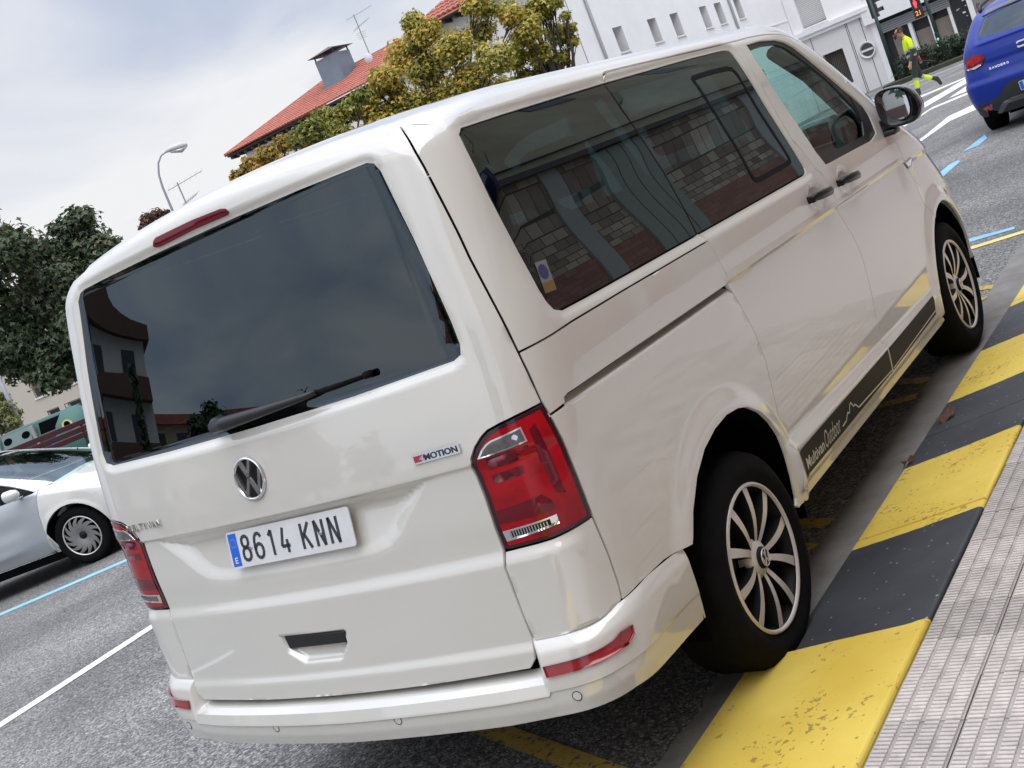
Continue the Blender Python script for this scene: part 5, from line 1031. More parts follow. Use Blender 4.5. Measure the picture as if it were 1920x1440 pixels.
# ------------------------------------------------------------------ buildings
plaster = mat('white_plaster', (.87, .86, .85), .9, var=(.9, .08), bump=(25, .15, .004)); plaster2 = mat('cream_plaster', (.56, .52, .44), .9, var=(.7, .12)); plaster3 = mat('grey_panel', (.74, .725, .73), .8, var=(.8, .08))
trim_white = mat('white_trim', (.82, .82, .83), .7, var=(2, .06)); tile_red = mat('roof_tile', (.46, .155, .105), .85, var=(2.2, .35, (.30, .10, .075))); wood_dark = mat('dark_eaves', (.035, .030, .028), .8)
pane_m = mat('window_pane', (.03, .035, .04), .08, coat=.6); pvc = mat('white_frame', (.66, .67, .68), .5); shutter_m = mat('roller_shutter', (.58, .58, .57), .6); shutter_brown = mat('brown_shutter', (.09, .035, .03), .7); sheet_metal = mat('galvanised_sheet', (.22, .27, .33), .5, metal=.3, var=(1.5, .2)); pipe_grey = mat('grey_pipe', (.33, .33, .34), .6); iron = mat('dark_iron', (.02, .02, .022), .6)
def wall_mesh(u0, u1, v0, v1, holes, fr, depth, mb):
    us = sorted({u0, u1} | {h[0] for h in holes} | {h[1] for h in holes}); vs = sorted({v0, v1} | {h[2] for h in holes} | {h[3] for h in holes})
    for a, b in zip(us[:-1], us[1:]):
        for c, d in zip(vs[:-1], vs[1:]):
            m = ((a + b) / 2, (c + d) / 2)
            if any(h[0] < m[0] < h[1] and h[2] < m[1] < h[3] for h in holes): continue
            mb.add([fr(a, c, 0), fr(b, c, 0), fr(b, d, 0), fr(a, d, 0)], [(0, 1, 2, 3)])
    for h in holes:
        a, b, c, d = h[:4]; P = [(a, c), (b, c), (b, d), (a, d)]
        for i in range(4): p, q = P[i], P[(i + 1) % 4]; mb.add([fr(*p, 0), fr(*q, 0), fr(*q, -depth), fr(*p, -depth)], [(0, 1, 2, 3)])
def window(parent, fr, a, b, c, d, depth, kind='pane', name='window'):
    w = link(bpy.data.objects.new(name, None)); w.parent = parent
    q = MB(); t = .05
    for x0, x1, y0, y1 in ((a, a + t, c, d), (b - t, b, c, d), (a + t, b - t, c, c + t), (a + t, b - t, d - t, d)): q.prism([(x0, y0), (x1, y0), (x1, y1), (x0, y1)], -depth + .01, -depth + .06, fr)
    q.build('frame', pvc, w, fix=True)
    q = MB(); q.prism([(a + t, c + t), (b - t, c + t), (b - t, d - t), (a + t, d - t)], -depth - .01, -depth + .02, fr); q.build('pane', pane_m, w, fix=True)
    q = MB(); q.prism([(a - .04, c - .05), (b + .04, c - .05), (b + .04, c), (a - .04, c)], -depth + .02, .05, fr); q.build('sill', trim_white, w, fix=True)
    if kind in ('shutter', 'half', 'brown'):
        lo = c + t if kind != 'half' else c + (d - c) * .45; q = MB(); n = max(3, int((d - t - lo) / .07)); 
        for k in range(n):
            z0 = lo + (d - t - lo) * k / n; z1 = lo + (d - t - lo) * (k + .88) / n; q.prism([(a + .03, z0), (b - .03, z0), (b - .03, z1), (a + .03, z1)], -depth + .06, -depth + .085, fr)
        o = q.build('shutter_slats', shutter_brown if kind == 'brown' else shutter_m, w, fix=True); o['kind'] = 'stuff'
    return w
def tiled_roof(parent, O, ue, us, width, length, left=0., right=0., pitch=.21, name='roof_tiles'):
    """clay barrel tiles: ue along the eaves, us up the slope; left/right: how far the hip runs in at the top"""
    O, ue, us = Vector(O), Vector(ue).normalized(), Vector(us).normalized(); n = ue.cross(us); n = n if n.z > 0 else -n; q = MB(); cols = int(width / pitch); rows = max(2, int(length / .38))
    for i in range(cols):
        u = i * pitch; tl = 1.0
        if left > 0: tl = min(tl, (u + pitch * .5) / left)
        if right > 0: tl = min(tl, (width - u - pitch * .5) / right)
        if tl <= .02: continue
        m = max(1, int(round(rows * tl)))
        for k in range(m):
            t0 = length * k / rows; t1 = min(length * tl + .06, length * (k + 1.12) / rows); h0 = .045; h1 = .012; v = []
            for t, h in ((t0, h0), (t1, h1)):
                for j in range(5): a = PI * j / 4; v.append(tuple(O + ue * (u + pitch * .5 - .095 * math.cos(a)) + us * t + n * (h + .075 * math.sin(a))))
            q.add(v, [(j, j + 1, j + 6, j + 5) for j in range(4)] + [(0, 4, 3, 2, 1)])
    # under-tiles
    P = [O, O + ue * width, O + ue * (width - right) + us * length, O + ue * left + us * length]; q.add([tuple(p + n * .02) for p in P], [(0, 1, 2, 3)]); o = q.build(name, tile_red, parent); o['kind'] = 'stuff'; return o
# white apartment building along the street (side wall faces +x, end wall faces us)
apt = thing('apartment_building', 'white rendered apartment building with small deep windows, behind the van roof', 'building', (-14.85, 31.4, -1.6))
def rel(o, root): o.matrix_parent_inverse = Matrix.Identity(4); return o
X0, Y0 = -14.85, 31.4; fs = lambda a, b, d: (d, a, b + 1.6); fe = lambda a, b, d: (a, -d, b + 1.6)     # local frames
WS = [(2.33, 3.04), (5.05, 5.76), (6.98, 7.70), (9.73, 10.42), (11.22, 11.92), (13.28, 13.97)]
holes = [(a, b, 4.08, 4.90) for a, b in WS] + [(a, b, 6.7, 7.6) for a, b in WS] + [(a, b, .9, 1.9) for a, b in WS]
q = MB(); wall_mesh(0, 18.6, -1.6, 9.4, holes, fs, .38, q); wl = q.build('side_wall', plaster, apt)
for i, (a, b, c, d) in enumerate(holes): window(apt, fs, a, b, c, d, .38, 'half' if i % 3 == 0 else 'pane')
q = MB(); q.prism([(0, 3.42), (18.6, 3.42), (18.6, 3.47), (0, 3.47)], 0, .03, fs); q.build('string_course', plaster, apt, fix=True)
eh = [(-4.2, -3.5, 4.4, 5.5), (-2.2, -1.4, 4.4, 5.5)]
q = MB(); wall_mesh(-5.05, -.02, -1.6, 7.2, eh, fe, .25, q); q.build('end_wall', plaster, apt)
for a, b, c, d in eh: window(apt, fe, a, b, c, d, .25)
q = MB(); q.box((-5.05, .02, 0), (-.40, 18.6, 8.6)); q.build('core', plaster, apt)
for y in (1.14, 12.7):
    q = MB(); q.tube([(.06, y, 0), (.06, y, 10.9)], .05, 8); q.build('drainpipe', pipe_grey, apt, True)
q = MB(); q.box((-5.6, -.55, 8.74), (-.02, .0, 8.80)); 
for k in range(12): q.box((-5.5 + k * .46, -.50, 8.62), (-5.42 + k * .46, -.02, 8.74))
q.build('eaves', wood_dark, apt); tiled_roof(apt, (-5.65, -.60, 8.82), (1, 0, 0), (0, .92, .40), 5.63, 4.6, 2.9, 0)
# frontal building across the end of the street: dwelling above, panelled ground floor and shop
fb_ = thing('shop_building', 'white building with grey panelled ground floor and shuttered shop at the street end', 'building', (-14.85, 50.0, -1.6))
ff = lambda a, b, d: (a + 14.85, -d, b + 1.6)
uh = [(-14.32, -13.25, 2.86, 4.35), (-11.6, -10.4, 3.1, 4.5), (-8.6, -7.4, 3.1, 4.5)]
q = MB(); wall_mesh(-14.8, 2.0, 2.70, 9.0, uh, ff, .22, q); q.build('upper_wall', plaster, fb_)
for a, b, c, d in uh: window(fb_, ff, a, b, c, d, .22, 'shutter')
q = MB(); q.prism([(-14.8, 2.40), (-11.55, 2.40), (-11.55, 2.56), (-14.8, 2.56)], 0, .16, ff); q.prism([(-14.8, 2.56), (-11.5, 2.56), (-11.5, 2.74), (-14.8, 2.74)], 0, .26, ff); q.build('cornice', trim_white, fb_, fix=True)
gh = [(-13.92, -13.02, -.02, 1.50)]
q = MB(); wall_mesh(-14.8, -11.62, -1.6, 2.40, gh, ff, .30, q); q.build('panelled_wall', plaster3, fb_)
for x in (-14.2, -13.45 + .9, -12.62, -11.98): q = MB(); q.prism([(x, -.75), (x + .02, -.75), (x + .02, 2.40), (x, 2.40)], .0, .012, ff); q.build('panel_joint', wood_dark, fb_, fix=True)
g_ = link(bpy.data.objects.new('grille', None)); g_.parent = fb_
q = MB(); q.prism([(-13.92, -.02), (-13.02, -.02), (-13.02, 1.5), (-13.92, 1.5)], -.32, -.30, ff); q.build('grille_back', mat('grille_dark', (.07, .06, .055), .8), g_, fix=True); q = MB()
for k in range(-8, 16):
    for sg in (1, -1):
        p0 = np.array([-13.92 + k * .11, -.02]); p1 = p0 + np.array([1.52 * .62, 1.52]); 
        if sg < 0: p0, p1 = np.array([-13.02 - k * .11, -.02]), np.array([-13.02 - k * .11 - .94, 1.5])
        def clip(p, q_):
            out = []
            for t in np.linspace(0, 1, 25):
                r = p + (q_ - p) * t
                if -13.92 <= r[0] <= -13.02: out.append(r)
            return out
        s_ = clip(p0, p1)
        if len(s_) > 1: q.tube([ff(s_[0][0], s_[0][1], -.24 + .01 * sg), ff(s_[-1][0], s_[-1][1], -.24 + .01 * sg)], .010, 4)
o = q.build('grille_bars', mat('grille_bar', (.16, .14, .13), .6), g_); o['kind'] = 'stuff'
rw_ = link(bpy.data.objects.new('round_window', None)); rw_.parent = fb_
q = MB(); n = 32; v = []
for r, d in ((.355, .015), (.355, .10), (.30, .10), (.26, -.12)): v += [ff(-12.05 + r * math.cos(2 * PI * k / n), 1.03 + r * math.sin(2 * PI * k / n), d) for k in range(n)]
q.add(v, [(j * n + k, j * n + (k + 1) % n, (j + 1) * n + (k + 1) % n, (j + 1) * n + k) for j in range(3) for k in range(n)]); q.build('surround', plaster3, rw_, True, fix=True)
q = MB(); q.prism([(-12.05 + .262 * math.cos(2 * PI * k / n), 1.03 + .262 * math.sin(2 * PI * k / n)) for k in range(n)], .0, .016, ff); q.build('pane', pane_m, rw_, fix=True); q = MB(); q.prism([(-12.31, .985), (-11.79, .985), (-11.79, 1.075), (-12.31, 1.075)], .016, .05, ff); q.build('bar', plaster3, rw_, fix=True)
# shop front
q = MB(); q.prism([(-11.80, 1.98), (-4.0, 1.98), (-4.0, 2.70), (-11.80, 2.70)], -.05, .22, ff); q.build('fascia', trim_white, fb_, fix=True); q = MB(); q.prism([(-11.62, -1.6), (-11.40, -1.6), (-11.40, 1.98), (-11.62, 1.98)], -.30, .03, ff); q.build('pilaster', trim_white, fb_, fix=True)
q = MB(); q.prism([(-11.40, -1.6), (-8.45, -1.6), (-8.45, 1.98), (-11.40, 1.98)], -.60, -.55, ff); q.build('shop_back', mat('shop_dark', (.018, .018, .02), .4), fb_, fix=True)
rs = link(bpy.data.objects.new('roller_shutter', None)); rs.parent = fb_
for k in range(5): z0 = 1.42 + k * .085; q = MB(); q.prism([(-11.38, z0), (-8.46, z0), (-8.46, z0 + .070), (-11.38, z0 + .070)], -.25, -.20, ff); q.build('slat', mat('slat_grey', (.30, .31, .33), .45, metal=.4) if 'slat_grey' not in MATS else MATS['slat_grey'], rs, fix=True)
for k in range(16): q = MB(); x = -11.3 + k * .18; q.tube([ff(x, 1.86, -.22), ff(x + .09, 1.94, -.22), ff(x + .18, 1.86, -.22)], .012, 4); q.build('mesh_link', iron, rs)
for a, b in ((-10.26, -10.12), (-9.42, -9.28), (-8.62, -8.50)): q = MB(); q.prism([(a, -1.6), (b, -1.6), (b, 1.42), (a, 1.42)], -.45, -.22, ff); q.build('shop_post', trim_white, fb_, fix=True)
blind = mat('shop_blind', (.27, .235, .205), .85, var=(2, .2))
for a, b, t in ((-11.05, -10.75, 1.2), (-10.10, -9.44, .98), (-9.26, -8.64, 1.12)): q = MB(); q.prism([(a, -1.6), (b, -1.6), (b, t), (a, t)], -.52, -.50, ff); q.build('shop_blind', blind, fb_, fix=True)
q = MB(); q.prism([(-8.45, -1.6), (-7.80, -1.6), (-7.80, 1.98), (-8.45, 1.98)], -.30, -.22, ff); sdr = q.build('shop_door', iron, fb_, fix=True)
for x, z, s_ in ((-8.30, 1.15, .07), (-8.22, 1.18, .05), (-8.0, 1.42, .09), (-7.95, 1.2, .06), (-8.1, .95, .12), (-8.0, .8, .05)): q = MB(); q.prism([(x, z), (x + s_, z), (x + s_, z + s_ * .6), (x, z + s_ * .6)], -.22, -.212, ff); q.build('door_notice', pvc, sdr, fix=True)
q = MB(); q.prism([(-7.80, -1.6), (-7.60, -1.6), (-7.60, 1.98), (-7.80, 1.98)], -.30, .03, ff); q.build('pilaster', trim_white, fb_, fix=True)
q = MB(); q.prism([(-7.60, -1.6), (2, -1.6), (2, 1.98), (-7.60, 1.98)], -.30, -.01, ff); q.build('bare_wall', mat('bare_wall', (.27, .24, .225), .9, var=(2, .2)), fb_, fix=True)
q = MB(); 
for s_ in ([(-7.52, 1.0), (-7.46, 1.15), (-7.40, .98), (-7.44, .86), (-7.50, .95), (-7.36, 1.12)], [(-7.42, .80), (-7.34, .92), (-7.30, .78)], [(-7.50, .84), (-7.40, .90)]): q.tube([ff(a, b, .0) for a, b in s_], .010, 4)
q.build('spray_mark', iron, fb_); q = MB(); q.prism([(-14.8, -1.6), (2, -1.6), (2, 9), (-14.8, 9)], -6, -.62, ff); q.build('core', plaster, fb_, fix=True)
# house with the hipped tile roof, metal chimney and aerial
house = thing('house', 'white house with red hipped tile roof and metal chimney, left of the autumn trees', 'house', (-43.3, 45.5, -2.0)); hf_ = lambda a, b, d: (a + 43.3, -d, b + 2.0)
hh = [(-38.35, -37.75, 6.6, 7.85), (-35.6, -34.9, 6.6, 7.85), (-41.2, -40.4, 5.2, 6.4)]
q = MB(); wall_mesh(-43.3, -28.0, -2.0, 8.35, hh, hf_, .2, q); q.build('front_wall', plaster, house)
for a, b, c, d in hh: window(house, hf_, a, b, c, d, .2, 'brown')
q = MB(); q.box((.0, .01, 0), (15.3, 9.0, 10.3)); q.build('core', plaster, house)
q = MB(); q.tube([hf_(-39.6, 8.02, -.02), hf_(-39.6, 8.02, .03)], .12, 14); q.build('wall_vent', iron, house)
q = MB(); q.box((-.75, -.62, 10.36), (15.3, .0, 10.46)); q.box((-.75, .0, 10.36), (0, 9.2, 10.46))
for k in range(30): q.box((-.6 + k * .55, -.58, 10.20), (-.46 + k * .55, .0, 10.36))
q.build('eaves', wood_dark, house)
tiled_roof(house, (-.85, -.70, 10.48), (1, 0, 0), (0, .94, .36), 16.2, 4.85, 4.5, 0); tiled_roof(house, (-.85, 8.4, 10.48), (0, -1, 0), (.94, 0, .36), 9.1, 4.85, 4.5, 4.5, name='hip_tiles')
q = MB(); q.tube([(-.85, -.70, 10.52), (3.72, 3.87, 12.28)], .10, 6); q.tube([(3.72, 3.87, 12.28), (15.3, 3.87, 12.28)], .10, 6); q.build('ridge_tiles', tile_red, house)
ch = MB(); ch.box((5.25, 1.95, 11.2), (6.70, 3.2, 13.0)); chm = ch.build('chimney', sheet_metal, house); ch = MB(); ch.box((5.15, 1.85, 11.2), (6.80, 3.3, 11.75)); ch.build('chimney_collar', sheet_metal, chm)
ch = MB(); ch.add([(5.0, 1.7, 13.22), (6.95, 1.7, 13.22), (6.95, 3.45, 13.22), (5.0, 3.45, 13.22), (5.97, 2.57, 13.50)], [(0, 1, 4), (1, 2, 4), (2, 3, 4), (3, 0, 4), (3, 2, 1, 0)]); 
for x, y in ((5.3, 2.0), (6.65, 2.0), (5.3, 3.15), (6.65, 3.15)): ch.box((x - .03, y - .03, 12.98), (x + .03, y + .03, 13.24))
ch.build('chimney_cap', mat('rusty_cap', (.10, .085, .075), .7), chm)
def aerial(label, loc, h, n1=10, parent=None):
    t = thing('aerial', label, 'aerial', loc); q = MB(); q.tube([(0, 0, 0), (0, 0, h)], .03, 6); q.build('mast', pipe_grey, t)
    for z, L_, a, m in ((h * .97, 1.5, .5, n1), (h * .72, 1.3, -.15, 8)):
        q = MB(); d = Vector((math.cos(a), math.sin(a), .12)); s_ = Vector((-math.sin(a), math.cos(a), 0)); q.tube([tuple(Vector((0, 0, z)) - d * L_ * .3), tuple(Vector((0, 0, z)) + d * L_ * .7)], .014, 4)
        for k in range(m): p = Vector((0, 0, z)) + d * (L_ * (-.28 + .96 * k / (m - 1))); w = .24 - .10 * k / m; q.tube([tuple(p - s_ * w - Vector((0, 0, w * .6))), tuple(p + s_ * w + Vector((0, 0, w * .6)))], .008, 4)
        q.build('yagi', pipe_grey, t)
    q = MB()
    for k in range(4): q.tube([(-.28, -.03, h * .48 + k * .1), (.28, .03, h * .46 + k * .1)], .008, 4)
    q.build('panel_array', pipe_grey, t); return t
ar_ = aerial('tall television aerial with a dish at its foot beside the metal chimney', (-35.25, 48.4, 10.0), 2.35)
q = MB(); q.lathe([(0, 0), (.15, .015), (.27, .07)], 20, 'y', (.05, -.35, .02)); q.build('dish', pvc, ar_, True)
aerial('small television aerial right of the curved street lamp', (-31.2, 29.0, 3.3), 2.85, 7)
# cream block on the far left
blk_ = thing('cream_block', 'cream rendered block with brown shuttered windows behind the recycling bins', 'building', (-39.4, 24.6, -2.6), (0, 0, math.atan2(.60, .80))); fk = lambda a, b, d: (a, -d, b + 2.6)
kh = [(.55, 1.05, .75, 2.05), (1.70, 2.25, .75, 2.05), (.70, 1.20, -.35, .15), (1.55, 2.10, -.35, .15), (-1.3, -.7, .75, 2.05)]
q = MB(); wall_mesh(-4, 2.75, -2.6, 4.2, kh, fk, .18, q); q.build('wall', plaster2, blk_)
for i, (a, b, c, d) in enumerate(kh): window(blk_, fk, a, b, c, d, .18, 'brown' if d > 1 else 'pane')
q = MB(); q.prism([(2.75, -2.6), (9.5, -2.6), (9.5, 4.2), (2.75, 4.2)], -.5, .45, fk); q.build('wing_wall', mat('sand_plaster', (.62, .54, .41), .9, var=(.8, .08)), blk_, fix=True); q = MB(); q.prism([(-4, -2.6), (9.5, -2.6), (9.5, 4.15), (-4, 4.15)], -6, -.5, fk); q.build('core', plaster2, blk_, fix=True)
q = MB(); q.tube([fk(2.55, -2.5, .07), fk(2.55, 4.2, .07)], .05, 6); q.build('drainpipe', pipe_grey, blk_)
q = MB(); q.prism([(-4.3, 4.2), (9.8, 4.2), (9.8, 4.4), (-4.3, 4.4)], -6, .6, fk); q.build('roof', tile_red, blk_, fix=True)
# ------------------------------------------------------------------ trees
bark = mat('bark', (.075, .062, .052), .95, var=(9, .45), bump=(30, .6, .02))
leaf_mats = {}
def leaf_material(name):
    m = bpy.data.materials.new(name); m.use_nodes = True; nt = m.node_tree; nt.nodes.clear(); N = nt.nodes.new; o = N('ShaderNodeOutputMaterial'); a = N('ShaderNodeVertexColor'); a.layer_name = 'leaf'
    d = N('ShaderNodeBsdfDiffuse'); t = N('ShaderNodeBsdfTranslucent'); g = N('ShaderNodeBsdfGlossy'); g.inputs['Roughness'].default_value = .45; mx = N('ShaderNodeMixShader'); mx.inputs[0].default_value = .28; m2 = N('ShaderNodeMixShader'); m2.inputs[0].default_value = .045
    nt.links.new(a.outputs['Color'], d.inputs['Color']); nt.links.new(a.outputs['Color'], t.inputs['Color']); nt.links.new(d.outputs[0], mx.inputs[1]); nt.links.new(t.outputs[0], mx.inputs[2]); nt.links.new(mx.outputs[0], m2.inputs[1]); nt.links.new(g.outputs[0], m2.inputs[2]); nt.links.new(m2.outputs[0], o.inputs['Surface']); return m
leaf_m = leaf_material('leaf')
def foliage(name, clumps, n, size, palette, parent, droop=.5, shell=.55, flat=.8, patch=.5):
    """many leaf-sized three-lobed faces spread through and over the clumps"""
    C_ = np.array([c[:3] for c in clumps]); R_ = np.array([c[3] for c in clumps]); w = R_ ** 2.2; w /= w.sum(); idx = RNG.choice(len(clumps), n, p=w)
    d = RNG.normal(size=(n, 3)); d /= np.linalg.norm(d, axis=1)[:, None]; rad = R_[idx] * (shell + (1 - shell) * RNG.random(n)) * (1 + RNG.normal(0, .16, n)); rad *= np.where(RNG.random(n) < .22, RNG.random(n), 1)
    P = C_[idx] + d * rad[:, None] * np.array([1, 1, flat])
    nrm = d * .6 + RNG.normal(0, .45, (n, 3)) + np.array([0, 0, .55]); nrm /= np.linalg.norm(nrm, axis=1)[:, None]
    tip = RNG.normal(size=(n, 3)) + np.array([0, 0, -droop * 2]); tip -= nrm * np.sum(tip * nrm, 1)[:, None]; tip /= np.linalg.norm(tip, axis=1)[:, None]; sd = np.cross(nrm, tip)
    s = size * (.65 + .7 * RNG.random(n)); L_ = [(0, -.45, 0), (.20, -.20, .03), (.52, -.10, -.05), (.22, .12, .03), (0, .62, -.10), (-.22, .12, .03), (-.52, -.10, -.05), (-.20, -.20, .03)]
    V = np.stack([P + s[:, None] * (sd * a + tip * b + nrm * c) for a, b, c in L_], 1).reshape(-1, 3)
    base = np.arange(n)[:, None] * 8; F_ = np.concatenate([base + np.array([0, 1, 3, 4]), base + np.array([0, 4, 5, 7]), base + np.array([1, 2, 3, 3]), base + np.array([5, 6, 7, 7])], 0)
    faces = [tuple(f) if f[2] != f[3] else tuple(f[:3]) for f in F_.tolist()]
    me = bpy.data.meshes.new(name); me.from_pydata(V.tolist(), [], faces); me.materials.append(leaf_m)
    pal = np.array(palette); cp = RNG.random(len(clumps)); k = np.clip((cp[idx] * patch + RNG.random(n) * (1 - patch) + RNG.normal(0, .10, n)), 0, .999) * (len(pal) - 1); i0 = k.astype(int); fr = (k - i0)[:, None]; c = pal[i0] * (1 - fr) + pal[np.minimum(i0 + 1, len(pal) - 1)] * fr; c *= (.75 + .5 * RNG.random(n))[:, None]
    col = me.color_attributes.new('leaf', 'FLOAT_COLOR', 'POINT'); cc = np.ones((n * 8, 4), np.float32); cc[:, :3] = np.repeat(c, 8, 0); col.data.foreach_set('color', cc.ravel()); me.update(); return new(name, me, parent)
def tree(label, base, clumps, n, size, palette, cat='tree', group=None, trunk_r=.14, fork=None, name='tree', **kw):
    t = thing(name, label, cat, base, group=group); b = Vector(base); C_ = [Vector(c[:3]) - b for c in clumps]; cen = sum(C_, Vector()) / len(C_); low = min(c.z for c in C_)
    f_ = Vector((cen.x * .5, cen.y * .5, max(.5, low * .72))) if fork is None else Vector(fork); q = MB(); q.tube([(0, 0, -.1), tuple(f_ * .5 + Vector((.04, -.03, 0))), tuple(f_)], [trunk_r * 1.25, trunk_r, trunk_r * .8], 10)
    for c, cl in zip(C_, clumps):
        m = f_.lerp(c, .5) + Vector((RNG.normal(0, .1), RNG.normal(0, .1), .12)); q.tube([tuple(f_), tuple(m), tuple(c)], [trunk_r * .42, trunk_r * .22, trunk_r * .07], 5)
        for k in range(5):
            d = Vector(RNG.normal(size=3)).normalized() * cl[3] * .85; q.tube([tuple(m.lerp(c, .3 + .6 * RNG.random())), tuple(c + d)], [trunk_r * .12, .006], 4)
    q.build('trunk', bark, t, True); foliage('crown', [tuple(c) + (cl[3],) for c, cl in zip(C_, clumps)], n, size, palette, t, **kw); return t
MAPLE = [(-17.0, 11.41, 2.87, 0.6), (-15.04, 10.12, 3.69, 0.5), (-15.37, 11.72, 3.51, 0.5), (-15.34, 10.98, 2.85, 0.6), (-16.18, 10.32, 2.28, 0.55), (-15.83, 10.67, 1.97, 0.5), (-14.48, 10.57, 2.15, 0.6), (-16.48, 10.17, 1.95, 0.35), (-15.69, 10.27, 1.51, 0.35), (-17.08, 11.89, 1.59, 0.4), (-15.27, 11.75, 3.91, 0.28), (-14.87, 11.68, 3.87, 0.22), (-14.76, 11.68, 3.26, 0.28), (-16.57, 10.09, 3.27, 0.7), (-16.24, 10.28, 4.21, 0.6), (-16.04, 10.82, 4.06, 0.25), (-16.11, 11.17, 3.32, 0.4), (-14.97, 11.46, 2.8, 0.5), (-17.48, 10.26, 2.32, 0.5), (-14.66, 11.6, 2.27, 0.6), (-15.06, 11.32, 1.65, 0.5), (-15.06, 12.54, 2.93, 0.3), (-15.9, 11.42, 3.6, 0.3), (-15.74, 10.92, 3.84, 0.2)]
T1 = [(-13.59, 21.89, 5.58, 0.35), (-13.98, 22.15, 6.04, 0.22), (-14.73, 22.36, 5.44, 0.45), (-14.59, 20.96, 4.91, 0.4), (-15.0, 20.61, 4.6, 0.3), (-14.13, 22.09, 4.84, 0.5), (-12.99, 21.77, 4.96, 0.45), (-13.02, 21.96, 4.16, 0.5), (-13.96, 21.97, 3.99, 0.5), (-14.6, 21.35, 4.19, 0.5), (-14.92, 20.76, 4.01, 0.4), (-12.85, 22.89, 5.16, 0.35), (-11.74, 21.33, 4.27, 0.4), (-12.85, 22.82, 3.7, 0.4), (-13.0, 21.41, 3.46, 0.4), (-14.65, 19.79, 3.7, 0.4), (-15.49, 20.58, 4.65, 0.25), (-12.17, 23.42, 5.23, 0.3), (-12.5, 22.55, 5.71, 0.3)]
T2 = [(-12.58, 24.45, 4.88, 0.4), (-13.27, 24.55, 4.45, 0.4), (-12.7, 24.9, 4.32, 0.35), (-12.62, 25.95, 4.73, 0.3), (-12.18, 25.85, 4.63, 0.16), (-12.01, 25.55, 4.25, 0.14), (-12.87, 25.42, 3.89, 0.3), (-12.53, 25.13, 5.34, 0.3), (-12.87, 24.47, 5.55, 0.3), (-13.27, 24.78, 3.85, 0.35), (-12.46, 25.41, 4.01, 0.25), (-12.26, 25.36, 5.49, 0.3), (-11.79, 25.23, 4.89, 0.15)]
T3 = [(-15.28, 19.41, 4.45, 0.3), (-14.75, 18.05, 4.25, 0.3), (-15.11, 19.84, 4.5, 0.28), (-15.53, 19.43, 4.66, 0.2), (-14.57, 18.65, 3.89, 0.3), (-15.89, 18.83, 4.32, 0.22), (-14.26, 19.45, 4.63, 0.2), (-15.7, 19.32, 3.9, 0.3)]
T4 = [(-20.04, 22.08, 4.73, 0.3), (-20.02, 22.84, 4.91, 0.28), (-21.42, 22.79, 4.75, 0.28), (-21.94, 22.66, 4.64, 0.2), (-19.3, 22.56, 4.76, 0.22), (-20.82, 22.39, 4.32, 0.35), (-20.59, 23.1, 4.4, 0.35), (-19.63, 23.32, 4.88, 0.2)]
T5 = [(-21.78, 19.2, 4.27, 0.22), (-20.49, 18.37, 4.09, 0.16), (-21.5, 18.62, 4.21, 0.2), (-20.87, 18.1, 3.71, 0.3), (-21.49, 19.2, 3.77, 0.3), (-21.46, 18.38, 4.04, 0.15)]
SM = [(-32.43, 19.5, 0.93, 0.4), (-31.68, 19.13, 0.54, 0.3), (-33.63, 19.82, 0.5, 0.4), (-33.29, 19.6, 1.08, 0.5), (-32.67, 19.98, 0.7, 0.2), (-33.1, 20.04, 1.34, 0.25)]
GREEN_D = [(.034, .058, .032), (.048, .080, .036), (.066, .100, .044), (.090, .105, .042), (.13, .10, .045)]
AUTUMN = [(.15, .19, .04), (.26, .27, .05), (.42, .36, .055), (.58, .43, .06), (.55, .31, .07)]
def grow(cl, k, extra=0):
    out = [c[:3] + (c[3] * k,) for c in cl]
    for _ in range(extra):   # small twig clusters between neighbouring clumps
        a = np.array(cl[RNG.integers(len(cl))]); d = sorted(cl, key=lambda c: np.linalg.norm(np.array(c[:3]) - a[:3])); b = np.array(d[RNG.integers(1, 4)]); m = a + (b - a) * (.3 + .4 * RNG.random()); m[:3] += RNG.normal(0, .10, 3); out.append((m[0], m[1], m[2], .14 + .16 * RNG.random()))
    return out
tree('large dark green maple at the left edge beside the parked car', (-15.6, 11.4, gz(-15.6)), grow(MAPLE, 1.05, 26), 26000, .112, GREEN_D, trunk_r=.16, patch=.35)
tree('yellow and green autumn tree in the middle behind the van roof', (-13.6, 21.6, gz(-13.6)), grow(T1, 1.15, 34), 27000, .100, AUTUMN, group='autumn trees behind the van', patch=.3)
tree('autumn tree in front of the white apartment building, right of the yellow one', (-12.7, 25.0, gz(-12.7)), grow(T2, 1.1, 16), 13000, .100, AUTUMN[:4], group='autumn trees behind the van', patch=.35)
tree('smaller green autumn tree below the metal chimney', (-15.2, 19.1, gz(-15.2)), grow(T3, 1.15, 8), 7500, .100, [(.10, .14, .03), (.16, .19, .033), (.25, .24, .035), (.36, .30, .035)], group='autumn trees behind the van', patch=.3)
tree('low orange yellow tree top under the corner of the tiled house roof', (-20.6, 22.6, gz(-20.6)), grow(T4, 1.1), 5000, .125, [(.13, .14, .03), (.26, .20, .035), (.44, .28, .035), (.48, .24, .035)], group='autumn trees behind the van', patch=.3)
tree('reddish brown tree top at the foot of the curved street lamp', (-21.2, 18.6, gz(-21.2)), T5, 1100, .11, [(.07, .06, .035), (.14, .065, .04), (.20, .08, .05)], patch=.3)
tree('small pale green tree at the far left by the grey lamp post', (-32.7, 19.6, gz(-32.7)), SM, 1700, .12, [(.08, .11, .035), (.13, .15, .04), (.24, .20, .04)], patch=.3)
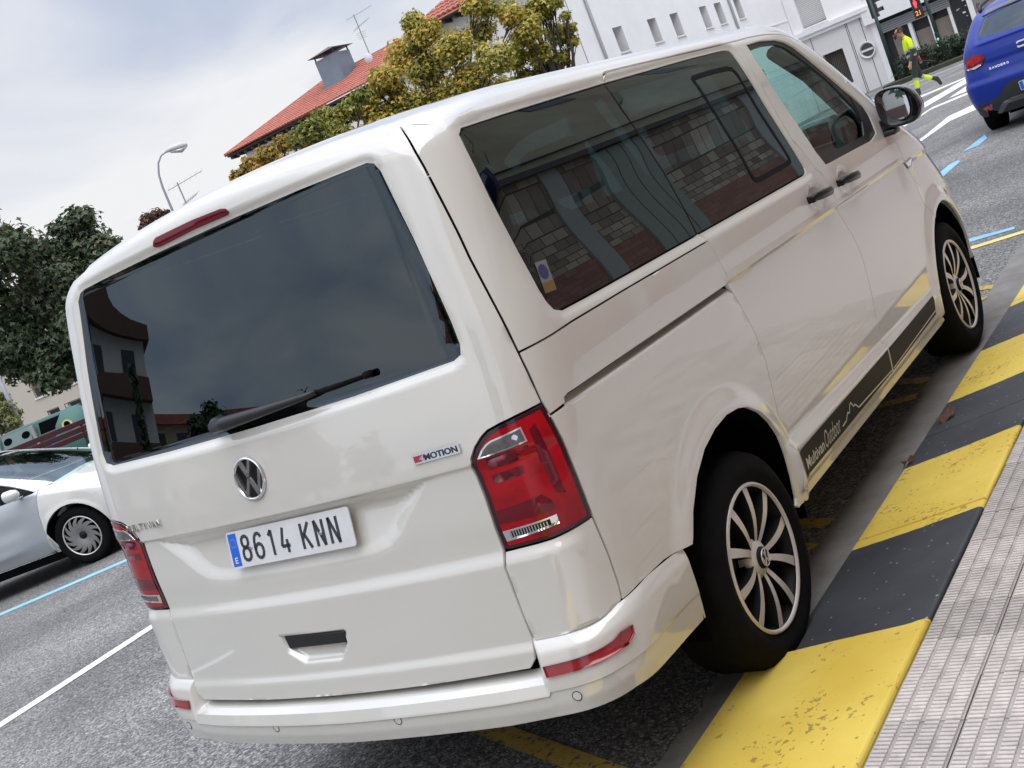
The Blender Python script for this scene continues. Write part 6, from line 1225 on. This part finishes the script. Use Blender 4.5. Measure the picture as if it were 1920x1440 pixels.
# clipped hedge
hedge = thing('hedge', 'long clipped dark green hedge behind the walking worker', 'hedge', (-6.0, 40.5, -.5)); hcl = []
a = np.array([-9.3, 42.95]); b = np.array([-3.0, 38.2]); dn = (b - a) / np.linalg.norm(b - a)
for t in np.arange(0, np.linalg.norm(b - a), .16):
    p = a + dn * t
    for z in (-.22, .08, .36): hcl.append((p[0] + 6.0 + RNG.normal(0, .08), p[1] - 40.5 + RNG.normal(0, .16), z + .5 + RNG.normal(0, .03) - (.15 if t < .5 else 0), .23))
foliage('foliage', hcl, 9500, .085, [(.018, .034, .017), (.026, .050, .022), (.040, .070, .028)], hedge, flat=1.0, patch=.2, droop=.1)
q = MB(); q.box((0, -.14, -.1), (float(np.linalg.norm(b - a)), .14, .82)); o = q.build('hedge_core', mat('hedge_core', (.010, .016, .009), .95), hedge); o.location = (a[0] + 6.0, a[1] - 40.5, 0); o.rotation_euler = (0, 0, math.atan2(dn[1], dn[0]))
verge = obj('verge', [(-9.9, 42.6, -.33), (-3.0, 37.4, -.02), (-2.6, 38.0, .04), (-9.6, 43.6, -.28), (-9.9, 42.6, -.6), (-3.0, 37.4, -.6)], [(0, 1, 2, 3), (4, 5, 1, 0)], mat('verge_earth', (.075, .075, .045), .95, var=(4, .5)), kind='structure')
# ------------------------------------------------------------------ street furniture
lamp_grey = mat('lamp_grey', (.30, .31, .33), .5, metal=.3); signal_green = mat('signal_green', (.012, .030, .026), .5)
lamp = thing('street_lamp', 'tall grey street lamp with a curved arm above the van roof', 'street lamp', (-30.2, 27.35, -1.3))
q = MB(); P = [(0, 0, 0), (0, 0, 3), (0, 0, 6.6), (.0, .02, 7.3), (.04, .06, 7.75), (.14, .16, 8.12), (.28, .30, 8.33), (.46, .48, 8.40)]; q.tube(P, [.075, .06, .045, .040, .036, .033, .030, .028], 10); q.build('pole', lamp_grey, lamp, True)
q = MB(); q.tube([(.42, .44, 8.39), (.55, .58, 8.42), (.80, .84, 8.40), (.98, 1.0, 8.36)], [.04, .10, .13, .05], 10); o = q.build('lamp_head', mat('lamp_shell', (.50, .51, .50), .4), lamp, True); q = MB(); q.tube([(.52, .55, 8.34), (.78, .82, 8.26), (.95, .98, 8.32)], [.05, .10, .04], 10); q.build('lamp_glass', clear_lens, o, True)
lamp2 = thing('street_lamp', 'plain grey lamp post in front of the cream block at the far left', 'street lamp', (-32.3, 19.7, -1.4)); q = MB(); q.tube([(0, 0, 0), (0, 0, 4.2)], [.085, .06], 10); q.build('pole', lamp_grey, lamp2, True)
q = MB(); q.tube([(0, 0, 4.2), (0, .0, 4.35), (.1, .1, 4.5)], [.06, .14, .05], 10); q.build('lamp_head', lamp_grey, lamp2, True)
red_on = mat('signal_red_lit', (.5, .02, .03), .4, emit=((1, .035, .06), 3.0)); amber_on = mat('signal_amber_lit', (.5, .2, .02), .4, emit=((1, .30, .04), 1.1)); green_on = mat('signal_green_lit', (.02, .5, .25), .4, emit=((.08, 1, .45), 1.6))
s1 = thing('traffic_light', 'dark traffic light seen from the side with three hooded lamps, left one', 'traffic light', (-9.45, 43.0, -.55)); q = MB(); q.tube([(0, 0, 0), (0, 0, 3.6)], .065, 10); q.build('pole', signal_green, s1, True)
q = MB(); q.box((-.15, .02, 2.62), (.10, .28, 3.75)); hd_ = bevel(q.build('signal_head', iron, s1), .03)
for k in range(3): q = MB(); q.lathe([(.115, 0), (.125, .20)], 14, 'x', (.10, .15, 2.80 + .36 * k), 0, math.radians(-10), math.radians(190)); q.build('visor', iron, hd_, True); q = MB(); q.lathe([(0, .005), (.10, .0)], 14, 'x', (.10, .15, 2.80 + .36 * k)); q.build('lens', black_gloss, hd_)
s2 = thing('traffic_light', 'traffic light showing a red figure and amber countdown above the hedge', 'traffic light', (-7.93, 44.2, -.5)); q = MB(); q.tube([(0, 0, 0), (0, 0, 3.4)], .06, 10); q.build('pole', signal_green, s2, True)
q = MB(); q.box((-.50, -.14, 1.98), (-.20, .10, 2.92)); hd_ = bevel(q.build('signal_head', iron, s2), .02); q = MB(); q.tube([(-.25, 0, 2.12), (0, 0, 2.12)], .03, 6); q.tube([(-.25, 0, 2.8), (0, 0, 2.8)], .03, 6); q.build('bracket', iron, s2)
fr = frame((-.35, -.142, 2.50), (1, 0, 0), (0, 0, 1), (0, -1, 0)); q = MB(); q.prism([(.032 * math.cos(a), .125 + .032 * math.sin(a)) for a in np.linspace(0, 2 * PI, 13)[:-1]], 0, .006, fr); q.prism([(-.055, .085), (.055, .085), (.06, -.03), (.035, -.03), (.03, -.15), (.005, -.15), (0, -.05), (-.005, -.15), (-.03, -.15), (-.035, -.03), (-.06, -.03)], 0, .006, fr); q.build('red_figure', red_on, hd_, fix=True)
fr = frame((-.35, -.142, 2.16), (1, 0, 0), (0, 0, 1), (0, -1, 0)); v, f = text_fit('21', -.085, .085, -.085, .085, bold=.02); obj('countdown', [fr(a, b, .004) for a, b, _ in v], f, amber_on, hd_)
q = MB(); q.box((.0, -.22, 2.75), (.22, .02, 3.5)); q.build('signal_back', iron, s2)
q = MB(); q.box((-.05, -.16, .94), (.10, -.02, 1.26)); rp_ = bevel(q.build('repeater', iron, s2), .02); q = MB(); q.lathe([(0, -.002), (.045, .0)], 14, 'y', (.025, -.162, 1.02)); q.build('green_lens', green_on, rp_)
# slatted bench seen from behind
bred = mat('bench_red', (.085, .010, .020), .6, var=(5, .3)); bn = thing('bench', 'dark red slatted bench with iron legs beyond the parked car', 'bench', (-19.35, 11.75, gz(-19.4)), (0, 0, math.atan2(.60, .80)))
for k, (z, d) in enumerate(((1.24, .10), (1.11, .06), (.99, .03))):
    q = MB(); q.box((-1.9, d, z), (1.9, d + .035, z + .105)); bevel(q.build('back_slat', bred, bn), .008)
for k in range(4): q = MB(); q.box((-1.9, -.08 - k * .12, .66), (1.9, .02 - k * .12, .70)); bevel(q.build('seat_slat', bred, bn), .008)
for x in (-1.2, .92): q = MB(); q.tube([(x, .16, 1.30), (x, .05, .92), (x, -.02, .64), (x, .10, .28), (x, .20, 0)], [.03, .03, .035, .03, .03], 6); q.tube([(x, -.02, .64), (x, -.46, .64), (x, -.42, .3), (x, -.50, 0)], .03, 6); q.build('iron_leg', iron, bn, True)
# recycling containers
igl_m = mat('igloo_green', (.035, .125, .105), .5, var=(2, .15)); cont_m = mat('container_green', (.018, .085, .065), .5, var=(2, .25)); cont_l = mat('container_lid', (.09, .145, .135), .5); lime = mat('lime_ring', (.65, .68, .30), .6)
Tb = (0, 0, math.atan2(.60, .80))
ig = thing('bottle_bank', 'pale green dome shaped bottle bank with a yellow ringed opening', 'bottle bank', (-23.0, 15.25, -1.03), Tb); q = MB(); q.lathe([(.50, 0), (.60, .25), (.64, .6), (.60, 1.0), (.47, 1.34), (.25, 1.58), (0, 1.66)], 28); q.build('shell', igl_m, ig, True)
oc = MB(); oc.lathe([(.075, .0), (.125, .012), (.135, .0)], 20, 'y', (-.02, -.57, 1.30)); o = oc.build('ring', lime, ig, True); oc = MB(); oc.lathe([(0, .006), (.08, .0)], 20, 'y', (-.02, -.574, 1.30)); oc.build('opening', seam_black, o); q = MB(); q.tube([(-.07, 0, 1.64), (-.07, 0, 1.74), (.07, 0, 1.74), (.07, 0, 1.64)], .012, 5); q.build('lifting_loop', iron, ig)
v, f = text_fit('vidrio', .18, .48, 1.16, 1.26); obj('lettering', [(a, -.62 + .35 * a * a + .15 * max(0, b - 1), b) for a, b, _ in v], f, plate_white, ig)
def container(label, loc, w, h, holes, sticker):
    t = thing('recycling_container', label, 'recycling bin', loc, Tb, 'recycling containers behind the bench'); q = MB(); q.prism([(-.55, .15), (-.60, h * .75), (-.38, h), (.45, h), (.60, h * .75), (.55, .15)], -w / 2, w / 2, lambda a, b, d: (d, a, b)); bevel(q.build('body', cont_m, t, fix=True), .04)
    q = MB(); sl = Vector((0, .22, h * .25)).normalized(); fr = frame((0, -.495, h * .875), (1, 0, 0), sl, (0, -sl.z, sl.y)); q.prism([(-w * .40, -h * .115), (w * .40, -h * .115), (w * .40, h * .115), (-w * .40, h * .115)], .0, .02, fr); ld = q.build('flap', cont_l if holes else cont_m, t, fix=True)
    for x in ((-.24, .24) if holes else ()): q = MB(); q.prism([(x + .11 * math.cos(a), .11 * .9 * math.sin(a)) for a in np.linspace(0, 2 * PI, 21)[:-1]], .02, .026, fr); q.build('hole', seam_black, ld, fix=True)
    if not holes: q = MB(); q.prism([(-w * .34, -h * .10), (w * .30, -h * .10), (w * .30, h * .10), (-w * .34, h * .10)], .02, .026, fr); q.build('open_slot', seam_black, ld, fix=True)
    if sticker: q = MB(); q.prism([(-.22, h * .52), (.42, h * .52), (.42, h * .60), (-.22, h * .60)], .575, .60, lambda a, b, d: (a, -d - .01, b)); q.build('blue_sticker', mat('sticker_cyan', (.03, .17, .62), .5), t, fix=True)
    for s in (-1, 1): q = MB(); q.box((s * w / 2 - .03, -.62, .2), (s * w / 2 + .03, -.50, h * .98)); q.build('lifting_frame', pipe_grey, t)
    for x in (-.4, .4):
        for y in (-.4, .4): q = MB(); q.lathe([(0, -.03), (.09, -.03), (.09, .03), (0, .03)], 12, 'x', (x * w, y, .09)); q.build('castor', rubber, t)
container('green recycling container with two round holes in its pale flap', (-25.1, 15.15, -1.08), .95, 1.62, True, False); container('green recycling container with a dark open slot and blue sticker', (-24.35, 15.75, -1.06), 1.05, 1.60, False, True)
# two further parked cars, mostly hidden
def small_car(label, loc, rz, m):
    t = thing('parked_car', label, 'car', loc, (0, 0, rz)); prof = [(-2.0, .30), (-2.05, .65), (-1.85, .92), (-1.2, 1.0), (-.55, 1.40), (.75, 1.45), (1.45, 1.02), (2.0, .92), (2.05, .30)]
    q = MB(); q.prism(prof, -.82, .82, lambda a, b, d: (a, d, b)); bevel(q.build('body', m, t, fix=True), .09, 3)
    for s in (1, -1): q = MB(); q.prism([(-1.05, 1.0), (-.50, 1.34), (.70, 1.38), (1.28, 1.02)], s * .80, s * .835, lambda a, b, d: (a, d, b)); q.build('side_window', frit, t, fix=True)
    q = MB(); q.prism([(-1.22, 1.03), (-.60, 1.39), (-.575, 1.375), (-1.19, 1.0)], -.66, .66, lambda a, b, d: (a, d, b)); q.build('windscreen', frit, t, fix=True)
    for x in (-1.25, 1.25):
        for s in (1, -1): q = MB(); q.lathe([(0, -.1), (.31, -.1), (.33, -.06), (.33, .06), (.31, .1), (0, .1)], 20, 'y', (x, s * .75, .32)); q.build('wheel', rubber, t)
small_car('black parked car just beyond the pale green bottle bank', (-25.4, 18.2, -1.05), .55, black_gloss); small_car('white parked car at the left edge beyond the dark red bench', (-27.0, 13.6, -1.12), .75, white_paint)
# ------------------------------------------------------------------ the worker
hv_y = mat('hi_vis_yellow', (.62, .80, .012), .8, emit=((.55, .75, .0), .10)); wk_dk = mat('dark_workwear', (.035, .045, .035), .9, var=(12, .3)); refl_m = mat('reflective_band', (.36, .36, .33), .5); skin_m = mat('skin', (.46, .24, .17), .6); boot_m = mat('boot', (.035, .028, .022), .8); hair_m = mat('hair', (.06, .030, .018), .9); glove_m = mat('red_glove', (.42, .035, .05), .7)
nt_ = hv_y.node_tree.nodes['Principled BSDF']; nt_.inputs['Emission Strength'].default_value = 0.0
J = {'pelvis': (-.17, 0, .90, .135), 'belly': (-.165, 0, 1.05, .140), 'chest': (-.165, 0, 1.28, .155), 'neckb': (-.135, 0, 1.47, .075), 'neck': (-.10, 0, 1.535, .055), 'head0': (-.065, 0, 1.61, .078), 'head1': (-.05, 0, 1.69, .088), 'head2': (-.06, 0, 1.75, .055), 'jaw': (.03, 0, 1.595, .045), 'nose': (.055, 0, 1.655, .018),
     'shL': (-.165, .17, 1.41, .085), 'elL': (-.14, .24, 1.12, .055), 'wrL': (.0, .24, .87, .036), 'haL': (.035, .235, .80, .040), 'shR': (-.17, -.17, 1.41, .085), 'elR': (-.36, -.25, 1.12, .055), 'wrR': (-.39, -.22, .90, .036), 'haR': (-.41, -.21, .83, .040),
     'hipL': (-.15, .085, .86, .105), 'knL': (-.045, .09, .48, .070), 'anL': (-.02, .09, .10, .050), 'toeL': (.15, .09, .045, .045), 'heelL': (-.06, .09, .05, .045), 'hipR': (-.18, -.085, .86, .105), 'knR': (-.24, -.09, .46, .070), 'anR': (-.60, -.09, .255, .050), 'heelR': (-.67, -.09, .28, .045), 'toeR': (-.66, -.09, .08, .042)}
E_ = [('pelvis', 'belly'), ('belly', 'chest'), ('chest', 'neckb'), ('neckb', 'neck'), ('neck', 'head0'), ('head0', 'head1'), ('head1', 'head2'), ('head0', 'jaw'), ('head1', 'nose'), ('chest', 'shL'), ('shL', 'elL'), ('elL', 'wrL'), ('wrL', 'haL'), ('chest', 'shR'), ('shR', 'elR'), ('elR', 'wrR'), ('wrR', 'haR'), ('pelvis', 'hipL'), ('hipL', 'knL'), ('knL', 'anL'), ('anL', 'toeL'), ('anL', 'heelL'), ('pelvis', 'hipR'), ('hipR', 'knR'), ('knR', 'anR'), ('anR', 'heelR'), ('anR', 'toeR')]
for s, w in (('L', (.035, .235, .80)), ('R', (-.41, -.21, .83))):
    for k in range(4): J['f%s%d' % (s, k)] = (w[0] + .02 - .018 * k + .01, w[1] + (.012 if s == 'L' else -.012), w[2] - .055 + .004 * k, .011); J['g%s%d' % (s, k)] = (w[0] + .03 - .018 * k, w[1] - (.004 if s == 'L' else -.004), w[2] - .090 + .006 * k, .009); E_ += [('ha' + s, 'f%s%d' % (s, k)), ('f%s%d' % (s, k), 'g%s%d' % (s, k))]
    J['t' + s] = (w[0] + .055, w[1], w[2] - .015, .012); E_.append(('ha' + s, 't' + s))
keys = list(J); me = bpy.data.meshes.new('person'); me.from_pydata([J[k][:3] for k in keys], [(keys.index(a), keys.index(b)) for a, b in E_], [])
person = link(bpy.data.objects.new('person', me)); md = person.modifiers.new('skin', 'SKIN'); md.use_smooth_shade = True; md.branch_smoothing = .6
for i, k in enumerate(keys): sv = me.skin_vertices[0].data[i]; sv.radius = (J[k][3], J[k][3] * (1.15 if k in ('chest', 'belly', 'pelvis') else 1)); sv.use_root = (k == 'pelvis')
sb_ = person.modifiers.new('sub', 'SUBSURF'); sb_.levels = 2; dg = bpy.context.evaluated_depsgraph_get(); me2 = bpy.data.meshes.new_from_object(person.evaluated_get(dg)); person.modifiers.clear(); person.data = me2; me2.materials.clear()
for m in (skin_m, hv_y, refl_m, wk_dk, boot_m, glove_m): me2.materials.append(m)
SEG = [(np.array(J[a][:3]), np.array(J[b][:3]), a, b) for a, b in E_]
for p in me2.polygons:
    c = np.array(p.center); best = None
    for A, B, a, b in SEG:
        ab = B - A; t = float(np.clip((c - A) @ ab / (ab @ ab), 0, 1)); d = np.linalg.norm(c - A - t * ab) - (J[a][3] * (1 - t) + J[b][3] * t)
        if best is None or d < best[0]: best = (d, a, b, t)
    _, a, b, t = best; z = c[2]; m = 0
    if b in ('head0', 'head1', 'head2', 'jaw', 'nose', 'neck'): m = 0 if c[2] > 1.50 else 1
    elif a in ('wrL', 'haL') or b.startswith(('fL', 'gL', 'tL')): m = 0
    elif a in ('wrR', 'haR') or b.startswith(('fR', 'gR', 'tR')): m = 5 if a == 'wrR' else 0
    elif a in ('shL', 'shR'): m = 1 if t < .72 else (2 if t < .86 else 3)
    elif a in ('elL', 'elR'): m = 3 if t < .9 else 0
    elif a in ('belly', 'chest', 'pelvis', 'neckb') and not b.startswith('hip'): m = 1 if z > 1.19 else 2 if z > 1.13 else 3 if z > 1.06 else 2 if z > 1.0 else 3
    elif b.startswith(('kn', 'hip')): m = 3
    elif a.startswith('kn'): m = 2 if t < .18 else 1 if t < .60 else 2 if t < .70 else 4
    elif b.startswith(('toe', 'heel')): m = 4
    p.material_index = m
me2.shade_smooth(); person.location = (-5.2, 28.37, -.235); person.rotation_euler = (0, 0, math.atan2(-.54, -.84)); tag(person, 'bearded worker in yellow hi-vis jacket striding across the road, one foot lifted', 'person')
q = MB(); q.lathe([(.0, 1.785), (.05, 1.780), (.088, 1.74), (.098, 1.69), (.094, 1.64)], 18, 'z', (-.062, 0, 0), 0, math.radians(48), math.radians(312)); q.build('hair', hair_m, person, True)
q = MB(); q.tube([(.045, -.058, 1.60), (.082, 0, 1.575), (.045, .058, 1.60)], [.022, .034, .022], 8); q.tube([(.06, -.02, 1.555), (.075, 0, 1.53), (.06, .02, 1.555)], .022, 6); q.build('beard', hair_m, person, True)
for s in (1, -1): q = MB(); q.lathe([(0, .0), (.010, -.004), (.012, -.01)], 8, 'x', (.034, s * .034, 1.675)); q.build('eye', iron, person); q = MB(); q.tube([(-.055, s * .085, 1.69), (-.06, s * .098, 1.665), (-.05, s * .088, 1.635)], .012, 6); q.build('ear', skin_m, person, True)
tool = MB(); tool.tube([(-.36, -.20, .83), (-.62, -.20, .72), (-.74, -.20, .66)], [.014, .011, .008], 6); tl_ = tool.build('hand_tool', iron, None); tl_.location = person.location; tl_.rotation_euler = person.rotation_euler; tag(tl_, 'thin dark stick held behind the worker in his gloved hand', 'tool')

# ------------------------------------------------------------------ what stands behind the camera and across the pavement: the glass and paint mirror it
brick_m = mat('brick_wall', (.30, .20, .15), .85); nt, N, Lk, b = nodes(brick_m); tc = N.new('ShaderNodeTexCoord'); sep = N.new('ShaderNodeSeparateXYZ'); Lk(tc.outputs['Object'], sep.inputs[0]); cmb = N.new('ShaderNodeCombineXYZ'); Lk(sep.outputs['Y'], cmb.inputs[0]); Lk(sep.outputs['Z'], cmb.inputs[1])
br = N.new('ShaderNodeTexBrick'); br.inputs['Scale'].default_value = 1; br.inputs['Brick Width'].default_value = .26; br.inputs['Row Height'].default_value = .125; br.inputs['Mortar Size'].default_value = .008; br.inputs['Color1'].default_value = (.56, .45, .33, 1); br.inputs['Color2'].default_value = (.24, .16, .12, 1); br.inputs['Mortar'].default_value = (.10, .085, .075, 1); Lk(cmb.outputs[0], br.inputs['Vector'])
red_p = N.new('ShaderNodeMath'); red_p.operation = 'LESS_THAN'; red_p.inputs[1].default_value = 1.75; Lk(sep.outputs['Z'], red_p.inputs[0]); mx = N.new('ShaderNodeMix'); mx.data_type = 'RGBA'; mx.blend_type = 'MIX'; mm_ = N.new('ShaderNodeMath'); mm_.operation = 'MULTIPLY'; mm_.inputs[1].default_value = .8; Lk(red_p.outputs[0], mm_.inputs[0]); Lk(mm_.outputs[0], mx.inputs[0]); Lk(br.outputs['Color'], mx.inputs[6]); mx.inputs[7].default_value = (.33, .135, .095, 1); Lk(mx.outputs[2], b.inputs['Base Color'])
bw = thing('street_building', 'building across the pavement with painted brick base and cream render above, behind the viewer', 'building', (4.75, 0, .1))
q = MB(); q.box((0, -14, 0), (.4, 30, 2.75)); q.build('brick_wall', brick_m, bw)
q = MB(); q.box((.02, -14, 2.75), (.42, 30, 7.6)); q.build('upper_wall', mat('beige_render', (.60, .52, .37), .9, var=(.6, .3, (.40, .32, .22))), bw)
q = MB(); q.box((-.10, -14, 2.72), (.02, 30, 2.82)); q.build('ledge', mat('ledge_grey', (.10, .09, .085), .9), bw)
for k, (y, w) in enumerate(((3.6, .5), (7.2, .4), (12.5, 1.0), (17.0, .4))): q = MB(); q.box((-.03, y, 0), (.0, y + w, 2.72)); q.build('pilaster', mat('pale_stone', (.42, .40, .36), .9) if 'pale_stone' not in MATS else MATS['pale_stone'], bw)
sh_ = MB(); 
for k in range(4): sh_.box((-.03, 8.4 + k * .30, 0), (.0, 8.4 + k * .30 + .275, 2.7))
o = sh_.build('wall_ribs', mat('green_grey_ribs', (.33, .34, .28), .7), bw); o['kind'] = 'stuff'
q = MB()
for y, z in ((5.6, 5.2), (9.6, 5.0), (13.8, 5.2)): q.box((-.01, y, z), (.03, y + 1.1, z + 1.5))
q.build('window_panes', pane_m, bw, kind='stuff')
sgn = thing('shop_sign', 'dark blue projecting shop sign on the wall across the pavement', 'sign', (4.70, 5.4, 3.05)); q = MB(); q.box((-.62, -.10, -.35), (-.05, .10, .38)); sg_ = q.build('sign_box', mat('sign_blue', (.010, .025, .075), .4), sgn)
for sd_, ny in ((1, -1), (-1, 1)):
    fr = frame((-.335, ny * .101, 0), (sd_ * 1, 0, 0), (0, 0, 1), (0, ny, 0)); v, f = text_fit('AUTOMOBILES', -.24, .24, .02, .09); obj('sign_lettering', [fr(a, b, .002) for a, b, _ in v], f, decal_white, sg_); q = MB(); q.prism([(-.25, -.16), (.25, -.16), (.25, -.05), (-.25, -.05)], 0, .002, fr); q.build('sign_band', mat('sign_pale', (.30, .36, .40), .5) if 'sign_pale' not in MATS else MATS['sign_pale'], sg_, fix=True)
q = MB(); q.tube([(.05, -14, 3.0), (-.02, 2, 3.06), (.0, 6.5, 2.98), (-.03, 11, 3.08), (.0, 30, 3.0)], .022, 5); q.tube([(-.01, 5.2, 3.1), (-.02, 6.4, 3.9), (-.01, 6.6, 6.0)], .018, 5); q.build('cable', iron, bw)
# buildings and trees behind, mirrored in the rear window
dark_band = mat('brown_band', (.10, .055, .04), .8)
def back_block(label, loc, rz, W, H, D, wallm, roofm, floors, bands=True):
    t = thing('back_building', label, 'building', loc, (0, 0, rz)); q = MB(); q.box((-W / 2, 0, 0), (W / 2, D, H)); q.build('wall', wallm, t); q = MB(); q.box((-W / 2 - .5, -.6, H), (W / 2 + .5, D + .5, H + .7)); q.build('roof', roofm, t)
    n = int(W / 2.4); fh = H / floors
    for k in range(floors):
        if bands: q = MB(); q.box((-W / 2, -.9, k * fh + fh * .02), (W / 2, 0, k * fh + fh * .34)); q.build('balcony', dark_band, t)
        for j in range(n): x = -W / 2 + W * (j + .5) / n; q = MB(); q.box((x - .6, -.04, k * fh + fh * .38), (x + .6, .02, k * fh + fh * .82)); q.build('window', pane_m, t)
def away(az): return math.atan2(math.cos(math.radians(az)), -math.sin(math.radians(az)))
def at_az(az, d, z=-2.4): return (-d * math.cos(math.radians(az)), -d * math.sin(math.radians(az)), z)
back_block('four storey balcony block far behind the viewer, tallest one', at_az(21.5, 36), away(21.5), 9, 12.6, 10, mat('pale_render', (.55, .52, .48), .9), dark_band, 4)
back_block('long house row with orange roof behind the viewer', at_az(32, 50), away(32), 13, 10.2, 10, mat('ochre_render', (.50, .42, .28), .9), tile_red, 3, False)
back_block('pale house with flat roof behind the viewer', at_az(41, 42), away(41), 7, 9.2, 8, mat('grey_render', (.50, .48, .45), .9), tile_red, 3)
back_block('pale balcony block straight down the street behind the viewer', (-3.5, -52, -.5), math.radians(180), 9, 15, 9, mat('pale_render_b', (.55, .53, .50), .9), dark_band, 5)
def back_tree(label, base, h, r, n, cone=False):
    cl = []
    for k in range(16):
        z = h * (.25 + .75 * RNG.random()) if not cone else h * (.08 + .9 * k / 16); rr = r * (1 - abs(z / h - .55) * .9) if not cone else r * (1 - k / 17); a = RNG.random() * 2 * PI; cl.append((base[0] + (rr * .6 * math.cos(a) if not cone else 0), base[1] + (rr * .6 * math.sin(a) if not cone else 0), base[2] + z, max(.3, rr * (.55 if not cone else 1))))
    tree(label, base, cl, n, .34, GREEN_D[:3], trunk_r=.22, flat=1.0)
def bt(label, az, d, h, r, n, cone=False): p = at_az(az, d); back_tree(label, (p[0], p[1], gz(p[0])), h, r, n, cone)
bt('tall narrow cypress behind the viewer by the balcony block', 26.5, 30, 9.3, .75, 1800, True); bt('dark leafy tree behind the viewer in front of the house row', 35.5, 27, 6.6, 1.7, 2600); bt('broad dark tree behind the viewer right of the pale house', 47, 31, 7.0, 2.4, 2800); bt('small rounded tree behind the viewer, last in the row', 54, 33, 5.6, 1.8, 1500); bt('low tree on the kerb straight down the street behind the viewer', 93, 34, 6.4, 1.8, 1800)
